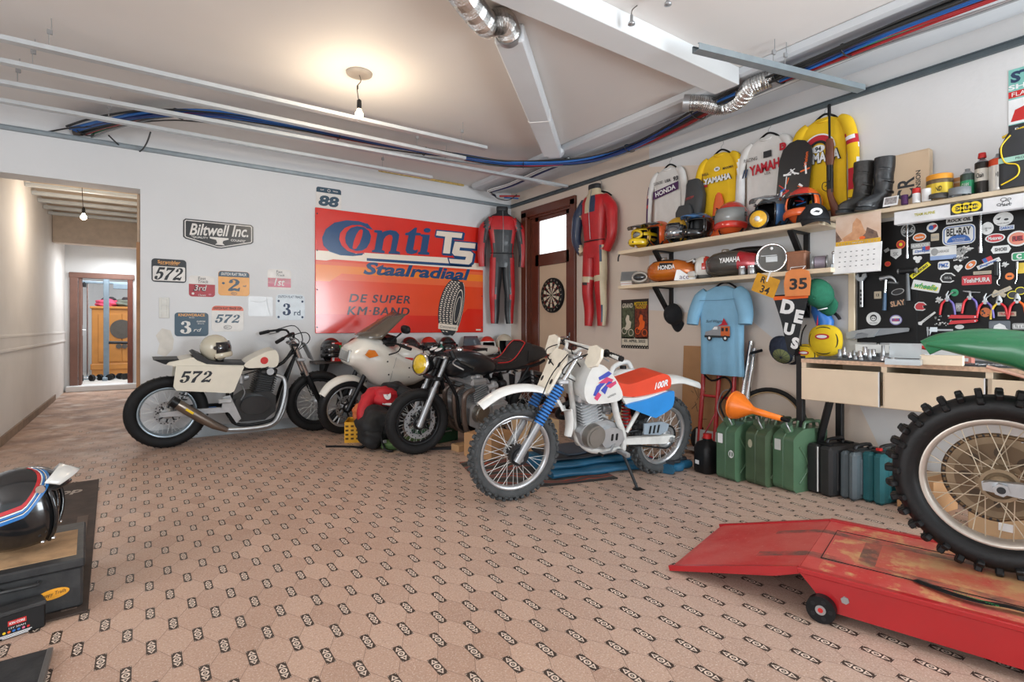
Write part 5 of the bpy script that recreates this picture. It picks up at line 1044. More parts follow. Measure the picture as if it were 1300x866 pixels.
sticker(915, 435, 96, 22, 'r', SBE, 'MOTO', SGY, 28, th=.5); sticker(905, 445, 60, 22, 'r', SBE, None, rot=-30); sticker(1015, 625, 82, 34, 'rr', SGY, 'LTD', SW_, th=.5); sticker(905, 628, 118, 66, 'r', ST('5F666E'), fn=lambda m, W, H: (m.flat([(-W*.3, -H*.2), (-W*.25, H*.1), (0, H*.3), (W*.25, H*.1), (W*.32, -H*.15), (W*.42, -H*.22), (-W*.36, -H*.25)], SW_, .0005))); sticker(945, 557, 102, 24, 'r', SBE, 'TRACKER', SR, th=.6, tw=.85)
sticker(685, 520, 46, 46, 'r', SGY, 'PIT', SW_, th=.6); sticker(572, 480, 50, 42, 'sp', SW_); sticker(505, 582, 118, 28, 'wr', SW_, 'tool', SGY, 42, th=.3, tw=.4); sticker(685, 628, 50, 24, 'o', SW_); sticker(1022, 305, 50, 58, 'rr', ST('D8B832')); sticker(290, 282, 34, 28, 'o', SO, inner=SR); sticker(345, 498, 86, 40, 'r', SK, 'SLAY', ST('C79A78'), 10, th=.9, tw=.95); sticker(320, 385, 70, 18, 'r', SK, 'pennzoil', SGY, -10, th=.8); sticker(285, 207, 30, 22, 'r', SGY, rot=30)
for k in range(20): sticker(random.uniform(545, 640), random.uniform(560, 620), random.uniform(5, 13), random.uniform(4, 9), 'r', [SW_, SGY][k % 2])

# ------------------------------------------------------------------ tools hung on the board
TW = dict(group='hand tools on the sticker board')
def tool(name, label, cat, zx, zy, off=.03):
 y, z = bp(zx, zy, BX - off); return thing(name, label, cat, FR((BX - off, y, z), (0, -1, 0), (0, 0, 1)))
U = .00107   # metres per crop pixel on the board
t = tool('claw_hammer', 'claw hammer with dark blue handle hanging on the black board', 'hammer', 275, 440); HB = mat('blue_grip', '39536E', .5)
m = MB(); m.tube([(-.005, -.125, 0), (-.002, -.06, 0), (0, .0, 0)], [.018, .016, .013], HB, n=10, flat=.7); m.build('grip', t); m = MB(); m.tube([(0, 0, 0), (.006, .09, 0)], .009, CHR, n=8); m.build('shaft', t); m = MB(); m.tube([(-.03, .1, 0), (.0, .105, 0), (.03, .108, 0), (.055, .09, 0), (.066, .065, 0)], [.016, .014, .012, .008, .004], STEEL, k=4, n=10); m.build('head', t)
t = tool('mallet', 'black headed mallet with grey handle hanging right of the claw hammer', 'hammer', 398, 400); m = MB(); m.tube([(.005, -.105, 0), (0, .09, 0)], [.014, .009], mat('grey_grip', '5A5D60', .5), n=10); m.build('grip', t); m = MB(); m.cyl((-.045, .1, 0), (.045, .1, 0), .02, DARKM, n=18); m.build('head', t); m = MB(); m.cyl((.045, .1, 0), (.055, .1, 0), .018, STEEL, n=18); m.cyl((-.055, .1, 0), (-.045, .1, 0), .018, STEEL, n=18); m.build('striking_face', t)
t = tool('adjustable_wrench', 'long silver wrench hanging left of the claw hammer', 'wrench', 145, 430); m = MB(); m.box((0, -.02, 0), (.022, .2, .012), STEEL, .004); m.build('handle', t); m = MB(); m.prism([(-.012, .07), (.012, .07), (.035, .1), (.03, .125), (.012, .12), (.006, .1), (-.01, .1), (-.018, .125), (-.036, .11), (-.03, .085)], .014, STEEL, d0=-.006); m.build('jaw', t)
for k in range(4): m = MB(); m.box((0, -.09 + k*.03, .007), (.012, .018, .002), DARKM); m.build('slot', t)
t = tool('hand_saw', 'grey hand saw with cut-out handle below the hammers on the black board', 'saw', 232, 660); SAW = mat('grey_saw_steel', '8E9296', .4, .4)
m = MB(); m.prism([(-.19, -.055), (.19, .01), (.195, .03), (.185, .035), (-.05, .03), (-.17, .01)], .002, SAW); m.build('blade', t); m = MB()
m.prism([(-.195, .0), (-.06, .028), (.02, .03), (.0, .0), (-.02, -.03), (-.06, -.035), (-.05, -.01), (-.09, .0), (-.13, -.01), (-.14, -.035), (-.17, -.045), (-.2, -.04)], .014, mat('grey_handle', '9A9DA0', .45), d0=-.012); m.build('handle', t)
PL_R = mat('red_grip', 'CF2B33', .4); PL_Y = mat('yellow_grip', 'E0B83C', .4); PL_B = mat('violet_grip', '6E62A8', .4)
def pliers(zx, zy, label, grip, grip2, jaw='long'):
 t = tool('pliers', label, 'pliers', zx, zy)
 for s, g in ((-1, grip), (1, grip2)): m = MB(); m.tube([(s*.008, .012, 0), (s*.028, -.012, 0), (s*.036, -.05, 0), (s*.04, -.085, 0)], [.008, .01, .01, .008], g, k=4, n=8, flat=.7); m.build('grip', t)
 m = MB(); m.cyl((0, .015, -.006), (0, .015, .006), .014, STEEL, n=14)
 if jaw == 'long': m.tube([(-.003, .02, 0), (-.006, .045, 0), (.006, .07, 0)], [.007, .006, .003], STEEL, n=8); m.tube([(.003, .02, 0), (.004, .04, 0), (.03, .062, 0)], [.007, .005, .003], STEEL, n=8)
 elif jaw == 'bent': m.tube([(0, .02, 0), (0, .05, 0), (-.035, .058, 0)], [.008, .008, .004], STEEL, n=8); m.tube([(0, .02, 0), (.0, .05, 0), (.05, .045, 0)], [.008, .006, .003], STEEL, n=8)
 else: m.rings([[V((x*w, z, y*.012)) for x, y in rect(1, 1, .3, 3)] for z, w in ((.018, .028), (.03, .032), (.05, .02), (.06, .012))], STEEL, True)
 m.build('jaws', t)
pliers(618, 490, 'red and violet long nose pliers, first from the left in the row of pliers', PL_R, PL_B); pliers(742, 480, 'red and violet pliers with wide bent jaws, second in the row of pliers', PL_R, PL_B, 'bent'); pliers(826, 505, 'red and violet pliers with angled tip, third in the row above the orange sticker', PL_R, PL_B, 'long')
pliers(902, 510, 'pliers with one yellow grip and one red grip on the black board', PL_Y, PL_R, 'flat'); pliers(1002, 500, 'red and orange combination pliers, last in the row of pliers', PL_R, ORG, 'flat')
for dy, lab in ((-.014, 'lower'), (.018, 'upper')):
 t = tool('feeler_gauge', 'thin red folding tool, %s one of the pair under the pliers' % lab, 'tool', 705, 588); t.matrix_world = t.matrix_world @ T(0, dy, 0) @ RZ(R(4 if dy < 0 else -2)); m = MB(); m.prism([(-.075, -.012), (.06, -.009), (.075, 0), (.07, .01), (-.06, .011)], .01, PL_R); m.build('body', t); m = MB(); m.cyl((.062, 0, .01), (.062, 0, .013), .004, CHR, n=10); m.build('rivet', t)
t = tool('long_rod', 'long chrome extension rod hanging from the white lamp housing on the left', 'tool', 397, 160); m = MB(); m.cyl((0, -.1, 0), (0, .14, 0), .0065, CHR, n=12); m.build('rod', t); m = MB(); m.cyl((0, -.115, 0), (0, -.09, 0), .009, CHR, n=12); m.build('socket_end', t)
t = tool('long_rod', 'long chrome extension rod hanging between the blue oil sticker and the white oval', 'tool', 800, 120); m = MB(); m.cyl((0, -.08, 0), (0, .12, 0), .0065, CHR, n=12); m.build('rod', t); m = MB(); m.cyl((0, -.115, 0), (0, -.075, 0), .0105, CHR, n=12); m.build('socket_end', t)
t = tool('spring_puller', 'thin hooked spring puller hanging above the yellow gripped pliers', 'tool', 890, 335); m = MB(); m.box((-.005, .03, 0), (.022, .09, .012), BLACK, .004); m.build('handle', t); m = MB(); m.tube([(.012, .065, 0), (.013, -.02, 0), (.002, -.045, 0), (.003, -.065, 0), (.014, -.075, 0)], .003, CHR, k=4, n=6); m.build('hook', t)
t = tool('scriber', 'thin chrome scriber hanging beside the yellow tag near the photo edge', 'tool', 994, 330); m = MB(); m.tube([(.006, .065, 0), (.004, -.04, 0), (-.004, -.065, 0)], .003, CHR, n=6); m.build('needle', t); m = MB(); m.cyl((.006, .02, 0), (.006, .065, 0), .006, STEEL, n=8); m.build('grip', t)
t = tool('vernier_caliper', 'small steel calliper hanging just above the green fender tip', 'calliper', 545, 645); m = MB(); m.box((.03, 0, 0), (.14, .012, .004), STEEL); m.prism([(-.04, .02), (-.03, .02), (-.028, -.03), (-.036, -.045)], .004, STEEL); m.build('beam', t); m = MB(); m.prism([(-.02, .018), (.02, .018), (.02, -.012), (-.012, -.012), (-.022, -.04)], .008, CHR); m.build('slider', t)
# wall calendar
t = thing('wall_calendar', 'wall calendar with a motorcycle photo above a blank white page hanging at the shelf end', 'calendar', FR((4.125, 1.66, 1.715), (0, -1, 0), (0, 0, 1))); m = MB()
CP1, CP2, CP3 = mat('photo_tan', 'C9A68C', .4, c2='DCC6B4', scale=9), mat('photo_dark', '4C3A34', .4, c2='8A6A58', scale=25), mat('calendar_yellow', 'D9A92A', .5)
m.box((0, .1, 0), (.285, .2, .004), CP1); m.flat([(-.14, .0), (-.1, .03), (-.13, .08), (-.142, .1), (-.142, 0)], CP2, .0024); m.flat([(-.08, .01), (.0, .02), (.06, .06), (.04, .09), (.02, .15), (-.005, .175), (-.03, .14), (-.035, .08), (-.1, .04)], mat('photo_ochre', 'B98058', .4, c2='D6A57E', scale=20), .0026)
m.flat([(.0, .01), (.13, .02), (.12, .06), (.06, .1), (.05, .06)], CP2, .0028); m.flat(oval(.02, .012, 12, .03, .03), ORG, .003); m.flat(rect(.285, .03, 0, 1, 0, .003), CP3, .0032); m.text('motorcycles', .012, PAPER, T(0, .003, 0), .0038, .07); m.build('photo_page', t)
m = MB(M=T(0, -.01, 0) @ RX(R(-7))); m.box((0, -.1, .0), (.3, .2, .006), PAPER); m.tube([(-.15, -.2, 0), (.15, -.2, .0)], .006, PAPER, n=6)
for k in range(4):
 for j in range(7): m.flat(rect(.012, .006, 0, 1, -.11 + j*.036, -.05 - k*.035), GREY, .0034)
m.build('month_page', t)
m = MB()
for k in range(14): m.tube([(-.12 + k*.0185, .0 + .007*cos(a), .004 + .006*sin(a)) for a in [2*pi*i/8 for i in range(8)]], .001, STEEL, n=5, closed=True)
m.build('spiral_binding', t)
# ------------------------------------------------------------------ on the bench top
TZ = .9075; random.seed(21)
SOCK = dict(group='sockets standing on the workbench')
def on_bench(px, py=None, x=None): 
 p = on_z(px, py, TZ) if py else on_x(px, 450, x); return p.x, p.y
lst = [(1066, 455, 9, 30), (1072, 454, 8, 36), (1079, 456, 9, 22), (1086, 457, 8, 14), (1092, 456, 10, 26), (1098, 455, 11, 38), (1104, 457, 9, 34), (1109, 455, 10, 30), (1115, 453, 9, 56), (1121, 456, 8, 44), (1126, 452, 7, 66), (1131, 455, 8, 40), (1084, 452, 8, 20), (1096, 451, 7, 24), (1119, 459, 9, 16), (1076, 459, 10, 12), (1103, 461, 11, 12), (1128, 460, 9, 14)]
for k, (px, py, r, hh) in enumerate(lst):
 x, y = on_bench(px, py); x = max(x, 3.785); t = thing('socket', 'chrome socket in the cluster standing on the left end of the workbench', 'socket', T(x, y, TZ), 'sockets standing on the workbench'); r *= .0014; hh *= .0021
 m = MB(); m.lathe([(r*.9, 0), (r, .002), (r, hh*.5), (r*.85, hh*.55), (r*.85, hh - .001), (r*.6, hh), (r*.55, hh - .006), (0, hh - .006)], CHR if k % 3 else STEEL, n=14); m.build('socket_body', t)
x, y = on_bench(1098, 452); t = thing('spray_tube', 'red labelled small tube standing among the sockets', 'tube', T(x, y, TZ)); m = MB(); m.lathe([(.011, 0), (.012, .002), (.012, .04), (.006, .046), (0, .047)], RED, n=14); m.lathe([(.0123, .012), (.0123, .032)], PAPER, n=14, cap=False); m.build('tube_body', t); m = MB(); m.lathe([(.006, .046), (.006, .054), (0, .055)], PAPER, n=10); m.build('tube_cap', t)
p = on_z(1147, 463, TZ); t = thing('organizer_box', 'open clear plastic parts box with raised lid on the workbench', 'box', T(p.x, p.y, TZ) @ RZ(R(-78))); CLR = mat('clear_plastic', 'D8DEE0', .15, 0, .02, trans=.6)
m = MB(); m.box((0, 0, .002), (.16, .1, .004), CLR)
for s in (-1, 1): m.box((0, s*.05, .015), (.16, .003, .03), CLR); m.box((s*.08, 0, .015), (.003, .1, .03), CLR)
m.build('tray', t); m = MB(); m.box((0, .0, .05), (.15, .003, .09), CLR, M=T(0, .052, .03) @ RX(R(-22))); m.build('raised_lid', t)
for k in range(6): m = MB(); m.cyl((-.06 + k*.024, -.01 + .02*(k % 2), .004), (-.06 + k*.024, -.01 + .02*(k % 2), .016), .008, [STEEL, mat('copper_washer', 'A5623F', .35, .9)][k % 2], n=10); m.build('washer', t)
p = on_z(1193, 464, TZ); t = thing('wooden_block', 'pale wooden block on the workbench below the green fender', 'block', T(p.x + .03, p.y, TZ) @ RZ(R(10))); m = MB(); m.box((0, 0, .028), (.07, .19, .056), PLY, .003); m.build('block', t); m = MB(); m.box((-.03, .05, .058), (.02, .04, .003), PAPER); m.build('paper_label', t)
p = on_z(1216, 462, TZ); t = thing('red_carton', 'small red and white carton behind the wooden block', 'carton', T(p.x + .1, p.y, TZ)); m = MB(); m.box((0, 0, .022), (.06, .09, .044), mat('pinkish_card', 'C77F70', .6), .002); m.build('carton', t); m = MB(); m.box((-.0305, 0, .022), (.001, .06, .02), PAPER); m.build('label', t)
t = thing('red_marker', 'red plastic tool lying on the white ledge at the fender tip', 'tool', FR((4.28, 1.33, .975), (0, -1, 0), (0, 0, 1))); m = MB(); m.tube([(-.05, .02, 0), (0, .01, 0), (.05, .0, 0)], .012, RED, n=10); m.build('body', t); m = MB(); m.tube([(.05, 0, 0), (.075, -.004, 0)], .006, STEEL, n=8); m.build('tip', t)
for k in range(44):
 px = random.uniform(1140, 1262); p = on_z(px, random.uniform(458, 468) + (px - 1140)*.045, TZ); p.x = max(p.x, 3.8 + .002*k)
 L = random.uniform(.02, .06); t = thing('loose_hardware', 'small loose steel bolt scattered over the workbench mat', 'bolt', T(p.x, p.y, TZ + .004) @ RZ(random.uniform(0, 6)), 'loose bolts on the workbench mat')
 m = MB(); m.cyl((0, 0, 0), (L, 0, 0), .0035, [CHR, STEEL][k % 2], n=8); m.cyl((-.005, 0, .001), (.001, 0, .001), .0065, STEEL, n=6); m.build('bolt_body', t)
# ------------------------------------------------------------------ on the tool shelf
SZ = TSZ + .031
def boot(M, label, lea):
 t = thing('riding_boot', label, 'boot', M); m = MB(); S = []
 for z, cx_, a, b in ((.02, .02, .125, .042), (.05, .02, .125, .045), (.08, 0, .1, .046), (.12, -.04, .066, .048), (.2, -.055, .062, .05), (.25, -.05, .066, .056), (.3, -.06, .068, .058), (.36, -.062, .07, .06), (.375, -.06, .066, .058)):
  S.append([V((cx_ + a*cos(q), b*sin(q)*(1 - .15*cos(q)), z + (.01 if cos(q) > .5 and z < .1 else 0))) for q in [2*pi*j/24 for j in range(24)]])
 m.rings(S, lea, True); m.build('boot_upper', t); m = MB(); m.prism([(.145*cos(q)*(1 if cos(q) > 0 else .75) + .02, .05*sin(q)*(1 - .15*cos(q))) for q in [2*pi*j/26 for j in range(26)]], .022, BLACK); m.build('sole', t)
 for z, a in ((.13, .05), (.2, .055), (.28, .062)): m = MB(); m.tube([(-.06 + a*1.05*cos(q), .052*sin(q)*(1 + z*.2), z + .015*cos(q)) for q in [2*pi*j/18 for j in range(18)]], .009, lea, n=6, closed=True, flat=.4); m.build('strap', t); m = MB(); m.box((-.05, -.056 - z*.02, z), (.03, .012, .022), STEEL, .003); m.build('buckle', t)
boot(T(4.2, 1.70, SZ - .001) @ RZ(R(155)), 'black leather riding boot with dull brown shaft, left of the pair on the tool shelf', mat('boot_leather_worn', '2E2B28', .5, bump=.4, scale=14))
boot(T(4.21, 1.575, SZ - .001) @ RZ(R(150)), 'black shiny buckled riding boot, right of the pair on the tool shelf', mat('boot_leather', '232528', .28, bump=.3, scale=14, coat=.3))
t = thing('suspension_box', 'tall pale carton with dark suspension lettering standing on the tool shelf', 'box', FR((4.3, 1.405, SZ), (0, -1, 0), (0, 0, 1))); CARD = mat('pale_carton', 'CDB598', .65, var=.06, scale=4); m = MB(); m.box((0, .185, 0), (.23, .37, .07), CARD, .004); m.text('CR', .1, INK, T(-.015, .13, .035) @ RZ(pi/2), .002, .15, bold=.02); m.text('SUSPENSION', .028, INK, T(.055, .13, .035) @ RZ(pi/2), .002, .22, bold=.02); m.build('carton', t); m = MB(); m.box((0, .372, 0), (.225, .004, .066), CARD); m.build('top_flap', t)
def can(M, label, r, h, fn, lidm, cone=False, name='spray_can', capm=None, lab=None):
 t = thing(name, label, 'can', M); m = MB(); m.lathe([(r*.95, 0), (r, .004)] + [(r, h*k/10) for k in range(1, 11)] + [(r*.93, h + .003)], STEEL, n=28); m.paint(0, fn)
 if lab: m.text(lab[0], lab[1], lab[2], FR((-r*.88 - .004, 0, h*lab[3]), (0, -1, 0), (0, 0, 1)) @ RY(R(-25)), .004, r*1.2, bold=.02)
 m.build('can_body', t); m = MB()
 if cone: m.lathe([(r*.93, h), (r*.5, h + .018), (r*.35, h + .02), (r*.35, h + .035), (0, h + .036)], lidm, n=24)
 else: m.lathe([(r*1.0, h), (r*1.0, h + .03), (r*.95, h + .034), (0, h + .034)], lidm, n=28)
 m.build('lid', t); return t
C = lambda n, c, **k: mat('can_' + n, c, .3, k.get('me', .3), .05)
can(T(4.2, 1.215, SZ), 'squat dark tub with wide orange-yellow lid on the tool shelf', .07, .13, lambda c: C('tub', '6B5A43') if not .02 < c.z < .1 else (C('tublabel', 'D7B93A') if c.x < .0 else None), C('lid', 'E0972C', me=0), name='hand_cleaner_tub', lab=('HAND', .03, INK, .5))
can(T(4.2, 1.075, SZ), 'green spray can without cap, left of the three cans on the tool shelf', .036, .135, lambda c: C('green', '2F8F63') if .02 < c.z < .1 else C('dk', '3B4B45'), STEEL, True, lab=('CLEAN', .02, PAPER, .5))
can(T(4.2, 1.005, SZ), 'black and white spray can with red cap, middle of the three on the tool shelf', .036, .19, lambda c: C('black', '26221F') if c.z < .07 or c.z > .15 else C('silver', 'C8C4BA'), STEEL, True, lab=('Chain', .03, INK, .58))
t = bpy.data.objects.get('spray_can.001'); m = MB(); m.lathe([(.02, .218), (.021, .222), (.018, .25), (0, .252)], RED, n=18); m.build('spray_cap', t)
can(T(4.2, .925, SZ), 'white and blue tin with orange top band, right of the three cans', .05, .19, lambda c: C('orange', 'D8502C') if c.z > .155 else (C('blue', '2E4F9C') if c.y < -.02 else C('white', 'D8D7D2')), STEEL, True, name='paint_tin', lab=('OIL', .03, C('grey', '777777'), .5))
for k, (y, lab, mm, r, h) in enumerate(((1.32, 'small white jar with red lid before the pale carton', RED, .022, .06), (1.265, 'small white pot with flat lid beside the red lidded jar', PAPER, .026, .045), (1.385, 'small dark purple pot left of the red lidded jar', J_PUR, .02, .03))):
 can(T(4.14, y, SZ), lab, r, h, lambda c: PAPER if k < 2 else J_PUR, mm, name='small_jar')
t = thing('tape_roll', 'dark adhesive tape rolls lying before the tub on the tool shelf', 'tape', T(4.13, 1.2, SZ)); m = MB(); m.lathe([(.05, 0), (.05, .03), (.032, .03), (.032, 0)], mat('dark_tape', '4A4845', .5), n=28, cap=False); m.build('tape_roll', t); m = MB(); m.lathe([(.032, 0), (.032, .03), (.029, .03), (.029, 0)], CARD, n=28, cap=False); m.build('core', t); m = MB(); m.lathe([(.055, 0), (.055, .045), (.04, .045), (.04, 0)], mat('silver_tape', '7F8487', .4), T(0, -.105, 0), n=28, cap=False); m.build('silver_roll', t)
t = thing('orange_sheet', 'orange brown carton piece standing behind the tub on the tool shelf', 'carton', T(4.3, 1.14, SZ)); m = MB(); m.box((0, 0, .075), (.02, .15, .15), mat('tan_card', 'C98F57', .6), .003); m.build('carton', t); m = MB(); m.box((-.0105, 0, .12), (.001, .13, .012), CARD); m.build('tape_strip', t)
t = thing('photo_card', 'small black and white photo card leaning in front of the boots', 'card', FR((4.1, 1.455, SZ), (0, -1, 0), (.35, 0, .94))); m = MB(); m.box((0, .035, 0), (.085, .07, .002), PAPER); m.flat(rect(.07, .05, 0, 1, 0, .038), mat('photo_grey', '6E6A6C', .4, c2='B5B0AE', scale=60), .0014); m.build('card', t)
t = thing('carry_case', 'dark grey soft case with yellow piping at the right end of the tool shelf', 'case', FR((4.2, .80, SZ), (0, -1, 0), (0, 0, 1))); m = MB(); CASE = mat('charcoal_fabric', '35373A', .7); m.rings([[V((x*w + dx, z, y*.16)) for x, y in rect(1, 1, .12, 3)] for z, w, dx in ((0, .22, .0), (.02, .23, 0), (.24, .23, 0), (.31, .2, .02), (.325, .18, .02))], CASE, True); m.build('case_body', t)
m = MB(); m.tube([(-.06, .30, .08), (-.1, .24, .083), (-.085, .15, .084), (-.03, .12, .084), (-.03, .06, .084), (-.1, .02, .084)], .004, YEL, k=5, n=6); m.tube([(-.1, .3, .06), (.0, .335, .06), (.1, .33, .06)], .008, YEL, k=4, n=6); m.build('piping', t); m = MB(); m.box((0, .16, .081), (.225, .03, .004), mat('teal_tape', '9CC8B8', .5)); m.text('PROFESSIONAL', .014, INK, T(.03, .16, .083), .001); m.build('label_band', t)
t = thing('speedway_poster', 'teal and red bike race poster pinned high on the right wall at the photo edge', 'poster', FR((XR, .79, 2.495), (0, -1, 0), (0, 0, 1))); m = MB(); m.box((0, 0, .001), (.26, .4, .002), mat('poster_teal', '7FC0B6', .5)); m.text('STEEL', .07, NAVY, T(0, .15, 0), .003, .24, bold=.05); m.text('SHOES', .03, PAPER, T(-.03, .09, 0), .003, .2, bold=.03); m.flat(rect(.26, .04, 0, 1, 0, .045), RED, .0024); m.text('FLAT TRACK', .025, PAPER, T(0, .045, 0), .003, .23); m.flat(rect(.26, .15, 0, 1, 0, -.06), PAPER, .0024); m.flat([(-.12, -.12), (-.03, -.12), (.0, -.05), (.05, .0), (.02, .02), (-.04, -.03), (-.1, -.05)], RED, .0028); m.flat([(-.02, -.1), (.1, -.03), (.12, .01), (.03, -.04)], INK, .003); m.flat(rect(.26, .06, 0, 1, 0, -.17), INK, .0026); m.text('RACE 2020', .02, PAPER, T(0, -.17, 0), .003, .2); m.build('poster_sheet', t)
# ------------------------------------------------------------------ jerry cans and cases along the right wall
def jerry(M, label, mt, sticker_fn=None):
 t = thing('jerry_can', label, 'jerry can', M, 'jerry cans in the row by the right wall'); m = MB()
 sil = [(.0, .025), (.025, 0), (.32, 0), (.345, .025), (.345, .40), (.325, .425), (.12, .425), (.09, .42), (.025, .385), (0, .36)]
 m.prism(sil, .08, mt, FR((0, 0, 0), (1, 0, 0), (0, 0, 1)), -.08); m.build('can_body', t, bev=.018)
 m = MB(); m.tube([(-.001, 0, .02), (-.001, 0, .355), (.03, 0, .392)], .005, mt, n=6); m.tube([(.346, 0, .02), (.346, 0, .4)], .005, mt, n=6); m.build('weld_seam', t)
 for s in (-1, 1):
  for k, P in enumerate(([(.06, .06), (.15, .17), (.06, .31)], [(.285, .06), (.195, .17), (.285, .34)], [(.15, .17), (.195, .17)])):
   m = MB(); m.tube([(x, s*.081, z) for x, z in P], .009, mt, n=6, flat=.5, k=3 if len(P) > 2 else 0); m.build('pressed_rib', t)
 for y in (-.05, 0, .05): m = MB(); m.tube([(.14, y, .42), (.15, y, .455), (.17, y, .465), (.29, y, .465), (.31, y, .455), (.32, y, .42)], .011, mt, n=8, k=3); m.build('handle', t)
 m = MB(M=T(.055, 0, .405) @ RY(R(-28))); m.cyl((0, 0, 0), (0, 0, .035), .034, mt, n=20); m.cyl((0, 0, .035), (0, 0, .048), .038, mt, n=20); m.build('spout', t)
 m = MB(); m.tube([(.02, -.04, .41), (.0, -.03, .455), (.03, 0, .475), (.06, .03, .47), (.085, .035, .44)], .006, STEEL, n=6, k=3); m.build('locking_clip', t)
 if sticker_fn: m = MB(M=FR((-.0035, 0, 0), (0, -1, 0), (0, 0, 1))); sticker_fn(m); m.build('label_sticker', t)
JG = mat('jerry_green', '4C6A50', .38, var=.1, scale=8, coat=.2); JD = mat('jerry_olive', '45563F', .42, var=.15, scale=8)
jerry(T(3.515, 2.29, 0) @ RZ(R(-6)), 'green metal jerry can with white round stencil, first from the hand truck', JG, lambda m: (m.flat(rect(.045, .07, .004, 2, -.045, .3), PAPER), ringpoly(m, .016, .022, .022, .028, PAPER, T(.05, .2, 0), .0004), m.flat(rect(.008, .05, 0, 1, .05, .2), PAPER, .0006)))
jerry(T(3.565, 2.09, 0) @ RZ(R(-8)), 'olive jerry can in the middle of the three under the orange funnel', JD, lambda m: m.flat(oval(.018, .03, 12, -.04, .29), mat('worn_sticker', 'A8A58E', .6)))
jerry(T(3.61, 1.915, 0) @ RZ(R(-10)), 'green jerry can with white label, third in the row beside the black case', JG, lambda m: m.flat(rect(.05, .075, .004, 2, -.04, .31), mat('grey_label', 'BFC2BE', .5)))
t = thing('plastic_canister', 'black plastic canister with red screw cap left of the jerry cans', 'canister', T(3.60, 2.50, 0) @ RZ(R(-12))); m = MB(); m.rings([[V((x*w, y*d, z)) for x, y in rect(1, 1, .25, 4)] for z, w, d in ((0, .15, .14), (.01, .17, .16), (.19, .17, .16), (.23, .13, .12), (.245, .06, .06), (.26, .055, .055))], RUBB, True); m.build('canister_body', t); m = MB(); m.cyl((0, 0, .26), (0, 0, .295), .033, RED, n=18); m.build('screw_cap', t); m = MB(); m.box((-.0855, .02, .08), (.001, .04, .03), PAPER); m.build('label', t)
# orange funnel lying on the cans
t = thing('funnel', 'orange plastic funnel lying on top of the jerry cans', 'funnel', FR((3.55, 2.185, .545), (-.05, -1, -.12), (1, 0, -.1)) @ RY(pi/2)); OF = mat('orange_funnel', 'EE7A1F', .35)
m = MB(); m.lathe([(.098, -.06), (.1, -.055), (.093, -.02), (.03, .08), (.024, .1), (.017, .3)], OF, n=30, cap=False); o = m.build('cone', t, solid=.003); m = MB(); m.lathe([(.098, -.062), (.104, -.06), (.104, -.052), (.098, -.05)], OF, n=30, cap=False); m.build('rim', t); m = MB(); m.cyl((0, 0, .29), (0, 0, .35), .014, BLACK, n=14); m.build('hose_tip', t)
def case(M, w, d, h, mt, name, label, extra=None, latchc=None):
 t = thing(name, label, 'case', M); m = MB(); m.box((0, 0, h/2), (d, w*.48, h), mt, .018, M=T(0, w*.25, 0)); m.build('case_half', t); m = MB(); m.box((0, 0, h/2), (d, w*.48, h), mt, .018, M=T(0, -w*.25, 0)); m.build('case_half', t)
 m = MB(); m.tube([(-d*.22, 0, h - .003), (-d*.2, 0, h + .03), (d*.2, 0, h + .03), (d*.22, 0, h - .003)], .012, latchc or BLACK, n=8, k=3); m.build('handle', t)
 for s in (-.3, .3): m = MB(); m.box((s*d, 0, h + .003), (.05, w*.5, .012), latchc or BLACK, .004); m.build('latch', t)
 for k in range(4): m = MB(); m.box((-d*.3 + k*d*.2, -w*.495, h*.5), (d*.06, .01, h*.75), mt, .004); m.build('rib', t)
 if extra: extra(t)
CB1 = mat('black_case_plastic', '242425', .45, var=.15, scale=10); CB2 = mat('grey_case_plastic', '515B60', .5, var=.15, scale=10); CB3 = mat('teal_case_plastic', '1F5A60', .45, var=.12, scale=10)
def ex1(t): m = MB(); m.box((-.171, 0, .17), (.004, .008, .3), PAPER); m.build('white_seam', t)
case(T(3.88, 1.70, 0) @ RZ(R(-12)), .19, .34, .33, CB1, 'tool_case', 'black upright tool case with white seam right of the jerry cans', ex1)
case(T(3.92, 1.545, 0) @ RZ(R(-10)), .11, .34, .31, CB2, 'tool_case', 'slim grey upright tool case between the black and teal cases', None, CB1)
def ex3(t): m = MB(); m.box((-.001, -.0715, .16), (.06, .003, .05), PAPER); m.build('label', t); m = MB(); m.box((-.1, -.0, .335), (.03, .03, .02), RED, .004); m.build('red_button', t)
case(T(3.98, 1.42, 0) @ RZ(R(-10)), .14, .36, .32, CB3, 'tool_case', 'teal power tool case at the right end of the row', ex3, CB1)
def carton(M, label, sz, mt, name='cardboard_box'):
 t = thing(name, label, 'box', M); m = MB(); m.box((0, 0, sz[2]/2), sz, mt, .003); m.build('carton', t); m = MB(); m.box((0, 0, sz[2] + .0005), (sz[0]*.98, .05, .001), mat('parcel_tape', 'B99A70', .3)); m.build('tape', t)
 m = MB(); m.box((-sz[0]/2 - .0005, 0, sz[2]*.6), (.001, min(.06, sz[1]*.4), .04), PAPER); m.build('label', t); return t
CARDB = mat('brown_cardboard', 'B0855C', .75, var=.08, scale=6); CARDL = mat('light_cardboard', 'C3A27C', .75, var=.08, scale=6)
carton(T(4.0, 1.22, 0) @ RZ(R(-8)), 'brown cardboard box right of the teal case behind the big wheel', (.28, .2, .2), CARDB); carton(T(3.75, .78, 0) @ RZ(R(5)), 'light cardboard box standing under the workbench behind the spoked wheel', (.3, .3, .17), CARDL)
t = thing('cardboard_sheet', 'tall flat brown cardboard box leaning on the wall behind the red hand truck', 'box', FR((4.345, 2.98, 0), (0, -1, 0), (.05, 0, 1))); m = MB(); m.box((0, .47, .03), (.6, .94, .05), CARDB, .004); 
random.seed(2)
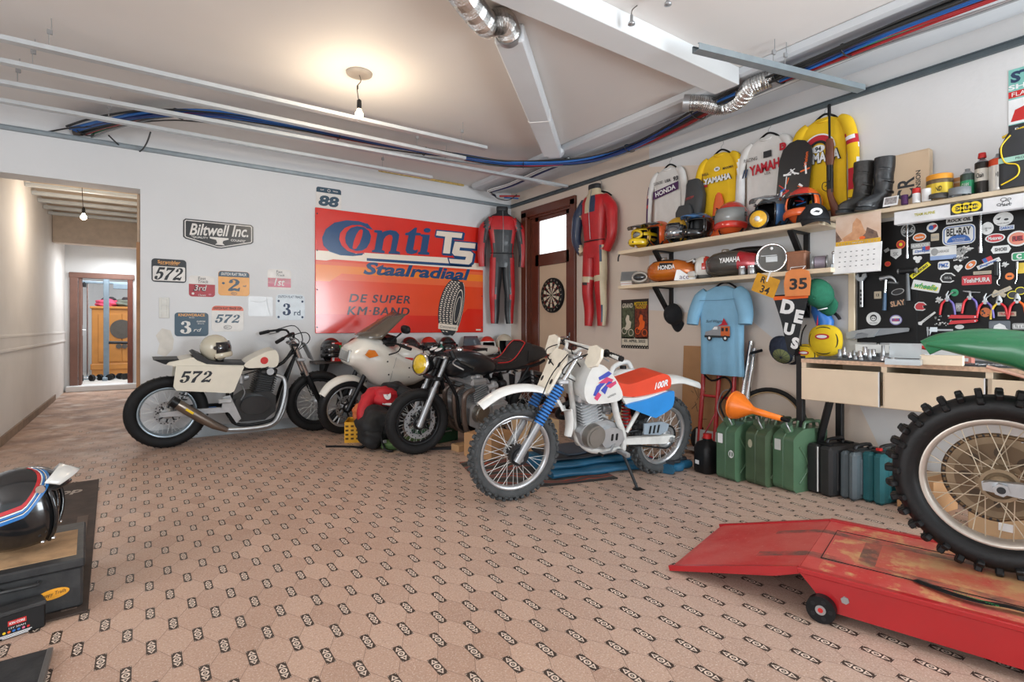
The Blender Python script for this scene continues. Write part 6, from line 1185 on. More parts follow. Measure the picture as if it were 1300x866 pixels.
for k in range(12): a = (-.27 + random.random()*.2, .2 + random.random()*.35); b = (a[0] + random.uniform(-.06, .1), a[1] + random.uniform(-.12, .06)); m.tube([(a[0], a[1], .0555), (b[0], b[1], .0555)], .002, INK, n=4)
m.flat(rect(.09, .05, 0, 1, -.23, .13), INK, .0556); m.build('carton', t)
# red hand truck
t = thing('hand_truck', 'red tubular hand truck standing below the blue shirt', 'hand truck', FR((4.17, 2.83, 0), (0, -1, 0), (.11, 0, 1))); HR = mat('red_tube', 'B3262A', .35, coat=.3)
m = MB()
for x in (-.16, .0, .15): m.tube([(x, .06, 0), (x, 1.05, 0)], .02, HR, n=10)
for y in (.16, .5, .85): m.tube([(-.16, y, 0), (.15, y, 0)], .013, HR, n=8)
m.tube([(-.16, 1.05, 0), (-.12, 1.12, .03), (.11, 1.12, .03), (.15, 1.05, 0)], .015, HR, n=8, k=3); m.build('frame', t)
m = MB(); m.box((0, .02, .11), (.4, .008, .22), mat('pale_toe_plate', 'B9BCBD', .4, .3), .003); m.box((-.0, .11, .012), (.38, .16, .006), mat('pale_toe_plate', 'B9BCBD')); m.build('toe_plate', t)
for s in (-1, 1):
 m = MB(); m.cyl((s*.2, .1, -.09), (s*.245, .1, -.09), .1, RUB, n=24); m.build('wheel', t); m = MB(); m.cyl((s*.195, .1, -.09), (s*.25, .1, -.09), .05, RED, n=18); m.build('hub', t)
m = MB(); m.tube([(-.15, .7, .02), (-.05, .64, .03), (.08, .68, .03), (.14, .6, .02), (.05, .45, .03), (.1, .33, .03)], .009, BLACK, n=7, k=4); m.tube([(.15, .58, .01), (.06, .55, .02), (.02, .4, .02), (.08, .3, .02)], .006, STEEL, n=6, k=4); m.build('bungee_cord', t)
m = MB(); m.tube([(.02, .35, .05), (-.03, .2, .09), (-.06, .12, .1)], .01, mat('pink_strap', 'CF4B5C', .6), n=7, k=4, flat=.3); m.build('strap', t)
t = thing('chrome_pipes', 'two chrome tubes leaning on the wall right of the blue shirt', 'tubes', T(4.2, 2.57, 0)); 
for k in (0, 1): m = MB(); m.tube([(-.12, .02 - k*.05, .02), (.1, -.01 - k*.035, 1.0 - k*.06)], .017, CHR, n=12); m.build('tube', t)
m = MB(); m.tube([(.02, -.06, .9), (-.02, -.14, .92), (-.03, -.18, .93)], .013, BLACK, n=10); m.build('black_grip', t)
t = thing('bicycle_tyre', 'thin black bicycle tyre leaning on the wall behind the orange funnel', 'tyre', FR((4.2, 2.36, .30), (0, -1, 0), (.2, 0, 1))); m = MB(); m.tube([(.31*cos(a), .31*sin(a), 0) for a in [2*pi*i/48 for i in range(48)]], .019, RUB, n=8, closed=True); m.build('tyre', t); m = MB(); m.tube([(.288*cos(a), .288*sin(a), 0) for a in [2*pi*i/48 for i in range(48)]], .007, mat('tan_bead', 'A68A66', .7), n=6, closed=True); m.build('bead', t)
# ------------------------------------------------------------------ folded tarps and mat under the white and red motorcycle
TARP = mat('teal_tarp', '1F5C7C', .5, var=.15, scale=7, bump=.25, bscale=12); TARPD = mat('dark_tarp', '262A30', .6, var=.15, scale=7, bump=.25, bscale=12)
def fold(t, name, x, y, z, w, d, h, mt, rot=0, k=0):
 m = MB(M=T(x, y, z) @ RZ(R(rot))); n = 14; S = []
 for i in range(n + 1):
  u = -w/2 + w*i/n; q = 1 + .08*sin(i*1.3 + k); S.append([V((u, d/2*cc[0] + .012*sin(i*.9 + k), max(.0, h/2 + h/2*cc[1]*q))) for cc in [(math.copysign(abs(cos(a))**.35, cos(a)), math.copysign(abs(sin(a))**.6, sin(a))) for a in [2*pi*j/18 for j in range(18)]]])
 m.rings(S, mt, True); return m.build(name, t)
t = thing('folded_tarp', 'folded teal blue tarp with red edge lying under the white and red motorcycle', 'tarp', T(3.0, 3.17, 0) @ RZ(R(-14)))
fold(t, 'lower_fold', 0, 0, 0, .95, .6, .06, TARP, 0, 0); fold(t, 'upper_fold', -.04, .03, .055, .85, .5, .045, TARP, 4, 2)
m = MB(); m.tube([(.3, -.3, .03), (.38, -.28, .06), (.44, -.3, .03), (.47, -.2, .06), (.46, .1, .03)], .007, J_RED, n=6, k=4); m.build('red_piping', t)
t = thing('folded_tarp', 'flat dark folded sheet lying on the teal tarp', 'tarp', T(2.97, 3.22, .104) @ RZ(R(-10))); fold(t, 'sheet_fold', 0, 0, 0, .74, .42, .025, TARPD, 0, 1); fold(t, 'sheet_top', .03, .02, .024, .6, .34, .02, mat('slate_tarp', '3A4654', .6, var=.15), 6, 3)
t = thing('folded_tarp', 'small dark teal folded tarp beside the rear wheel near the black canister', 'tarp', T(3.42, 2.72, 0) @ RZ(R(10))); fold(t, 'fold', 0, 0, 0, .3, .22, .07, TARP, 0, 5); fold(t, 'top_fold', 0, 0, .065, .24, .18, .03, TARPD, 5, 6)
RUGM = bpy.data.materials.new('patterned_rug'); RUGM.use_nodes = True; nt = RUGM.node_tree; b = nt.nodes['Principled BSDF']; b.inputs['Roughness'].default_value = .9
w = nt.nodes.new('ShaderNodeTexWave'); w.inputs['Scale'].default_value = 1.6; w.inputs['Distortion'].default_value = 9; w.inputs['Detail'].default_value = 3; w.bands_direction = 'Y'; tcn = nt.nodes.new('ShaderNodeTexCoord'); nt.links.new(tcn.outputs['Object'], w.inputs['Vector']); r = nt.nodes.new('ShaderNodeValToRGB'); nt.links.new(w.outputs['Fac'], r.inputs['Fac'])
r.color_ramp.elements[0].color = lin('2B2826'); r.color_ramp.elements[1].color = lin('4A4440'); e = r.color_ramp.elements.new(.72); e.color = lin('5A544E'); e = r.color_ramp.elements.new(.78); e.color = lin('B5532F'); e = r.color_ramp.elements.new(.86); e.color = lin('8A2C26'); nt.links.new(r.outputs['Color'], b.inputs['Base Color'])
t = thing('patterned_rug', 'dark patterned rug with orange streaks under the front of the white motorcycle', 'rug', T(2.52, 3.3, 0) @ RZ(R(-16))); m = MB(); m.box((0, 0, .005), (1.0, .82, .008), RUGM, .003); m.build('rug', t); m = MB(); m.box((0, -.412, .005), (1.0, .015, .01), mat('rug_binding', '2A2624', .9)); m.build('binding', t)
carton(T(2.52, 3.95, 0) @ RZ(R(20)), 'brown cardboard box on the floor behind the white motorcycle front wheel', (.34, .3, .2), CARDB); carton(T(2.95, 3.85, 0) @ RZ(R(-8)), 'light cardboard box on the floor behind the white motorcycle engine', (.36, .26, .28), CARDL)
t = thing('wooden_plank', 'pale wooden plank lying on the floor below the black motorcycle engine', 'plank', T(2.62, 4.25, .0) @ RZ(R(6))); m = MB(); m.box((0, 0, .03), (.6, .12, .06), mat('plank_pine', 'B9936A', .65, var=.15), .004); m.build('plank', t); m = MB(); m.box((.3005, 0, .03), (.001, .11, .05), PLYE); m.build('end_grain', t)
GBX = mat('green_steel_box', '27573A', .45, var=.15, scale=9)
t = thing('tool_box', 'green steel box with engine parts under the black motorcycle', 'box', T(2.36, 4.72, 0) @ RZ(R(12))); m = MB(); m.box((0, 0, .07), (.42, .26, .14), GBX, .006); m.build('box_body', t); m = MB(); m.tube([(-.12, -.131, .1), (-.1, -.15, .11), (.1, -.15, .11), (.12, -.131, .1)], .006, STEEL, n=6); m.build('handle', t)
for k in range(5): m = MB(); m.cyl((-.15 + k*.07, .02*(k % 2), .14), (-.15 + k*.07, .02*(k % 2), .17 + .02*(k % 3)), .025, [STEEL, DARKM][k % 2], n=12); m.build('engine_part', t)
t = thing('flat_strip', 'flat dark steel strip lying in front of the green box', 'strip', T(2.28, 4.35, 0) @ RZ(R(-28))); m = MB(); m.prism([(-.25, -.02), (.2, -.03), (.28, .0), (.2, .03), (-.25, .02)], .02, IRON); m.build('strip', t); m = MB(); m.box((-.2, 0, .021), (.05, .03, .003), STEEL); m.build('end_clip', t)
t = thing('paper_sheet', 'pale folded sheet on the floor between front wheel and steel strip', 'paper', T(2.05, 4.62, 0) @ RZ(R(15))); m = MB(); m.box((0, 0, .004), (.3, .1, .006), mat('pale_teal_paper', 'B9CBC9', .6), .002); m.build('sheet', t); m = MB(); m.box((0, .03, .0075), (.28, .03, .002), PAPER); m.build('fold', t)
# crate, bag, jacket
YC = mat('yellow_crate_plastic', 'E0A61F', .45); t = thing('plastic_crate', 'yellow perforated plastic crate beside the black bag', 'crate', T(1.79, 5.22, 0) @ RZ(R(-25))); m = MB()
m.box((0, 0, .006), (.24, .3, .012), YC)
for s in (-1, 1): m.box((s*.12, 0, .1), (.008, .3, .2), YC); m.box((0, s*.15, .1), (.24, .008, .2), YC)
m.build('crate_shell', t)
HOLE = mat('crate_hole', '5A3E10', .8)
for i in range(5):
 m = MB()
 for j in range(4): m.box((-.1245, -.12 + i*.06, .04 + j*.04), (.002, .03, .018), HOLE); m.box((-.1 + i*.05, -.1545, .04 + j*.04), (.028, .002, .018), HOLE)
 m.build('perforation', t)
FB = mat('black_nylon', '1C1D1F', .7, var=.2, scale=12, bump=.35, bscale=25); FR_ = mat('red_nylon', 'C0212C', .6, var=.12, scale=12, bump=.3, bscale=20); FG = mat('green_canvas', '4F6B3E', .8, var=.15, scale=14, bump=.3)
def blob(t, name, c, r, mt, seed, nu=26, nv=18, amp=.14, rot=0, pw=.85):
 random.seed(seed); ph = [random.uniform(0, 6) for _ in range(6)]; m = MB(M=T(*c) @ RZ(R(rot))); m.ell((0, 0, 0), r, mt, nu, nv, pw=pw)
 inv = m.M.inverted()
 for i, v in enumerate(m.v):
  q = inv @ v; n = (q.x/r[0], q.y/r[1], q.z/r[2]); k = 1 + amp*(sin(4*n[0] + ph[0])*sin(3*n[1] + ph[1]) + .6*sin(7*n[2] + ph[2] + 3*n[0]) + .4*sin(9*n[1] + ph[3]))
  m.v[i] = m.M @ V((q.x*k, q.y*k, max(q.z*k, -c[2] + .002)))
 return m.build(name, t)
t = thing('duffel_bag', 'slumped black nylon bag with hanging straps beside the yellow crate', 'bag', T(1.83, 4.84, 0)); blob(t, 'bag_body', (0, 0, .18), (.2, .24, .18), FB, 4); blob(t, 'side_pocket', (-.1, -.17, .13), (.1, .08, .1), FB, 9)
m = MB(); m.tube([(-.1, -.1, .1), (-.16, -.05, .02), (-.22, .05, .008), (-.3, .12, .008), (-.42, .2, .008)], .014, BLACK, n=8, k=5, flat=.25); m.build('strap', t); m = MB(); m.tube([(-.02, -.2, .2), (-.05, -.25, .1), (-.03, -.3, .02), (.02, -.34, .012)], .025, BLACK, n=8, k=5, flat=.35); m.build('strap', t); m = MB(); m.box((-.03, -.27, .09), (.035, .01, .03), STEEL, .004); m.build('buckle', t)
t = thing('riding_jacket', 'red, white and black riding jacket piled on the black bag', 'jacket', T(2.0, 5.08, .0)); blob(t, 'jacket_body', (0, 0, .42), (.2, .2, .12), FR_, 12, amp=.12); blob(t, 'black_panel', (.1, .02, .5), (.12, .16, .07), FB, 15); blob(t, 'support_roll', (-.02, -.0, .28), (.17, .17, .2), FB, 22)
m = MB(); m.tube([(-.14, -.05, .46), (-.24, -.12, .38), (-.27, -.16, .26), (-.18, -.2, .2)], [.075, .065, .06, .05], FR_, n=12, k=5); m.build('sleeve', t); m = MB(); m.tube([(.1, -.12, .48), (.2, -.2, .44), (.26, -.22, .34)], [.07, .06, .05], FB, n=12, k=5); m.build('sleeve', t)
m = MB(M=FR((-.05, -.185, .47), (1, -.25, 0), (0, .45, 1))); m.prism(oval(.035, .055, 18), .008, PAPER); m.text('alpine', .016, INK, RZ(pi/2), .0095); m.build('badge', t)
m = MB(); m.tube([(-.1, -.2, .39), (0, -.22, .37), (.1, -.2, .36)], .013, PAPER, n=6, k=4, flat=.4); m.build('white_stripe', t)
t = thing('gloves', 'multicoloured gloves stuffed between crate and black bag', 'gloves', T(1.72, 5.05, .2)); blob(t, 'glove', (0, 0, .1), (.05, .05, .08), mat('glove_orange', 'C4693A', .7), 31); blob(t, 'glove', (.04, -.05, .15), (.045, .045, .06), mat('glove_blue', '3E5A8A', .7), 33)
t = thing('canvas_bag', 'flat green canvas bag on the floor under the black bag', 'bag', T(1.98, 4.62, 0) @ RZ(R(-15))); blob(t, 'bag_body', (0, 0, .045), (.2, .13, .05), FG, 41, amp=.06); m = MB(); m.tube([(-.1, -.1, .08), (0, -.13, .09), (.1, -.1, .08)], .01, FG, n=6, k=4); m.build('handle', t)
# ------------------------------------------------------------------ low shelf with helmets along the back wall
t = thing('wall_shelf', 'low dark shelf along the back wall behind the white motorcycle', 'shelf', T(2.9, YB, .715)); DW = mat('dark_stained_board', '3A302B', .5, var=.2, scale=5); m = MB(); m.box((.03, -.15, .0125), (2.72, .3, .025), DW, .003); m.build('shelf_board', t)
for x in (-1.2, 0, 1.2): m = MB(); m.prism([(0, 0), (-.26, 0), (0, -.22)], .02, IRON, FR((x, 0, 0), (0, 1, 0), (0, 0, 1)), -.02); m.build('bracket', t)
LS = .742
helmet(T(1.76, 6.08, LS) @ RZ(R(-95)), 'black helmet behind the red carton at the left end of the low shelf', H_BLK, 'full', None, SMOKE); helmet(T(2.05, 6.1, LS) @ RZ(R(-100)), 'black helmet half hidden behind the white fairing on the low shelf', H_BLK, 'full', None, SMOKE)
helmet(T(2.72, 6.1, LS) @ RZ(R(-80)), 'white helmet with black top on the low shelf behind the white motorcycle', H_WHT, 'full', lambda c: H_BLK if c.z > .19 else None, SMOKE); helmet(T(2.98, 6.1, LS) @ RZ(R(-90)), 'white and red helmet on the low shelf beside the black topped one', H_WHT, 'full', lambda c: H_RED if c.z > .17 else None, SMOKE)
helmet(T(3.24, 6.1, LS) @ RZ(R(-90)), 'plain black helmet on the low shelf behind the handlebar of the black motorcycle', H_BLK, 'open', None, SMOKE); helmet(T(3.86, 6.1, LS) @ RZ(R(-110)), 'red and white open face helmet left of the cream one on the low shelf', H_RED, 'open', lambda c: H_WHT if c.z < .19 else None, None, None, H_WHT); helmet(T(4.13, 6.09, LS) @ RZ(R(-112)), 'cream open face helmet at the right end of the low shelf', H_CRM, 'open', None, None, None, H_CRM, s=1.1)
t = thing('red_carton', 'tall red and white carton standing before the black helmet on the low shelf', 'carton', T(1.79, 5.985, LS - .001)); m = MB(); m.box((0, 0, .105), (.11, .05, .21), RED, .002); m.flat(rect(.025, .2, 0, 1, -.04, .105), PAPER, .0255, FR((0, 0, 0), (1, 0, 0), (0, 0, 1))); m.text('XR', .03, PAPER, FR((0, -.0255, .05), (1, 0, 0), (0, 0, 1)), .001); m.build('carton', t); m = MB(); m.box((.035, -.026, .13), (.03, .002, .1), GRN); m.build('label', t)
t = thing('grey_windscreen', 'dark tinted windscreen leaning on the low shelf before the back wall', 'windscreen', T(3.62, 6.08, LS) @ RZ(R(-10))); m = MB(); vs = []; fs = []
for i in range(11):
 a = R(-60 + 12*i)
 for k in range(5): q = k/4; vs.append((.2*sin(a)*(1 - .45*q) - .1*q*0, -.1*cos(a)*(1 - .3*q) + .12*q, .26*q))
for i in range(10):
 for k in range(4): fs.append([5*i+k, 5*i+5+k, 5*i+6+k, 5*i+1+k])
m.add(vs, fs, mat('tinted_screen', '565D66', .15, 0, .05, coat=.6), True); m.build('screen', t, solid=.004); m = MB(); m.tube([(.2*sin(a), -.1*cos(a), .0) for a in [R(-60 + 12*i) for i in range(11)]], .006, BLACK, n=6); m.build('edge_trim', t)
t = thing('small_bottle', 'small green and white bottle between helmets on the low shelf', 'bottle', T(3.11, 6.0, LS)); m = MB(); m.lathe([(.025, 0), (.028, .004), (.028, .13), (.012, .15), (.012, .17)], mat('teal_bottle', '3C7A6B', .4), n=16); m.build('bottle_body', t); m = MB(); m.cyl((0, 0, .17), (0, 0, .195), .014, PAPER, n=12); m.build('cap', t)
t = thing('white_box', 'plain white box at the corner end of the low shelf', 'box', T(4.28, 6.12, LS)); m = MB(); m.box((0, 0, .1), (.12, .14, .2), WHITE, .004); m.build('box_body', t); m = MB(); m.box((0, 0, .19), (.124, .144, .03), WHITE, .003); m.build('lid', t)
# ------------------------------------------------------------------ foreground left: mat, toolbox, helmet, battery box
t = thing('workshop_mat', 'large dark rubber mat with pale lettering at the left edge', 'mat', FR((-.17, 2.66, 0), (-.036, 1, 0), (-1, -.036, 0)) @ T(0, 0, .001)); MATM = mat('dusty_rubber_mat', '4A3C33', .85, var=.25, scale=9, c2='382D27', bump=.2); m = MB(); m.box((1.13, .75, .004), (2.26, 1.5, .007), MATM, .002); MW = mat('worn_white_print', 'A79A8E', .8, var=.3, scale=40)
m.text('Motorex workshop', .15, MW, T(1.98, .56, .0) @ RZ(-pi/2), .0086, .95, bold=.03, shear=.2); m.build('mat_sheet', t); m = MB(); m.box((.7, .06, .0085), (1.3, .05, .002), mat('mat_edge_tape', '5A4A40', .8)); m.build('edge_strip', t)
TBX = mat('scuffed_black_box', '222224', .5, var=.3, scale=14, c2='383838', bump=.15)
TM = FR((-.19, 2.715, .009), (-.99, -.06, 0), (.06, -.99, 0)); TM = T(-.19, 2.715, .009) @ RZ(R(3.5))     # origin = right front bottom corner; box runs to -x and +y
t = thing('tool_box', 'scuffed black tool box with oval orange sticker in the left foreground', 'tool box', TM); m = MB(); m.box((-.31, .25, .08), (.62, .5, .16), TBX, .008); m.build('box_body', t); m = MB(); m.box((-.31, .25, .175), (.635, .515, .035), TBX, .006); m.build('lid', t)
m = MB(); m.tube([(-.24, -.002, .135), (-.24, -.03, .135), (-.13, -.03, .135), (-.13, -.002, .135)], .007, TBX, n=8); m.build('handle', t)
m = MB(M=FR((0, -.0015, 0), (1, 0, 0), (0, 0, 1))); m.flat(oval(.05, .02, 26, -.09, .075, R(6)), mat('sticker_amber', 'E8A030', .4), .001); m.text('Happy Trails', .018, INK, T(-.09, .075, 0) @ RZ(R(6)), .0018, .08, shear=.3); m.build('sticker', t); m = MB(M=FR((0, -.0015, 0), (1, 0, 0), (0, 0, 1))); m.flat(oval(.03, .022, 22, -.27, .06), SO, .001); m.build('sticker', t); m = MB(M=FR((0, -.0015, 0), (1, 0, 0), (0, 0, 1))); m.flat(oval(.02, .016, 22, -.33, .1), PAPER, .001); m.flat(oval(.012, .012, 22, -.325, .1), ORG, .0014); m.build('sticker', t)
m = MB(); m.box((-.2, .22, .1935), (.36, .34, .002), mat('crumpled_kraft', 'B08D68', .8, var=.25, scale=14, bump=.5, bscale=20)); m.build('kraft_paper_pad', t)
HS = [('red', 'B9242B'), ('white', 'DDDCD6'), ('blue', '2D72B4')]
def hstripe(c):
 q = c.x + .02 - .55*max(0, .12 - c.z); 
 return None
hm = helmet(T(-.375, 2.95, .205) @ RZ(R(0)) @ RY(R(-8)), 'black open face helmet with red white and blue stripes on the tool box', H_BLK, 'open', None, None, H_WHT, H_BLK, s=1.3, strap=False, pk=.45)
# painted stripes follow the shell from the brow down and back
def on_shell(th, ph, k=1.006): d = V((sin(th)*cos(ph), sin(th)*sin(ph), cos(th))); return V((d.x*.135*k, d.y*.115*k, .128 + d.z*.132*k))
for off, c, wd in ((-.085, HS[0], .05), (-.045, HS[1], .018), (-.02, HS[2], .03), (.012, HS[1], .012), (.04, HS[2], .045)):
 for sgn in (-1, 1):
  vs = []; fs = []; n = 30; mt_ = mat('stripe_' + c[0], c[1], .2, coat=.6)
  for i in range(n + 1):
   u = i/n; ph = R(18) + u*R(150); zz = .93 - 1.25*min(1, max(0, (u - .0)/.42))**1.2*.62 - .42*max(0, u - .3)
   for e in (-.5, .5):
    th = math.acos(max(-.8, min(.97, zz - (off + e*wd)*1.7))); vs.append(on_shell(th, sgn*ph))
  for i in range(n): fs.append([2*i, 2*i+1, 2*i+3, 2*i+2] if sgn > 0 else [2*i, 2*i+2, 2*i+3, 2*i+1])
  m = MB(); m.add(vs, fs, mt_, True); m.build('painted_stripe', hm)
for y in (-1, 1):
 for x, z in ((.07, .03), (.045, .028)): m = MB(); m.ell((x, y*.1*(1 - x*2), z + .005), (.006, .006, .006), CHR, 10, 6); m.build('snap_button', hm)
t = thing('battery_box', 'small black box with red and white warning label before the tool box', 'box', T(-.292, 2.63, .0) @ RZ(R(17))); m = MB(); m.box((-.11, .03, .045), (.22, .07, .09), RUBB, .006); m.build('box_body', t); m = MB(); m.box((-.11, .03, .092), (.225, .075, .016), TBX, .004); m.build('lid', t)
m = MB(M=FR((0, -.0055, 0), (1, 0, 0), (0, 0, 1))); m.flat(rect(.05, .018, 0, 1, -.08, .055), RED, .0005); m.text('ION CORE', .009, PAPER, T(-.08, .055, 0), .001, .042, bold=.03); m.text('12V 20AH', .006, PAPER, T(-.08, .038, 0), .001, .045)
for k, c in enumerate((YEL, ORG, BLU, BLU, mat('label_pink', 'D9668A', .5), RED)): m.flat(oval(.0045, .0045, 10, -.115 + k*.013, .026), c, .001)
for k in range(3): m.flat(rect(.09 - .01*k, .0025, 0, 1, -.085, .016 - k*.0045), PAPER, .001)
m.build('warning_label', t)
t = thing('black_board', 'flat dark scuffed board on the floor at the lower left corner', 'board', T(-.247, 2.405, .0) @ RZ(R(0))); m = MB(); m.box((-.3, -.42, .009), (.58, .84, .017), TBX, .002); m.build('board', t); m = MB(); m.box((-.008, -.42, .01), (.016, .84, .019), mat('alu_edging', '7D7A77', .4, .6), .002); m.build('edge_strip', t)
# ------------------------------------------------------------------ motorcycles
def bike_frame(Pr, Pf, lean, z0=0.):
 x = V((Pf[0]-Pr[0], Pf[1]-Pr[1], 0)).normalized(); left = V((-x.y, x.x, 0)); up = V((0, 0, 1)); l = R(lean)
 z = up*cos(l) + left*sin(l); y = left*cos(l) - up*sin(l); m = MX.Identity(4)
 for i in range(3): m[i][0], m[i][1], m[i][2] = x[i], y[i], z[i]
 m[0][3], m[1][3], m[2][3] = Pr[0], Pr[1], z0
 return m
XZ = FR((0, 0, 0), (1, 0, 0), (0, 0, 1))            # side-view drawing plane, n = -y
def side(p, name, P, y0, y1, mt, bev=.008, M=None, sub=0, fn=None, sm=0):
 if sm: P = [(q.x, q.y) for q in spline([(x, y, 0) for x, y in P], sm, True)]
 m = MB(M=M or MX.Identity(4)); m.prism(P, -y0, mt, XZ, -y1)
 if fn: fn(m)
 return m.build(name, p, bev=bev, sub=sub)
def wheel(p, name, M, Rr, tw, rimR, rimm, knob=0, spokes=36, hubr=.05, hubw=.11, hubm=None, disc=None, cast=0, tmat=None, spm=None, kh=.03):
 W = M @ RX(-pi/2)                                 # lathe axis (local z) -> bike y
 tm = tmat or RUB; th = Rr - rimR
 def ring(prof, mt, n=64): m = MB(M=W); n2 = len(prof); S = [[V((r*cos(2*pi*j/n), r*sin(2*pi*j/n), z)) for r, z in prof] for j in range(n)]; m.rings(S, mt, True, False, True); return m
 h = tw/2; m = ring([(rimR + .006, -h*.62), (rimR + .004, h*.62), (rimR - .014, h*.55), (rimR - .024, h*.25), (rimR - .024, -h*.25), (rimR - .014, -h*.55)], rimm); rim = m.build(name, p)
 kr = Rr - (.014 if knob else 0); prof = [(rimR, -h*.6), (rimR + th*.25, -h*.92), (rimR + th*.55, -h), (kr - th*.2, -h*.86), (kr - .006, -h*.5), (kr, 0), (kr - .006, h*.5), (kr - th*.2, h*.86), (rimR + th*.55, h), (rimR + th*.25, h*.92), (rimR, h*.6)]
 m = ring(prof, tm)
 if knob:
  for k in range(knob):
   a = 2*pi*k/knob
   for z, rr, tl, wd in (((0, kr + .004, 0, .3), (-.62, kr - .008, 35, .26), (.62, kr - .008, -35, .26)) if k % 2 else ((-.28, kr + .002, 8, .28), (.28, kr + .002, -8, .28), (-.86, kr - th*.25, 62, .2), (.86, kr - th*.25, -62, .2))):
    m.box((0, 0, 0), (kh, .024, h*wd*2), tm, .004, M=RZ(a) @ T(rr, 0, z*h) @ RY(R(tl)))
 else:
  for k in range(40):
   a = 2*pi*k/40
   for s in (-1, 1): m.box((0, 0, 0), (.003, .005, h*.55), tm, 0, M=RZ(a) @ T(kr - .004, 0, s*h*.42) @ RX(R(28*s)))
 m.build('tyre', rim)
 m = MB(M=W); hm = hubm or ALU
 m.lathe([(.018, -hubw*.75), (.02, -hubw*.5), (hubr, -hubw*.5), (hubr, -hubw*.38), (hubr*.6, -hubw*.3), (hubr*.6, hubw*.3), (hubr, hubw*.38), (hubr, hubw*.5), (.02, hubw*.5), (.018, hubw*.75)], hm, n=28); m.build('hub', rim)
 m = MB(M=W)
 if cast:
  for k in range(cast):
   for s in (-1, 1): a = 2*pi*k/cast; m.tube([(hubr*.8*cos(a), hubr*.8*sin(a), 0), ((rimR - .02)*cos(a + s*.16), (rimR - .02)*sin(a + s*.16), 0)], [.014, .009], rimm, n=8)
 else:
  for k in range(spokes):
   a = 2*pi*k/spokes; s = 1 if k % 2 else -1; q = .75*(1 if (k//2) % 2 else -1)
   m.tube([(hubr*.95*cos(a + q), hubr*.95*sin(a + q), s*hubw*.44), ((rimR - .016)*cos(a), (rimR - .016)*sin(a), s*h*.15)], .0019, spm or SPK, n=5)
 m.build('spokes', rim)
 if disc:
  r, y = disc; m = MB(M=W @ T(0, 0, y)); ringpoly(m, r*.72, r*.72, r, r, STEEL, MX.Identity(4), .002, 48); ringpoly(m, r, r, r*.72, r*.72, STEEL, MX.Identity(4), -.002, 48)
  for k in range(8): a = 2*pi*k/8; m.tube([(r*.4*cos(a), r*.4*sin(a), 0), (r*.78*cos(a + .15), r*.78*sin(a + .15), 0)], .008, DARKM, n=6)
  for k in range(24): a = 2*pi*k/24; rr = r*(.82 + .06*(k % 3)); m.flat(oval(.006, .006, 8, rr*cos(a), rr*sin(a)), BLACK, .0028); m.flat(oval(.006, .006, 8, rr*cos(a), rr*sin(a))[::-1], BLACK, -.0028)
  m.lathe([(r*.45, -.006), (r*.45, .006), (r*.3, .008), (r*.3, -.008)], DARKM, n=24); m.build('brake_disc', rim)
 return rim
def fender(p, name, path, w, mt, M=None, k=5, crown=.03, ws=None, th=.004):
 P = spline([(x, 0, z) for x, z in path], k); L = len(P); m = MB(M=M or MX.Identity(4)); S = []
 for i, c in enumerate(P):
  t = (P[min(i+1, L-1)] - P[max(i-1, 0)]).normalized(); n = V((-t.z, 0, t.x)); n = n if n.z > 0 or abs(t.z) > .9 else -n; f = i/(L-1)
  q = w*(ws[0] + (ws[1]-ws[0])*f if ws and len(ws) == 2 else (1 if not ws else (ws[0] + (ws[1]-ws[0])*f*2 if f < .5 else ws[1] + (ws[2]-ws[1])*(f*2-1))))
  us = (-1, -.96, -.7, -.35, 0, .35, .7, .96, 1); dr = (-1.1, -.8, -.35, -.08, 0, -.08, -.35, -.8, -1.1)
  S.append([c + V((0, u*q/2, 0)) + n*(d*crown) for u, d in zip(us, dr)] + [c + V((0, u*q/2*.97, 0)) + n*(d*crown - th) for u, d in zip(us[::-1], dr[::-1])])
 m.rings(S, mt, True); return m.build(name, p)
def steer(H, ax, ang): return T(*H) @ MX.Rotation(R(ang), 4, V(ax).normalized()) @ T(*[-q for q in H])
def tubes(p, name, lst, mt, r=.014, M=None, k=0, n=10):
 m = MB(M=M or MX.Identity(4))
 for q in lst: m.tube(q[0], q[1] if len(q) > 1 and isinstance(q[1], (int, float)) else r, mt, n=n, k=k if len(q[0]) > 2 else 0)
 return m.build(name, p)
def fins(p, name, a, b, w, d, n, mt, M=None, core=.8):
 """cooling fins stacked from a to b in the side plane"""
 a = V((a[0], 0, a[1])); b = V((b[0], 0, b[1])); u = (b-a).normalized(); m = MB(M=(M or MX.Identity(4)) @ FR(a, (u.z, 0, -u.x), (0, 1, 0)) if False else (M or MX.Identity(4))); L = (b-a).length; ang = math.atan2(u.x, u.z)
 B = T(*a) @ RY(ang)
 m.box((0, 0, L/2), (d*core, w*core, L), mt, .012, M=B)
 for i in range(n): m.box((0, 0, L*(i + .5)/n), (d, w, L/n*.42), mt, .004, M=B)
 return m.build(name, p)
def grips(p, pts, mt=None, r=.016):
 for a, b in pts:
  m = MB(); m.tube([a, b], r, mt or RUBB, n=12); d = (V(b)-V(a)).normalized(); m.cyl(V(a), V(a) + d*.012, r*1.45, mt or RUBB, n=14)
  for i in range(5): c = V(a) + (V(b)-V(a))*(i+1)/6; m.cyl(c, c + d*.006, r*1.1, mt or RUBB, n=12)
  m.build('grip', p)

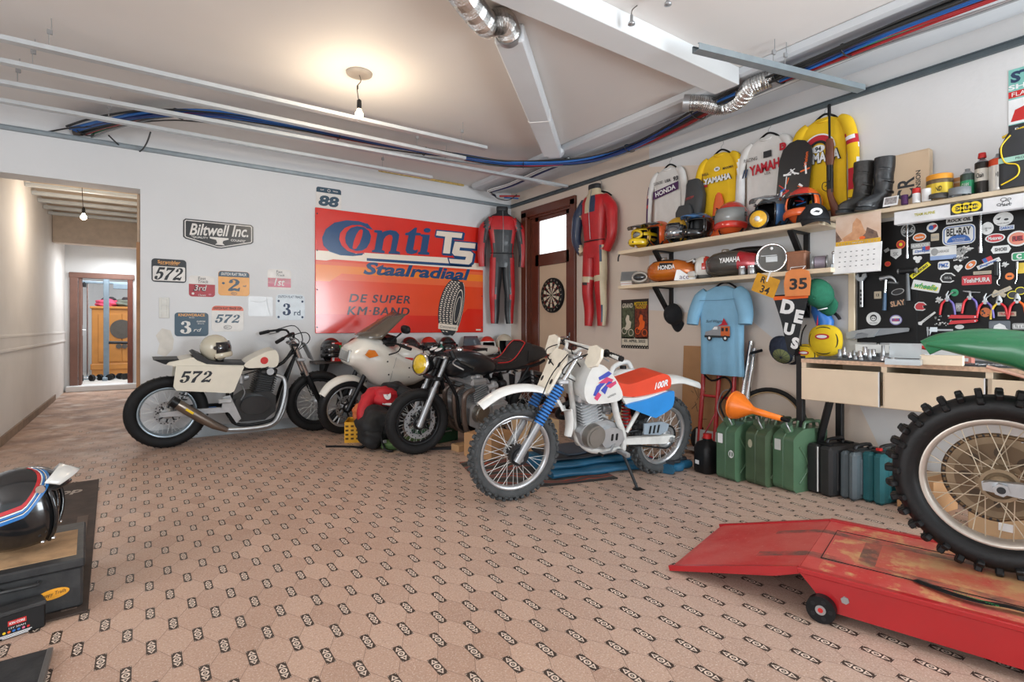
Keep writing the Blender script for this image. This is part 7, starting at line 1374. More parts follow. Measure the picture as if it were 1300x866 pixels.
# ---- white and red trail motorcycle
BM = bike_frame((3.255, 2.713), (1.979, 2.829), 9)
xr = thing('motorcycle', 'white trail motorcycle with red seat and blue side panel on its stand', 'motorcycle', BM); WP = mat('white_gloss_plastic', 'DEDEDA', .3, coat=.3, var=.05); FRW = mat('white_frame_paint', 'D2D2CE', .4, var=.12, scale=14); SEATR = mat('red_seat_vinyl', 'DC4526', .5, var=.08, scale=6); BLUP = mat('blue_gloss_plastic', '2E86CF', .35, var=.06); ALR = mat('alloy_rim', 'C2C4C6', .32, .8); GTY = mat('blue_rubber_gaiter', '2A74C0', .55); TIRE = mat('dusty_knobby_rubber', '434546', .85, var=.2, scale=14, bump=.2)
ST_ = steer((.93, 0, .82), (-.45, 0, .89), -5)
fw = wheel(xr, 'front_wheel', ST_ @ T(1.285, 0, .318), .318, .078, .245, ALR, 46, 36, .04, .1, DARKM, tmat=TIRE)
m = MB(M=ST_ @ T(1.285, 0, .318)); m.cyl((0, .02, 0), (0, .075, 0), .065, DARKM, n=28); m.cyl((0, .075, 0), (0, .085, 0), .05, DARKM, n=24); m.tube([(0, .07, .02), (-.05, .08, .06)], .01, DARKM, n=8); m.build('brake_drum', fw)
rw = wheel(xr, 'rear_wheel', T(0, 0, .305), .305, .09, .225, ALR, 42, 36, .055, .11, ALU, tmat=TIRE)
m = MB(M=T(0, .055, .305) @ RX(-pi/2)); m.lathe([(.085, -.003), (.09, 0), (.085, .003), (.05, .003), (.05, -.003)], STEEL, n=36)
m.build('rear_sprocket', rw)
for s in (-1, 1):
 m = MB(M=ST_); m.tube([(1.31, s*.085, .285), (1.155, s*.085, .55)], [.026, .024], STEEL, n=12); m.box((1.29, s*.085, .312), (.05, .03, .06), STEEL, .008); fk = m.build('fork_leg', xr)
 m = MB(M=ST_); P = [V((1.175, s*.085, .525)) + (V((1.03, s*.085, .765)) - V((1.175, s*.085, .525)))*i/26 for i in range(27)]; m.cyl(P[0], P[-1], .027, mat('gaiter_groove_shade', '123A66', .7), n=14); [m.cyl(P[i], P[i+1], .036, GTY, n=16) for i in range(0, 26, 2)]; m.build('fork_gaiter', fk)  # crease shade between the ridges put into the colour as a darker blue core
 m = MB(M=ST_); m.tube([(1.04, s*.085, .75), (.90, s*.085, .98)], .018, CHR, n=12); m.build('fork_tube', fk)
m = MB(M=ST_); m.box((1.015, 0, .79), (.07, .22, .03), ALU, .008, M=MX.Identity(4)); m.box((.925, 0, .95), (.07, .22, .025), ALU, .008); m.cyl((1.0, 0, .78), (.91, 0, .96), .024, FRW); m.build('triple_clamp', xr)
fender(xr, 'front_mudguard', [(1.56, .655), (1.43, .735), (1.28, .765), (1.12, .745), (1.01, .68), (.94, .58), (.915, .48), (.92, .40)], .125, WP, ST_, crown=.032, ws=(.8, 1.05, .45))
m = MB(M=ST_); m.prism([(-.075, 0), (-.085, .13), (-.1, .24), (-.06, .3), (.06, .3), (.1, .24), (.085, .13), (.075, 0)], .022, WP if False else CREAM, FR((1.10, 0, .705), (0, 1, 0), (-.42, 0, .9)))
q = FR((1.10, 0, .705), (0, 1, 0), (-.42, 0, .9))
for y in (.08, .2): m.flat(oval(.014, .02, 14, -.06, y), DARKM, .0226, q); m.flat(oval(.014, .02, 14, .06, y), DARKM, .0226, q)
m.build('number_plate', xr, bev=.006)
m = MB(M=ST_); m.tube([(.80, .36, .985), (.82, .24, 1.0), (.89, .1, 1.01), (.92, .05, .975), (.92, -.05, .975), (.89, -.1, 1.01), (.82, -.24, 1.0), (.80, -.36, .985)], .0115, FRW, n=10, k=4); m.tube([(.86, .17, 1.02), (.86, -.17, 1.02)], .008, FRW, n=8); hb = m.build('handlebar', xr)
for s in (-1, 1):
 m = MB(M=ST_); a, b = V((.815, s*.245, 1.0)), V((.78, s*.375, .982)); m.tube([a, b], .017, RUBB, n=12); m.cyl(a, a + (b-a)*.08, .026, RUBB, n=14)
 for i in range(6): c = a + (b-a)*(i+1)/7; m.cyl(c, c + (b-a)*.04, .0185, RUBB, n=12)
 m.build('grip', hb)
 m = MB(M=ST_); m.tube([(.84, s*.2, 1.0), (.87, s*.27, .985), (.87, s*.36, .97)], .006, STEEL, n=7); m.box((.835, s*.2, 1.005), (.03, .03, .035), RUBB, .006); m.build('lever', hb)
 m = MB(M=ST_); q = FR((.895, s*.26, .985), (0, 1, 0), (-.25, 0, 1)); m.prism([(-.07, -.06), (-.02, -.085), (.05, -.06), (.075, 0), (.06, .05), (.0, .065), (-.07, .045)], .02, CREAM, q); m.build('hand_guard', hb, bev=.008)
tubes(xr, 'control_cables', [([(.86, .2, 1.0), (1.0, .18, .95), (1.02, .08, .85), (.9, .05, .78)], .004), ([(.86, -.2, 1.0), (1.02, -.15, .96), (1.04, 0, .88), (.88, -.05, .76)], .004), ([(.86, .19, 1.0), (.98, .12, 1.03), (.92, .04, .95), (.82, .0, .85)], .004), ([(1.0, .1, .97), (1.12, .1, .82), (1.2, .09, .58), (1.27, .085, .36)], .004)], BLACK, .004, ST_, 5, 6)
TK = [(.875, .76), (.86, .685), (.80, .64), (.6, .642), (.54, .68), (.6, .78), (.675, .855), (.74, .90), (.80, .905), (.845, .86)]
def tankg(m):
 F = XZ @ T(0, 0, .1285); PK, VI = mat('graphic_pink', 'D0446E', .4), mat('graphic_violet', '3F4FB0', .4)
 for k, (P, c) in enumerate((([(.80, .70), (.78, .76), (.72, .80), (.69, .79), (.74, .75), (.77, .69)], VI), ([(.77, .82), (.69, .86), (.66, .84), (.69, .82), (.76, .80)], VI), ([(.77, .78), (.70, .82), (.64, .80), (.66, .77), (.72, .78)], PK), ([(.74, .73), (.68, .79), (.63, .775), (.68, .75), (.70, .70)], VI), ([(.79, .68), (.76, .72), (.73, .70), (.76, .66)], PK), ([(.70, .76), (.62, .79), (.61, .77), (.66, .74)], PK))):
  m.add([V((x, .1265 + k*.0002, z)) for x, z in P], [list(range(len(P)))], c)
side(xr, 'fuel_tank', TK, -.125, .125, WP, .045, sm=3); m = MB(); tankg(m); m.text('HONDA', .014, INK, FR((.64, .1275, .69), (-1, 0, 0), (0, 0, 1)) @ RZ(R(20)), .0005, .07); m.build('tank_graphic', xr)
m = MB(); m.lathe([(.03, 0), (.03, .02), (.0, .024)], RUBB, T(.74, 0, .9), n=18); m.tube([(.74, 0, .925), (.79, 0, .94), (.84, .01, .92)], .004, BLACK, n=6, k=4); m.build('filler_cap', xr)
ST2 = [(.645, .84), (.6, .785), (.5, .755), (.42, .758), (.3, .785), (.18, .81), (.11, .80), (.075, .765), (.07, .715), (.11, .69), (.3, .665), (.44, .66), (.54, .68), (.6, .73)]
side(xr, 'seat', ST2, -.105, .105, SEATR, .035, sm=4); m = MB(); m.text('100R', .05, PAPER, FR((.17, .1065, .735), (-1, 0, 0), (0, 0, 1)) @ RZ(R(10)), .001, .13, bold=.03, shear=.3); m.build('seat_lettering', xr)
for s in (-1, 1):
 side(xr, 'side_cover', [(.54, .665), (.42, .655), (.3, .662), (.12, .688), (.09, .675), (.3, .61), (.5, .615)], s*.11 - .012, s*.11 + .012, WP, .006)
 side(xr, 'side_panel', [(.51, .614), (.3, .645), (.09, .69), (.06, .66), (.055, .6), (.08, .555), (.2, .505), (.24, .505), (.42, .57)], s*.13 - .01, s*.13 + .01, BLUP, .006, sm=3)
fender(xr, 'rear_mudguard', [(.2, .71), (.08, .762), (-.06, .77), (-.2, .74), (-.34, .70)], .19, WP, crown=.04, ws=(1., .95, .45))
tubes(xr, 'frame', [([(.93, 0, .83), (.86, 0, .6), (.82, 0, .40), (.74, .05, .3), (.6, .07, .275), (.45, .07, .28)], .021), ([(.8, 0, .36), (.74, -.05, .3), (.6, -.07, .275), (.45, -.07, .28)], .018), ([(.93, 0, .81), (.7, 0, .7), (.5, 0, .65), (.2, 0, .67)], .02), ([(.585, .085, .645), (.54, .09, .52), (.465, .09, .38), (.45, .085, .27)], .023), ([(.585, -.085, .645), (.54, -.09, .52), (.465, -.09, .38), (.45, -.085, .27)], .021), ([(.44, .09, .4), (.3, .085, .61)], .015), ([(.44, -.09, .4), (.3, -.085, .61)], .015), ([(.55, .08, .65), (.1, .08, .7)], .013), ([(.55, -.08, .65), (.1, -.08, .7)], .013)], FRW, .018, None, 4)
side(xr, 'swing_arm', [(.47, .36), (.47, .315), (.05, .275), (-.03, .285), (-.04, .325), (.0, .335), (.2, .345)], .07, .105, FRW, .008); side(xr, 'swing_arm', [(.47, .36), (.47, .315), (.05, .275), (-.03, .285), (-.04, .325), (.0, .335), (.2, .345)], -.105, -.07, FRW, .008)
m = MB(); m.cyl((0, -.13, .305), (0, .13, .305), .012, STEEL); m.cyl((0, .105, .305), (0, .125, .305), .02, STEEL, n=6); m.build('rear_axle', xr)
side(xr, 'chain_guard', [(.3, .455), (.13, .455), (.05, .43), (.06, .38), (.13, .355), (.29, .375)], .105, .115, mat('grey_guard_plastic', '8C9AA6', .45), .003, fn=lambda m: [m.add([V((x, .1165, z)) for x, z in ((q, .375), (q + .018, .375), (q + .012, .435), (q - .006, .435))], [[0, 1, 2, 3]], BLACK) for q in (.15, .19, .23)])
m = MB(); C_ = [(.0 + .088*cos(a), .06, .305 + .088*sin(a)) for a in [R(90 + 180*i/12) for i in range(13)]] + [(.5, .06, .315), (.53, .06, .35), (.5, .06, .385)]; m.tube(C_, .007, DARKM, n=6, closed=True); m.build('chain', xr)
fins(xr, 'cylinder', (.715, .45), (.775, .64), .15, .17, 9, ALU); m = MB(); m.box((.785, 0, .655), (.15, .13, .06), ALU, .015, M=T(0, 0, 0)); m.cyl((.8, .06, .66), (.8, .08, .66), .035, ALU, n=20); m.build('cylinder_head', xr)
side(xr, 'crankcase', [(.84, .43), (.8, .33), (.7, .29), (.5, .29), (.46, .36), (.5, .46), (.62, .5), (.78, .49)], -.1, .075, ALU, .015)
m = MB(); m.cyl((.735, .07, .405), (.735, .125, .405), .085, mat('bronze_grey_cover', '8E8A84', .4, .7, .1), n=32, r2=.078); m.cyl((.735, .125, .405), (.735, .132, .405), .06, mat('bronze_grey_cover', '8E8A84'), n=28); m.build('flywheel_cover', xr)
side(xr, 'sprocket_cover', [(.68, .44), (.6, .46), (.5, .43), (.47, .36), (.52, .31), (.63, .31), (.68, .36)], .07, .115, ALU, .012, fn=lambda m: [m.flat(rect(.025, .05, .008, 3, .53 + .035*k, .385), BLACK, -.1155, XZ @ MX.Scale(-1, 4, (0, 0, 1)) @ MX.Scale(1, 4)) for k in ()])
m = MB()
for x in (.545, .585): m.add([V((x + a, .1158, .385 + b)) for a, b in rect(.02, .05, .006, 2)][::-1], [list(range(12))], BLACK)
m.build('cover_slot', xr)
tubes(xr, 'exhaust', [([(.83, -.03, .62), (.9, -.06, .58), (.9, -.11, .5), (.78, -.13, .47), (.55, -.13, .5), (.4, -.125, .52)], .019)], DARKM, .019, None, 5); m = MB(); m.tube([(.42, -.13, .52), (.3, -.14, .55), (.0, -.15, .6), (-.06, -.15, .61)], [.025, .045, .045, .03], DARKM, n=16, k=3); m.build('muffler', xr)
m = MB(); m.cyl((.62, 0, .57), (.56, 0, .56), .035, ALU, n=18); m.cyl((.56, 0, .52), (.56, 0, .57), .03, ALU, n=18); m.box((.5, 0, .57), (.08, .1, .09), BLACK, .015); m.build('carburettor', xr)
m = MB(); P = [V((.36, 0, .38)) + V((.03, 0, .22))*i/60 for i in range(61)]; m.tube([p + V((.032*cos(i*.9), .032*sin(i*.9), 0)) for i, p in enumerate(P)], .006, RED, n=6); m.cyl((.36, 0, .37), (.39, 0, .6), .018, STEEL); m.build('shock_absorber', xr)
m = MB(); m.box((.25, .02, .53), (.16, .1, .12), RUBB, .02); m.build('air_box', xr)
m = MB(); m.tube([(.47, .095, .27), (.44, .16, .16), (.42, .235, .045)], .0105, DARKM, n=10); m.box((.42, .25, .04), (.07, .05, .008), DARKM, .003); m.build('side_stand', xr)
for s in (-1, 1): m = MB(); m.box((.5, s*.15, .275), (.035, .11, .03), STEEL, .006); m.build('foot_peg', xr)
m = MB(); m.tube([(.54, .1, .34), (.62, .15, .3), (.72, .16, .3)], .009, STEEL, n=8); m.cyl((.72, .15, .3), (.72, .19, .3), .009, RUBB); m.build('gear_lever', xr)

# ---- black cafe racer
BM = bike_frame((3.378, 4.598), (1.98, 4.351), 8)
cb = thing('motorcycle', 'black cafe racer motorcycle with yellow headlamp and red stitched seat', 'motorcycle', BM); TB = mat('satin_black_tank', '1B1D21', .3, .3, .08, coat=.4); SV = mat('black_seat_vinyl', '1E1C1C', .45, var=.15, bump=.15, scale=20); EXB = mat('burnt_bronze_exhaust', '6E6058', .36, .5, .2, 6); BRIM = mat('black_rim', '232426', .35, .5); CBT = mat('road_tyre', '1D1D1E', .65, var=.15, scale=20, spec=.3)
S2 = steer((1.2, 0, .8), (-.36, 0, .93), -12)
cfw = wheel(cb, 'front_wheel', S2 @ T(1.405, 0, .293), .293, .11, .205, BRIM, 0, 40, .045, .12, DARKM, disc=(.145, .05), tmat=CBT)
wheel(cb, 'rear_wheel', T(0, 0, .305), .305, .13, .21, BRIM, 0, 40, .05, .14, DARKM, tmat=CBT)
for s in (-1, 1):
 m = MB(M=S2); m.tube([(1.43, s*.095, .265), (1.30, s*.095, .60)], [.028, .026], STEEL, n=14); m.box((1.42, s*.095, .29), (.05, .035, .07), STEEL, .01); fk = m.build('fork_leg', cb); m = MB(M=S2); m.tube([(1.305, s*.095, .58), (1.19, s*.095, .88)], .019, STEEL, n=12); m.build('fork_tube', fk)
 m = MB(M=S2); m.box((1.35, s*.085, .37), (.05, .03, .09), DARKM, .01); m.build('brake_caliper', fk)
m = MB(M=S2); m.box((1.28, 0, .68), (.08, .25, .035), DARKM, .01); m.box((1.20, 0, .865), (.08, .25, .025), ALU, .01); m.cyl((1.28, 0, .67), (1.2, 0, .87), .025, DARKM); m.build('triple_clamp', cb)
m = MB(M=S2 @ T(1.40, .01, .80) @ RZ(R(20)) @ RY(R(82))); m.lathe([(.02, -.12), (.06, -.1), (.085, -.05), (.092, .0), (.094, .012), (.086, .018)], BLACK, n=32, cap=False); hl = m.build('headlamp', cb); m = MB(M=S2 @ T(1.40, .01, .80) @ RZ(R(20)) @ RY(R(82))); m.lathe([(.096, -.006), (.1, .004), (.094, .018), (.085, .02)], CHR, n=32, cap=False); m.build('lamp_rim', hl); m = MB(M=S2 @ T(1.40, .01, .80) @ RZ(R(20)) @ RY(R(82))); m.lathe([(.087, .012), (.07, .024), (.04, .033), (0, .036)], mat('amber_yellow_lens', 'D8B41C', .12, 0, .15, 40, coat=.8), n=30); m.build('lamp_lens', hl)
m = MB(M=S2); m.tube([(1.08, .36, .80), (1.14, .22, .845), (1.19, .1, .865), (1.19, -.1, .865), (1.14, -.22, .845), (1.08, -.36, .80)], .011, BLACK, n=10, k=4); hb = m.build('handlebar', cb)
for s in (-1, 1):
 m = MB(M=S2); m.tube([(1.13, s*.24, .84), (1.06, s*.37, .795)], .017, RUBB, n=12); m.build('grip', hb); m = MB(M=S2); m.tube([(1.16, s*.2, .86), (1.22, s*.27, .83), (1.17, s*.37, .79)], .007, STEEL, n=7, k=4); m.cyl((1.17, s*.18, .87), (1.19, s*.16, .93), .022, BLACK, n=14); m.build('lever', hb)
m = MB(M=S2)
for s in (-1, 1): m.cyl((1.24, s*.05, .89), (1.26, s*.05, .93), .042, BLACK, n=20); m.cyl((1.255, s*.05, .93), (1.257, s*.05, .935), .036, PAPER, n=20)
m.build('gauges', cb)
tubes(cb, 'control_cables', [([(1.15, .2, .86), (1.3, .16, .9), (1.32, .05, .82), (1.2, .02, .72)], .005), ([(1.15, -.2, .86), (1.32, -.12, .92), (1.33, 0, .8), (1.15, -.03, .68)], .005), ([(1.16, .18, .85), (1.25, .2, .8), (1.22, .12, .66), (1.05, .1, .6)], .006), ([(1.3, .1, .7), (1.36, .1, .55), (1.36, .09, .4)], .005), ([(1.2, .12, .86), (1.28, .22, .92), (1.33, .1, .9), (1.3, -.1, .84)], .004)], BLACK, .005, S2, 5, 6)
m = MB(); S = []
for x, hw, zb, zt in ((.555, .05, .73, .77), (.585, .1, .70, .80), (.68, .13, .675, .855), (.8, .15, .665, .90), (.95, .155, .665, .925), (1.08, .14, .67, .92), (1.16, .11, .69, .895), (1.195, .06, .74, .86)):
 S.append([V((x, hw*math.copysign(abs(cos(q))**.65, cos(q)), (zb+zt)/2 + (zt-zb)/2*math.copysign(abs(sin(q))**.8, sin(q)))) for q in [2*pi*j/28 for j in range(28)]])
m.rings(S, TB, True); tk = m.build('fuel_tank', cb); m = MB(); m.lathe([(.034, 0), (.034, .018), (.024, .024), (0, .025)], CHR, T(1.0, 0, .918), n=22); m.build('filler_cap', tk)
side(cb, 'seat', [(.6, .79), (.54, .775), (.42, .79), (.34, .83), (.28, .90), (.24, .965), (.19, .985), (.15, .97), (.13, .88), (.2, .76), (.6, .735)], -.115, .115, SV, .03, sm=3)
m = MB()
for s in (-1, 1): m.tube([(.58, s*.095, .795), (.44, s*.1, .80), (.35, s*.1, .845), (.275, s*.1, .93), (.22, s*.085, .985)], .005, RED, n=6, k=4)
m.tube([(.22, -.085, .985), (.2, 0, .995), (.22, .085, .985)], .005, RED, n=6, k=4)
for i in range(6): m.tube([(.52 - i*.05, -.08, .792 + max(0, i-2)*.022), (.50 - i*.05, 0, .797 + max(0, i-2)*.022), (.52 - i*.05, .08, .792 + max(0, i-2)*.022)], .002, mat('grey_stitch', '6E5A58', .7), n=5)
m.build('stitching', cb)
m = MB(); S = []
for x, hw, zb, zt in ((.19, .125, .745, .965), (.1, .125, .76, .965), (-.02, .115, .785, .945), (-.12, .095, .81, .915), (-.18, .06, .83, .885), (-.195, .02, .845, .87)): S.append([V((x, hw*math.copysign(abs(cos(q))**.6, cos(q)), (zb+zt)/2 + (zt-zb)/2*math.copysign(abs(sin(q))**.7, sin(q)))) for q in [2*pi*j/24 for j in range(24)]])
m.rings(S, SV, True); m.build('seat_hump', cb)
tubes(cb, 'frame', [([(1.2, 0, .82), (1.0, .06, .68), (.6, .09, .72), (.1, .1, .74), (-.1, .09, .79)], .016), ([(1.2, 0, .82), (1.0, -.06, .68), (.6, -.09, .72), (.1, -.1, .74), (-.1, -.09, .79)], .016), ([(1.22, .03, .76), (1.06, .09, .5), (1.0, .11, .22), (.8, .12, .17), (.5, .12, .2), (.42, .12, .4), (.55, .1, .7)], .017), ([(1.22, -.03, .76), (1.06, -.09, .5), (1.0, -.11, .22), (.8, -.12, .17), (.5, -.12, .2), (.42, -.12, .4), (.55, -.1, .7)], .017), ([(.42, .12, .42), (.16, .11, .73)], .013), ([(.42, -.12, .42), (.16, -.11, .73)], .013)], BLACK, .016, None, 4)
for k in range(4): P = .21 - .14*k; tubes(cb, 'exhaust_header', [([(.97, P, .585), (1.05, P, .56), (1.07, P, .48), (1.02, P*.9, .28), (.95, P*.7 + .03, .17), (.8, P*.4 + .06, .145), (.55, .1, .16)], .024)], EXB, .024, None, 5, 12)
m = MB(); m.tube([(.56, .12, .16), (.45, .15, .19), (.3, .17, .24), (-.1, .2, .32), (-.3, .21, .36), (-.32, .21, .365)], [.028, .035, .045, .05, .052, .04], CHR, n=18, k=3); m.build('muffler', cb)
fins(cb, 'cylinder_block', (.86, .46), (.91, .62), .46, .17, 8, STEEL); m = MB(); m.box((.905, 0, .645), (.19, .44, .07), STEEL, .02); m.box((.9, 0, .685), (.15, .36, .04), STEEL, .015)
for y in (-.18, -.06, .06, .18): m.cyl((.9, y, .69), (.9, y, .715), .03, STEEL, n=16)
m.build('cylinder_head', cb)
side(cb, 'crankcase', [(.98, .42), (.97, .25), (.86, .2), (.6, .2), (.5, .28), (.5, .42), (.6, .48), (.9, .48)], -.2, .2, ALU, .025)
m = MB(); BZ = mat('alternator_cover_alloy', '8F8A82', .35, .85, .1); m.cyl((.86, .2, .36), (.86, .245, .36), .095, BZ, n=36, r2=.088); m.cyl((.86, .245, .36), (.86, .258, .36), .075, BZ, n=36, r2=.07)
m.build('alternator_cover', cb)
for k in range(6): a = pi*k/3; m = MB(); m.cyl((.86 + .08*cos(a), .24, .36 + .08*sin(a)), (.86 + .08*cos(a), .252, .36 + .08*sin(a)), .007, STEEL, n=6); m.build('cover_bolt', cb)
side(cb, 'sprocket_cover', [(.72, .42), (.55, .42), (.5, .33), (.56, .25), (.7, .24)], .19, .225, ALU, .015)
for k in range(4): y = .18 - .12*k; m = MB(); m.cyl((.78, y, .58), (.66, y, .6), .03, ALU, n=16); m.cyl((.7, y, .54), (.7, y, .64), .028, ALU, n=16); m.lathe([(.03, -.0), (.04, .03), (.042, .07), (.035, .08)], DARKM, T(.63, y, .605) @ RY(-pi/2), n=16); m.build('carburettor', cb)
m = MB(); m.box((.4, 0, .58), (.18, .18, .16), DARKM, .02); m.build('battery_box', cb); side(cb, 'side_plate', [(.53, .68), (.44, .69), (.4, .5), (.46, .46)], .105, .112, ALU, .004); side(cb, 'side_plate', [(.34, .69), (.26, .69), (.28, .56), (.33, .54)], .105, .112, ALU, .004)
fender(cb, 'rear_mudguard', [(.33, .52), (.25, .6), (.12, .655), (-.03, .67), (-.18, .635), (-.29, .56)], .17, mat('dark_mudguard', '2E2F31', .4, .2), crown=.03)
for s in (-1, 1):
 m = MB(); P = [V((.12, s*.125, .70)) + V((-.1, 0, -.36))*i/70 for i in range(71)]; m.tube([p + V((.028*cos(i*.85), .028*sin(i*.85), 0)) for i, p in enumerate(P[8:60])], .006, BLACK, n=6); m.cyl(P[0], P[-1], .014, STEEL); m.build('shock_absorber', cb)
 side(cb, 'swing_arm', [(.46, .36), (.46, .32), (.0, .285), (-.06, .29), (-.06, .325), (.0, .33)], s*.11 - .014, s*.11 + .014, BLACK, .006)
m = MB(); m.cyl((0, -.15, .305), (0, .15, .305), .012, STEEL); m.build('rear_axle', cb); m = MB(); m.box((.55, .2, .3), (.03, .12, .03), STEEL, .006); m.build('foot_peg', cb); m = MB(); m.tube([(.5, .12, .2), (.44, .2, .1), (.42, .26, .045)], .011, BLACK, n=8); m.box((.42, .27, .042), (.06, .04, .008), BLACK); m.build('side_stand', cb)
m = MB(); m.cyl((-.17, .0, .83), (-.23, .0, .825), .03, RED, n=18); m.tube([(-.15, .08, .84), (-.2, .13, .83)], .006, BLACK, n=6); m.build('tail_light', cb)

# ---- cream flat track racer
BM = bike_frame((.201, 5.905), (1.556, 5.94), -6)
ft = thing('motorcycle', 'cream flat track racing motorcycle with number 572 against the back wall', 'motorcycle', BM); FCR = mat('cream_race_paint', 'DDD6C5', .35, coat=.3, var=.03); TIT = mat('titanium_muffler', '8E8379', .3, .9, .12, 5); ENB = mat('black_engine_paint', '3A3B3C', .32, .5, .1); FTT = mat('dirt_track_tyre', '151516', .65, var=.15, scale=20, spec=.3)
S3 = steer((1.1, 0, .85), (-.42, 0, .9), 0)
wheel(ft, 'rear_wheel', T(0, 0, .336), .336, .12, .235, mat('blue_grey_rim', 'A2B2BC', .3, .7), 0, 36, .05, .13, ALU, disc=(.11, -.055), tmat=FTT); wheel(ft, 'front_wheel', T(1.362, 0, .328), .328, .105, .24, BRIM, 0, 36, .05, .1, ALU, tmat=FTT)
for s in (-1, 1):
 m = MB(); m.tube([(1.385, s*.09, .29), (1.225, s*.09, .63)], [.026, .028], BLACK, n=14); m.box((1.375, s*.09, .32), (.05, .035, .07), ALU, .01); fk = m.build('fork_leg', ft); m = MB(); m.tube([(1.23, s*.09, .62), (1.075, s*.09, .985)], .021, CHR, n=14); m.build('fork_tube', fk)
m = MB(); m.box((1.155, 0, .8), (.08, .24, .035), ALU, .01, M=MX.Identity(4)); m.box((1.09, 0, .955), (.08, .24, .03), BLACK, .01); m.cyl((1.155, 0, .79), (1.09, 0, .96), .025, BLACK); m.build('triple_clamp', ft)
m = MB(); m.prism([(-.09, -.1), (.09, -.1), (.11, .0), (.1, .1), (-.1, .1), (-.11, 0)], .008, mat('grey_plate', '777A7C', .4, .3), FR((1.235, 0, .875), (0, 1, 0), (-.42, 0, .9))); m.build('number_plate', ft)
m = MB(); m.tube([(.87, .36, 1.03), (.95, .28, 1.06), (1.06, .14, 1.08), (1.08, .05, 1.0), (1.08, -.05, 1.0), (1.06, -.14, 1.08), (.95, -.28, 1.06), (.87, -.36, 1.03)], .0115, BLACK, n=10, k=4); hb = m.build('handlebar', ft)
for s in (-1, 1): m = MB(); m.tube([(.925, s*.31, 1.05), (.85, s*.375, 1.02)], .018, RUBB, n=12); m.build('grip', hb); m = MB(); m.tube([(.97, s*.27, 1.06), (1.03, s*.32, 1.04), (.95, s*.4, 1.01)], .006, STEEL, n=7); m.cyl((.98, s*.24, 1.06), (1.02, s*.22, 1.08), .018, BLACK, n=12); m.build('lever', hb)
tubes(ft, 'control_cables', [([(.97, -.28, 1.06), (1.15, -.25, 1.1), (1.22, -.1, .98), (1.0, -.05, .8)], .005), ([(.97, .28, 1.06), (1.16, .2, 1.12), (1.2, .05, .95), (1.0, .03, .75)], .005), ([(1.0, -.2, 1.07), (1.1, -.22, 1.0), (1.05, -.12, .85), (.92, -.08, .72)], .005)], BLACK, .005, None, 5, 6)
side(ft, 'fuel_tank', [(.62, .765), (.66, .81), (.76, .865), (.86, .905), (.91, .90), (.935, .83), (.915, .74), (.8, .735), (.66, .735)], -.11, .11, FCR, .03, sm=3)
m = MB(); m.cyl((.8, -.108, .805), (.8, -.1125, .805), .036, RED, n=30); m.build('red_dot', ft)
for s in (-1, 1):
 o = side(ft, 'side_number_panel', [(.055, .79), (.035, .60), (.06, .56), (.5, .505), (.53, .52), (.615, .755), (.5, .765), (.3, .775)], s*.135 - .008, s*.135 + .008, FCR, .005)
m = MB(); fat(m, '572', .108, INK, FR((.215, -.1435, .68), (1, 0, 0), (0, 0, 1)) @ RZ(R(-2)), .001, .25, .2); m.build('race_number', ft)
side(ft, 'tail_section', [(.62, .765), (.45, .775), (.3, .79), (.22, .83), (.19, .86), (.1, .84), (.0, .82), (-.02, .80), (.06, .775), (.3, .745), (.6, .74)], -.12, .12, FCR, .02); side(ft, 'tail_tip', [(.08, .842), (-.12, .845), (-.03, .80), (.06, .79)], -.1, .1, BLACK, .006)
side(ft, 'seat', [(.63, .79), (.55, .795), (.4, .805), (.32, .825), (.25, .88), (.2, .905), (.175, .89), (.21, .84), (.3, .79), (.45, .77), (.63, .765)], -.105, .105, SV, .012)
tubes(ft, 'frame', [([(1.1, 0, .9), (.95, 0, .73), (.6, .07, .72), (.2, .09, .74)], .017), ([(.95, 0, .73), (.6, -.07, .72), (.2, -.09, .74)], .017), ([(1.12, 0, .83), (1.02, -.06, .56), (.95, -.09, .3), (.88, -.1, .19), (.6, -.1, .17), (.5, -.1, .3), (.55, -.09, .7)], .016), ([(1.12, 0, .83), (1.02, .06, .56), (.95, .09, .3), (.88, .1, .19), (.6, .1, .17), (.5, .1, .3), (.55, .09, .7)], .016)], BLACK, .016, None, 4)
fins(ft, 'cylinder', (.79, .45), (.84, .66), .2, .19, 10, ENB); m = MB(); m.box((.85, 0, .685), (.17, .17, .07), ENB, .02, M=MX.Identity(4)); m.box((.845, 0, .725), (.13, .14, .03), ALU, .01); m.cyl((.86, -.09, .69), (.86, -.11, .69), .035, ALU, n=18); m.build('cylinder_head', ft)
side(ft, 'crankcase', [(.92, .44), (.92, .28), (.82, .2), (.6, .2), (.54, .28), (.55, .42), (.64, .48), (.85, .49)], -.1, .1, ENB, .02)
m = MB(); m.M = T(.725, -.1, .365) @ RX(pi/2); m.prism([(x, y) for x, y in oval(.135, .095, 30)], .04, mat('gloss_black_cover', '26292C', .2, .3, coat=.6)); m.build('clutch_cover', ft, bev=.012)
m = MB(); m.cyl((.67, 0, .63), (.58, -.02, .61), .035, ALU, n=18); m.cyl((.6, -.05, .58), (.6, -.05, .66), .032, ALU, n=18); m.box((.54, 0, .6), (.06, .09, .09), GREY, .02); m.tube([(.64, -.03, .66), (.72, -.1, .7), (.84, -.11, .74)], .006, BLACK, n=6, k=4); m.tube([(.6, -.05, .57), (.63, -.11, .5), (.6, -.1, .42)], .006, GREY, n=6, k=4); m.build('carburettor', ft)
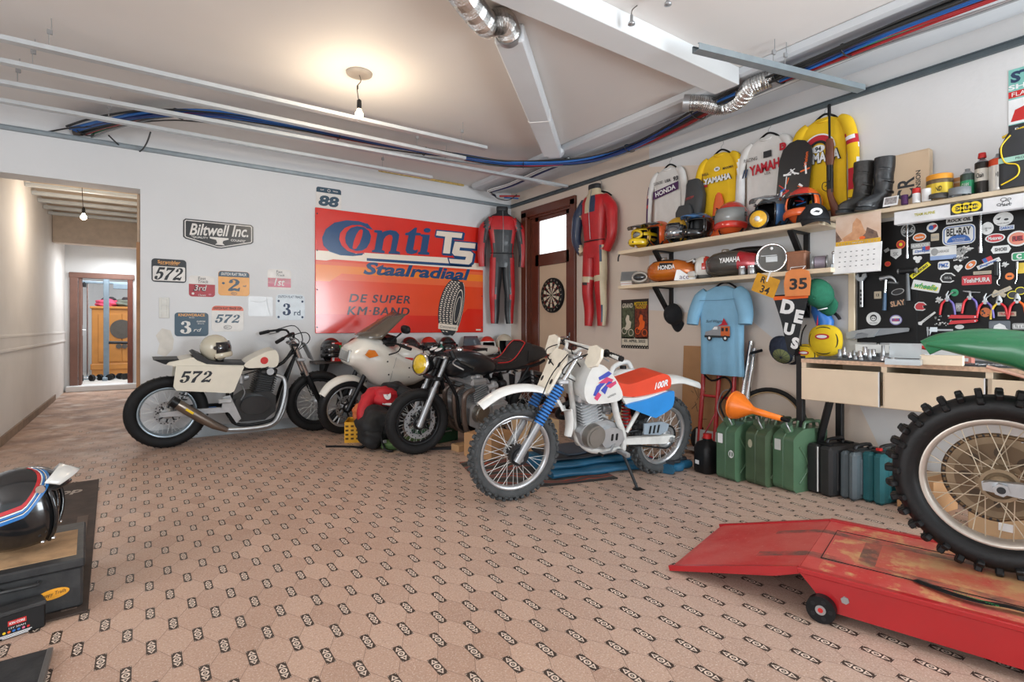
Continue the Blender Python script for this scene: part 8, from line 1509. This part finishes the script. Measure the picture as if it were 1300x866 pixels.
tubes(ft, 'exhaust_header', [([(.93, -.05, .64), (1.0, -.08, .6), (1.0, -.12, .45), (.95, -.15, .27), (.86, -.17, .165), (.65, -.18, .15), (.45, -.19, .165)], .021), ([(.93, .02, .64), (1.02, -.04, .58), (1.02, -.09, .43), (.97, -.13, .24), (.86, -.14, .14), (.65, -.15, .13), (.46, -.18, .16)], .02)], STEEL, .021, None, 5, 12)
m = MB(); m.tube([(.47, -.19, .16), (.36, -.195, .22), (.24, -.2, .31), (.05, -.205, .46)], [.024, .038, .047, .045], TIT, n=20); mf = m.build('muffler', ft); m = MB(); m.tube([(.06, -.205, .452), (.015, -.206, .487)], [.05, .046], BLACK, n=20); m.build('muffler_tip', mf); m = MB(M=FR((.155, -.252, .385), (.79, 0, -.62), (.62, 0, .79))); m.flat(rect(.075, .02, 0, 1), YEL, .0); m.build('label', mf)
for s in (-1, 1): side(ft, 'swing_arm', [(.52, .36), (.52, .31), (.1, .315), (-.06, .315), (-.07, .355), (.1, .365)], s*.09 - .015, s*.09 + .015, ALU if s < 0 else BLACK, .006); m = MB(); P = [V((.2, s*.1, .70)) + V((-.1, 0, -.3))*i/60 for i in range(61)]; m.tube([p + V((.026*cos(i*.9), .026*sin(i*.9), 0)) for i, p in enumerate(P[6:52])], .005, BLACK, n=6); m.cyl(P[0], P[-1], .012, STEEL); m.build('shock_absorber', ft)
side(ft, 'foot_bracket', [(.5, .48), (.44, .47), (.43, .36), (.5, .3), (.56, .2), (.6, .24), (.55, .36)], -.125, -.112, ALU, .004); m = MB(); m.box((.45, -.18, .44), (.12, .03, .04), ALU, .008); m.build('foot_peg', ft); m = MB(); m.box((.3, 0, .335), (.2, .03, .03), BLU, .004); m.build('chain_slider', ft)
helmet(BM @ T(.39, .0, .80) @ RZ(R(-30)) @ RY(R(-4)), 'cream grey full face helmet with smoked visor resting on the flat track seat', H_CRM, 'full', None, SMOKE, s=.98)

# ---- white faired sport bike
BM = bike_frame((3.19, 5.74), (1.745, 5.60), 7)
wb = thing('motorcycle', 'white sport motorcycle with full fairing and brown windscreen before the red sign', 'motorcycle', BM); WF = mat('aged_white_fairing', 'DDD9CF', .3, coat=.4, var=.03, scale=3); S4 = steer((1.2, 0, .85), (-.42, 0, .9), 6)
wheel(wb, 'front_wheel', S4 @ T(1.445, 0, .295), .295, .1, .215, mat('silver_cast_rim', 'BFC2C4', .3, .7), 0, 0, .06, .1, ALU, disc=(.13, .055), cast=6, tmat=CBT); wheel(wb, 'rear_wheel', T(0, 0, .305), .305, .12, .22, mat('silver_cast_rim', 'BFC2C4'), 0, 0, .06, .12, ALU, disc=(.11, -.06), cast=6, tmat=CBT)
for s in (-1, 1): m = MB(M=S4); m.tube([(1.46, s*.09, .27), (1.33, s*.09, .55), (1.2, s*.09, .86)], [.026, .026, .02], DARKM, n=12); fk = m.build('fork_leg', wb); m = MB(M=S4); m.box((1.4, s*.075, .37), (.06, .03, .08), DARKM, .01); m.build('brake_caliper', fk)
fender(wb, 'front_mudguard', [(1.74, .46), (1.66, .56), (1.52, .625), (1.36, .62), (1.22, .54)], .13, WF, S4, crown=.045, ws=(.7, 1.05, 1.))
m = MB(); S = []
for x, hw, zb, zt in ((1.478, .115, .765, .915), (1.465, .15, .745, .945), (1.42, .17, .73, .965), (1.36, .19, .70, 1.0), (1.27, .225, .60, 1.055), (1.17, .25, .52, 1.06), (1.05, .265, .49, .955), (.9, .27, .48, .875), (.75, .265, .50, .82), (.62, .25, .56, .76)):
 S.append([V((x, hw*(.55 + .45*min(1, (1 - sin(q))*.9 if sin(q) > 0 else 1))*math.copysign(abs(cos(q))**.5, cos(q)), (zb+zt)/2 + (zt-zb)/2*math.copysign(abs(sin(q))**.75, sin(q)))) for q in [2*pi*j/32 for j in range(32)]])
m.rings(S, WF, True); fa = m.build('fairing', wb)
m = MB()
for q in ((1.33, .60), (1.1, .66), (.86, .62), (.86, .72), (1.12, .80)): m.ell((q[0], .262 - (q[0] > 1.2)*.035, q[1]), (.009, .006, .009), BLACK, 10, 6)
for q in ((1.1, .52, 1.02, .84),): m.tube([(q[0], .262, q[1]), (q[2], .262, q[3])], .002, GREY, n=5)
m.build('fairing_fastener', fa)
m = MB(); m.box((0, 0, 0), (.03, .24, .13), mat('headlamp_glass', 'A9AAA6', .12, .2, coat=.6), .01, M=T(1.47, .0, .845) @ RY(R(-10))); m.build('headlamp', fa)
for s in (-1, 1): m = MB(M=T(1.28, s*.226, .885) @ RZ(R(-12*s))); m.prism([(-.075, -.015), (-.03, -.045), (.06, -.02), (.02, .035), (-.04, .04)], .025, mat('amber_indicator', 'D9791F', .25, coat=.5), XZ if s < 0 else FR((0, 0, 0), (-1, 0, 0), (0, 0, 1))); m.build('indicator', fa, bev=.005)
m = MB(); vs = []; fs = []; n = 14
for i in range(n + 1):
 a = R(-82 + 164*i/n)
 for k in range(6): q = k/5; w_ = .215*(1 - .42*q); vs.append((1.16 + .2*cos(a)*(1 - .35*q) - .33*q, w_*sin(a), 1.045 + .245*q - .03*(1 - cos(a))*(1 - q)))
for i in range(n):
 for k in range(5): fs.append([6*i+k, 6*i+6+k, 6*i+7+k, 6*i+1+k])
m.add(vs, fs, mat('brown_windscreen', '6E6357', .12, 0, .06, trans=.35, coat=.5), True); m.build('windscreen', fa, solid=.004)
m = MB(); m.box((1.03, 0, .985), (.16, .3, .1), BLACK, .03); m.box((.98, 0, 1.02), (.06, .24, .05), DARKM, .01)
for y in (-.08, 0, .08): m.cyl((.99, y, 1.0), (.965, y, 1.03), .035, BLACK, n=18)
m.build('instrument_cluster', wb)
for s in (-1, 1): m = MB(); m.tube([(1.06, s*.2, 1.0), (.98, s*.26, 1.1)], .009, BLACK, n=8); m.ell((.95, s*.29, 1.14), (.03, .085, .045), BLACK, 18, 12, pw=.8); m.build('mirror', wb)
m = MB(); m.tube([(1.02, .1, .97), (.98, .2, .97), (.92, .34, .94)], .012, BLACK, n=8, k=3); m.tube([(1.02, -.1, .97), (.98, -.2, .97), (.92, -.34, .94)], .012, BLACK, n=8, k=3); hb = m.build('handlebar', wb)
for s in (-1, 1): m = MB(); m.tube([(.97, s*.23, .965), (.91, s*.36, .94)], .018, RUBB, n=12); m.build('grip', hb)
tubes(wb, 'control_cables', [([(.96, .2, .97), (1.1, .22, 1.0), (1.12, .1, .95)], .006), ([(.96, -.2, .97), (1.1, -.2, 1.02), (1.12, -.05, .95)], .006), ([(.95, .22, .96), (1.0, .25, .9), (1.08, .2, .86)], .007)], BLACK, .006, None, 5, 6)
m = MB(); S = []
for x, hw, zb, zt in ((.99, .06, .78, .86), (.95, .12, .74, .90), (.85, .16, .70, .935), (.7, .165, .68, .92), (.55, .14, .68, .86), (.47, .1, .69, .80)): S.append([V((x, hw*math.copysign(abs(cos(q))**.7, cos(q)), (zb+zt)/2 + (zt-zb)/2*math.copysign(abs(sin(q))**.8, sin(q)))) for q in [2*pi*j/24 for j in range(24)]])
m.rings(S, WF, True); m.paint(0, lambda c: RED if .74 < c.z - .3*(c.x - .7) < .775 and abs(c.y) > .1 else None); m.build('fuel_tank', wb); m = MB(); m.lathe([(.035, 0), (.035, .012), (0, .016)], CHR, T(.78, 0, .93), n=20); m.build('filler_cap', wb)
side(wb, 'seat', [(.52, .81), (.3, .775), (.05, .82), (-.1, .88), (-.3, .885), (-.3, .84), (.0, .76), (.4, .72), (.52, .74)], -.12, .12, SV, .025)
m = MB(); S = []
for x, hw, zb, zt in ((.45, .12, .62, .76), (.2, .14, .64, .79), (-.05, .14, .70, .855), (-.3, .12, .77, .90), (-.5, .08, .80, .89), (-.55, .04, .82, .87)): S.append([V((x, hw*math.copysign(abs(cos(q))**.6, cos(q)), (zb+zt)/2 + (zt-zb)/2*math.copysign(abs(sin(q))**.7, sin(q)))) for q in [2*pi*j/24 for j in range(24)]])
m.rings(S, WF, True); m.build('tail_fairing', wb)
side(wb, 'engine', [(.95, .5), (.95, .25), (.8, .18), (.45, .18), (.4, .3), (.42, .5), (.6, .6), (.9, .6)], -.17, .17, DARKM, .03); fender(wb, 'rear_mudguard', [(.28, .55), (.12, .63), (-.1, .65), (-.32, .58), (-.4, .45)], .16, BLACK)
for s in (-1, 1): side(wb, 'swing_arm', [(.45, .36), (.45, .31), (0, .285), (-.05, .3), (0, .33)], s*.11 - .015, s*.11 + .015, ALU, .006)
m = MB(); m.tube([(.8, -.12, .2), (.5, -.15, .17), (.2, -.17, .25), (-.35, -.18, .33)], [.03, .04, .05, .05], DARKM, n=16, k=3); m.build('muffler', wb); m = MB(); m.tube([(.5, .12, .2), (.46, .2, .1), (.44, .25, .04)], .011, BLACK, n=8); m.build('side_stand', wb)
m = MB(); m.box((-.53, 0, .85), (.03, .12, .05), RED, .008); m.build('tail_light', wb)

# ---- red lift table with ramp
d = V((.255, -.967, 0)); e = V((.967, .255, 0)); A = V((2.128, 1.068, 0))
LM = MX.Identity(4)
for i in range(3): LM[i][0], LM[i][1], LM[i][2], LM[i][3] = d[i], e[i], (0, 0, 1)[i], A[i]
LRED = mat('red_lift_paint', 'AA141B', .32, coat=.4, var=.06, scale=5)
DECK = bpy.data.materials.new('worn_red_deck'); DECK.use_nodes = True; nt = DECK.node_tree; b = nt.nodes['Principled BSDF']; b.inputs['Roughness'].default_value = .5
tcn = nt.nodes.new('ShaderNodeTexCoord')
def nz(s, lo, hi, det=6, off=None):
 n = nt.nodes.new('ShaderNodeTexNoise'); n.inputs['Scale'].default_value = s; n.inputs['Detail'].default_value = det; n.inputs['Roughness'].default_value = .65; nt.links.new(tcn.outputs['Object'], n.inputs['Vector']); r = nt.nodes.new('ShaderNodeMapRange'); r.inputs[1].default_value = lo; r.inputs[2].default_value = hi; nt.links.new(n.outputs['Fac'], r.inputs[0]); return r.outputs[0]
X.nt = nt; sx = nt.nodes.new('ShaderNodeSeparateXYZ'); nt.links.new(tcn.outputs['Object'], sx.inputs[0]); lx, ly = X(sx.outputs[0]), X(sx.outputs[1])
c = mixc(nt, X(nz(3, .38, .62)) * .7, lin('BE2F2E'), lin('C9655B')); c = mixc(nt, X(nz(11, .5, .62)) * (lx.gt(.06)) * .9, c, lin('D0A06C'))
mud = (((lx - .08)*2.2).max(0.).min(1.)) * (X.op('SUBTRACT', 1., ((ly - .36).abs()*3.4)).max(0.)); c = mixc(nt, (mud * X(nz(5, .3, .6)) * 1.3).min(.9), c, lin('B98F63'))
trk = ((ly - .18).abs().lt(.03) + (ly - .50).abs().lt(.025) + (lx - .20).abs().lt(.03) * ly.lt(.5) * ly.gt(.18)).min(1.) * lx.gt(-.2); c = mixc(nt, (trk * X(nz(9, .35, .6)) * .9).min(.85), c, lin('5A4A42')); c = mixc(nt, X(nz(60, .6, .75)) * .4, c, lin('E2B7A5')); nt.links.new(c, b.inputs['Base Color'])
lt = thing('lift_table', 'red motorcycle lift table with ramp and worn muddy deck', 'lift', LM); LZT = .17
m = MB(); m.box((1.05, .335, LZT - .012), (2.1, .665, .024), DECK, .003); m.build('deck', lt)
for k, y in enumerate((-.005, .675)):
 m = MB(); m.prism([(.0, .165), (.04, .165), (2.1, .165), (2.1, .04), (.12, .04), (.09, .06), (.06, .10)], .008, LRED, XZ @ T(0, 0, -y)); m.box((1.05, y, LZT - .002), (2.1, .03, .02), LRED, .003); m.box((1.05, y + (.012 if k == 0 else -.012), .046), (1.9, .03, .012), LRED); sr = m.build('side_rail', lt)
 m = MB(); m.cyl((.16, y - .008, .1), (.16, y - .014, .1), .014, STEEL, n=6); m.build('bolt', sr)
 m = MB(); m.box((.67, y - .007, .10), (.004, .006, .12), mat('rail_seam', '7A1216', .5)); m.cyl((.74, y - .006, .1), (.74, y - .01, .1), .016, BLACK, n=16); m.build('rail_hole', sr)
m = MB(); m.box((.8, .335, .02), (1.4, .5, .036), DARKM, .006); m.box((1.0, .335, .08), (1.0, .12, .06), DARKM, .006); m.build('scissor_base', lt)
RPM = T(0, 0, LZT) @ RY(R(-16)); RL = .555
m = MB(M=RPM); m.prism([(-.0, .0), (-RL + .03, .0), (-RL, -.006), (-RL, -.012), (0, -.012)], .66, DECK, FR((0, .665, 0), (1, 0, 0), (0, 0, 1)))
m.M = MX.Identity(4); rp = m.build('ramp', lt)
for y in (.0, .668): m = MB(M=RPM); m.prism([(.0, .008), (-RL, .008), (-RL, -.014), (-.1, -.03), (.0, -.02)], .014, LRED, FR((0, y + .007, 0), (1, 0, 0), (0, 0, 1))); m.build('ramp_edge', rp)
for y in (-.03, .70):
 m = MB(); m.cyl((.085, y - .016, .05), (.085, y + .016, .05), .05, BLACK, n=30); cw = m.build('caster_wheel', lt); m = MB(); m.cyl((.085, y - .018, .05), (.085, y + .018, .05), .018, STEEL, n=20); m.cyl((.085, y - .02, .05), (.085, y + .02, .05), .009, RED, n=14)
 m.build('hub', cw); m = MB()
 for k in range(5): a = 2*pi*k/5; m.cyl((.085 + .032*cos(a), y - .0165, .05 + .032*sin(a)), (.085 + .032*cos(a), y + .0165, .05 + .032*sin(a)), .008, DARKM, n=10)
 m.build('wheel_holes', cw)
m = MB(); m.tube([(.05, .16, LZT + .001), (2.0, .16, LZT + .001)], .002, BLACK, n=4); m.tube([(.05, .16, LZT + .001), (.05, .54, LZT + .001), (2.0, .54, LZT + .001)], .002, BLACK, n=4); m.build('deck_seam', lt)
tsp = thing('tie_strap', 'black lashing strap with green print lying along the lift deck edge', 'strap', LM @ T(0, 0, LZT + .003)); m = MB(); m.tube([(.36, .155, .003), (.46, .1, .008), (.54, .08, .012), (.62, .09, .016), (.72, .1, .006)], .017, BLACK, n=8, k=6, flat=.12, up=(0, 1, 0)); m.build('strap', tsp); m = MB(M=T(.53, .082, .0175)); m.text('motoservice', .018, GRN, RZ(R(-15)), .001, .12); m.build('strap_print', tsp)

# ---- motocross bike standing on the lift, tail towards the room
gm = MX.Identity(4); yv = V((0, 0, 1)).cross(d)
for i in range(3): gm[i][0], gm[i][1], gm[i][2], gm[i][3] = d[i], yv[i], (0, 0, 1)[i], (2.715, .62, .17)[i]
gx = thing('motorcycle', 'green motocross bike on the red lift with large knobby rear wheel', 'motorcycle', gm); GP = mat('green_race_plastic', '1F6B45', .32, coat=.3, var=.2, scale=3, c2='2F8558'); MUD = mat('muddy_alloy', '8F7B62', .6, .5, .2, 9); MXT = mat('black_knobby_rubber', '131314', .5, var=.15, scale=18, bump=.15, spec=.35)
rw = wheel(gx, "rear_wheel", T(.02, 0, .352), .352, .12, .245, mat("silver_mx_rim", "C2B9AE", .35, .5), 36, 36, .055, .13, MUD, tmat=MXT, spm=mat('pale_spoke', 'C9BBA3', .4, .3), kh=.044)
m = MB(M=T(.02, .075, .352) @ RX(-pi/2)); N = 50; prof = [(.165 + (.007 if k % 2 else -.004))*1. for k in range(100)]; m.prism([(r*cos(2*pi*k/100), r*sin(2*pi*k/100)) for k, r in enumerate(prof)], .004, MUD, d0=-.004); ringpoly(m, .075, .075, .135, .135, mat('mud_brown', '6E5A44', .8), MX.Identity(4), -.0046, 40, 2*pi, 0); m.build('rear_sprocket', rw)
for k in range(8): a = 2*pi*k/8; m = MB(M=T(.02, .07, .352) @ RX(-pi/2)); m.prism(oval(.02, .013, 12, .1*cos(a), .1*sin(a), a), .0, mat('sprocket_window', '4A3D30', .8), d0=-.001); m.build('sprocket_window', rw)
m = MB(M=T(.02, -.07, .352) @ RX(-pi/2)); ringpoly(m, .05, .05, .062, .062, MUD, MX.Identity(4), .002, 40); ringpoly(m, .062, .062, .05, .05, MUD, MX.Identity(4), -.002, 40); m.lathe([(.025, -.02), (.036, -.012), (.04, .0), (.036, .012), (.025, .02)], MUD, n=30); m.build('brake_disc', rw)
CH = [(.02 + .168*cos(a), .075, .352 + .168*sin(a)) for a in [R(90 + 180*i/24) for i in range(25)]]
m = MB(); m.tube(CH + [(.55, .075, .36), (.6, .075, .41), (.55, .075, .46)], .009, mat('chain_rust', '7A6248', .5, .7), n=6, closed=True)
for k in range(25):
 p = V(CH[k]); m.box(p, (.012, .016, .012), DARKM, .002, M=MX.Identity(4))
m.build('chain', gx)
for s in (-1, 1):
 side(gx, 'swing_arm', [(-.03, .338), (-.034, .364), (-.01, .374), (.1, .38), (.5, .43), (.62, .44), (.62, .37), (.4, .345), (.1, .325)], s*.105 - .016, s*.105 + .016, STEEL, .01)
m = MB(); m.cyl((.02, -.135, .352), (.02, .135, .352), .013, STEEL); m.cyl((.02, -.145, .352), (.02, -.12, .352), .024, STEEL, n=6); m.cyl((.02, -.147, .352), (.02, -.13, .352), .013, DARKM, n=16); m.build('rear_axle', gx)
m = MB(); m.box((.13, -.115, .42), (.08, .04, .06), RED, .012); m.tube([(.1, -.12, .44), (.16, -.13, .47), (.3, -.12, .47)], .007, RED, n=8, k=3); m.build('brake_caliper', gx)
fender(gx, 'rear_mudguard', [(-.222, .893), (-.16, .925), (-.04, .945), (.1, .935), (.3, .90)], .2, GP, crown=.055, ws=(.35, .95, 1.))
m = MB(); S = []
for x, hw, zb, zt in ((-.2, .05, .873, .893), (-.1, .09, .842, .915), (.05, .105, .80, .925), (.2, .11, .735, .91), (.35, .11, .70, .89)): S.append([V((x, hw*math.copysign(abs(cos(q))**.6, cos(q)), (zb+zt)/2 + (zt-zb)/2*math.copysign(abs(sin(q))**.7, sin(q)))) for q in [2*pi*j/24 for j in range(24)]])
m.rings(S, GP, True); m.paint(0, lambda c: None); m.build('tail_panel', gx)
m = MB(); m.tube([(-.02, -.112, .802), (.06, -.113, .778), (.22, -.115, .722), (.34, -.114, .70)], .007, mat('pale_pink_trim', 'C9A08C', .5), n=6, k=4); m.build('panel_trim', gx)
side(gx, 'seat', [(.12, .94), (.3, .96), (.7, .95), (.95, .98), (.95, .9), (.6, .86), (.12, .88)], -.1, .1, SV, .02); side(gx, 'fuel_tank', [(.7, .93), (.95, .99), (1.1, .95), (1.08, .75), (.8, .72), (.68, .8)], -.14, .14, GP, .04)
tubes(gx, 'frame', [([(1.12, 0, .98), (1.0, .08, .8), (.62, .11, .62), (.6, .11, .34), (.75, .1, .2), (1.0, .07, .25), (1.12, 0, .85)], .022), ([(1.12, 0, .98), (1.0, -.08, .8), (.62, -.11, .62), (.6, -.11, .34), (.75, -.1, .2), (1.0, -.07, .25), (1.12, 0, .85)], .022), ([(.62, .1, .66), (.1, .09, .87)], .014), ([(.62, -.1, .66), (.1, -.09, .87)], .014), ([(.62, .1, .45), (.2, .09, .82)], .012), ([(.62, -.1, .45), (.2, -.09, .82)], .012)], STEEL, .02, None, 4)
side(gx, 'crankcase', [(1.0, .5), (1.0, .28), (.85, .22), (.62, .26), (.62, .46), (.75, .52)], -.12, .12, ALU, .02); fins(gx, 'cylinder', (.86, .48), (.9, .72), .17, .18, 7, ALU)
m = MB(); m.tube([(.95, -.03, .6), (1.08, -.1, .5), (1.0, -.15, .42), (.7, -.15, .55), (.4, -.13, .7), (.15, -.13, .78)], [.02, .03, .035, .03, .04, .04], STEEL, n=14, k=5); m.build('exhaust', gx)
m = MB(); P = [V((.5, 0, .45)) + V((.06, 0, .3))*i/60 for i in range(61)]; m.tube([p + V((.036*cos(i*.8), .036*sin(i*.8), 0)) for i, p in enumerate(P)], .007, YEL, n=6); m.cyl(P[0], P[-1], .02, STEEL); m.build('shock_absorber', gx)
wheel(gx, 'front_wheel', T(1.5, 0, .36), .36, .09, .27, mat('silver_mx_rim', 'C2B9AE'), 46, 36, .04, .1, ALU, tmat=MXT)
for s in (-1, 1): m = MB(); m.tube([(1.53, s*.1, .34), (1.38, s*.1, .65), (1.15, s*.1, 1.12)], [.028, .03, .026], STEEL, n=12); m.build('fork_leg', gx)
fender(gx, 'front_mudguard', [(1.85, .76), (1.65, .83), (1.4, .82), (1.2, .76)], .13, GP); m = MB(); m.tube([(1.0, .4, 1.18), (1.1, .15, 1.2), (1.13, 0, 1.14), (1.1, -.15, 1.2), (1.0, -.4, 1.18)], .014, STEEL, n=8, k=4); m.build('handlebar', gx)
# ------------------------------------------------------------------ room at the end of the corridor
CABM = mat('honey_pine', 'B97C3C', .45, var=.15, scale=3, coat=.2); GYM = mat('blue_grey_steel', '7E8E9A', .4, .4); IRD = mat('dark_iron_fitting', '5A5550', .5, .4)
t = thing('cabinet', 'honey coloured cabinet with round dark medallion in the far room', 'cabinet', T(-.45, 14.1, .1)); m = MB(); m.box((.05, 0, .72), (.86, .4, 1.42), CABM, .01); m.box((.05, -.01, 1.43), (.92, .45, .05), CABM, .01); m.box((.05, -.01, .2), (.9, .43, .12), CABM, .01); m.build('cabinet_body', t)
for s in (-1, 1): m = MB(); m.box((.12 + s*.2, -.205, .8), (.385, .02, 1.0), CABM, .006); dr = m.build('door', t); m = MB(); m.cyl((.12 + s*.05, -.215, .62), (.12 + s*.05, -.235, .62), .05, IRD, n=16); m.build('handle', dr)
m = MB(); m.cyl((.12, -.214, .98), (.12, -.224, .98), .2, IRD, n=36); m.build('medallion', t)
for lab, x, c in (('bright pink towel heap on top of the honey cabinet', -.58, mat('pink_towel', 'D4506F', .9)), ('grey green bag lying on top of the honey cabinet', -.25, mat('grey_green_cloth', '6B7065', .9))):
 t = thing('towel' if 'towel' in lab else 'bag', lab, 'cloth', T(x, 14.08, 1.557)); blob(t, 'fold', (0, 0, .07), (.2, .16, .09), c, 50 + int(x*10)); blob(t, 'upper_fold', (.03, 0, .15), (.12, .1, .06), mat('dark_cloth', '3A3438', .9), 52)
t = thing('gym_rack', 'blue grey steel gym rack standing before the honey cabinet', 'gym rack', T(-.5, 13.2, .1)); m = MB(); m.box((-.06, 0, 1.0), (.09, .07, 2.0), GYM, .006); m.build('upright', t); m = MB(); m.box((-.36, .15, .95), (.03, .03, 1.9), CHR, .004); m.box((-.45, .15, .95), (.03, .03, 1.9), CHR, .004); m.build('guide_rods', t)
m = MB(); m.box((-.02, 0, 1.9), (1.0, .05, .045), GYM, .005); m.box((.3, 0, 1.84), (.5, .08, .11), GYM, .005); m.build('top_beam', t); m = MB(); m.box((.0, 0, .03), (1.1, .1, .06), GYM, .006); m.box((-.06, -.2, .03), (.08, .6, .06), GYM, .006); m.build('base', t)
m = MB(); m.tube([(-.02, -.04, .72), (.5, -.04, .7)], .03, DARKM, n=10); m.build('padded_bar', t); m = MB(); m.tube([(-.4, 0, 1.9), (-.4, .0, 1.8)], .03, DARKM, n=10); m.build('pulley', t)
for k, (x, y) in enumerate(((-.34, -.12), (-.2, -.2), (.02, -.15), (.2, -.1), (.36, -.18))): t = thing('dumbbell', 'dumbbell in the clutter at the foot of the gym rack', 'dumbbell', T(-.5 + x, 12.95 + y*.6, .16) @ RZ(k*.7), 'dumbbells at the foot of the gym rack'); m = MB(); m.cyl((-.06, 0, 0), (.06, 0, 0), .015, CHR, n=10); m.build('bar', t); m = MB(); m.cyl((-.1, 0, 0), (-.05, 0, 0), .06, IRON, n=14); m.build('weight', t); m = MB(); m.cyl((.05, 0, 0), (.1, 0, 0), .06, IRON, n=14); m.build('weight', t)
# white canister on a box behind the white and red motorcycle
carton(T(3.62, 3.42, 0) @ RZ(R(-8)), 'tall brown cardboard box behind the red seat carrying a white canister', (.34, .34, .5), CARDL)
t = thing('plastic_canister', 'white plastic canister with carrying handle behind the red motorcycle seat', 'canister', T(3.62, 3.42, .502) @ RZ(R(170))); m = MB(); m.rings([[V((x*w + dx, y*.17, z)) for x, y in rect(1, 1, .25, 4)] for z, w, dx in ((0, .28, 0), (.01, .3, 0), (.16, .3, 0), (.22, .2, -.03), (.235, .12, -.05))], WHITE, True); m.build('canister_body', t); m = MB(); m.tube([(.12, 0, .17), (.09, 0, .25), (.0, 0, .29), (-.08, 0, .29), (-.13, 0, .2)], .022, WHITE, n=10, k=4); m.build('carrying_handle', t); m = MB(); m.cyl((-.02, 0, .23), (-.02, 0, .265), .03, BLACK, n=16); m.build('screw_cap', t)
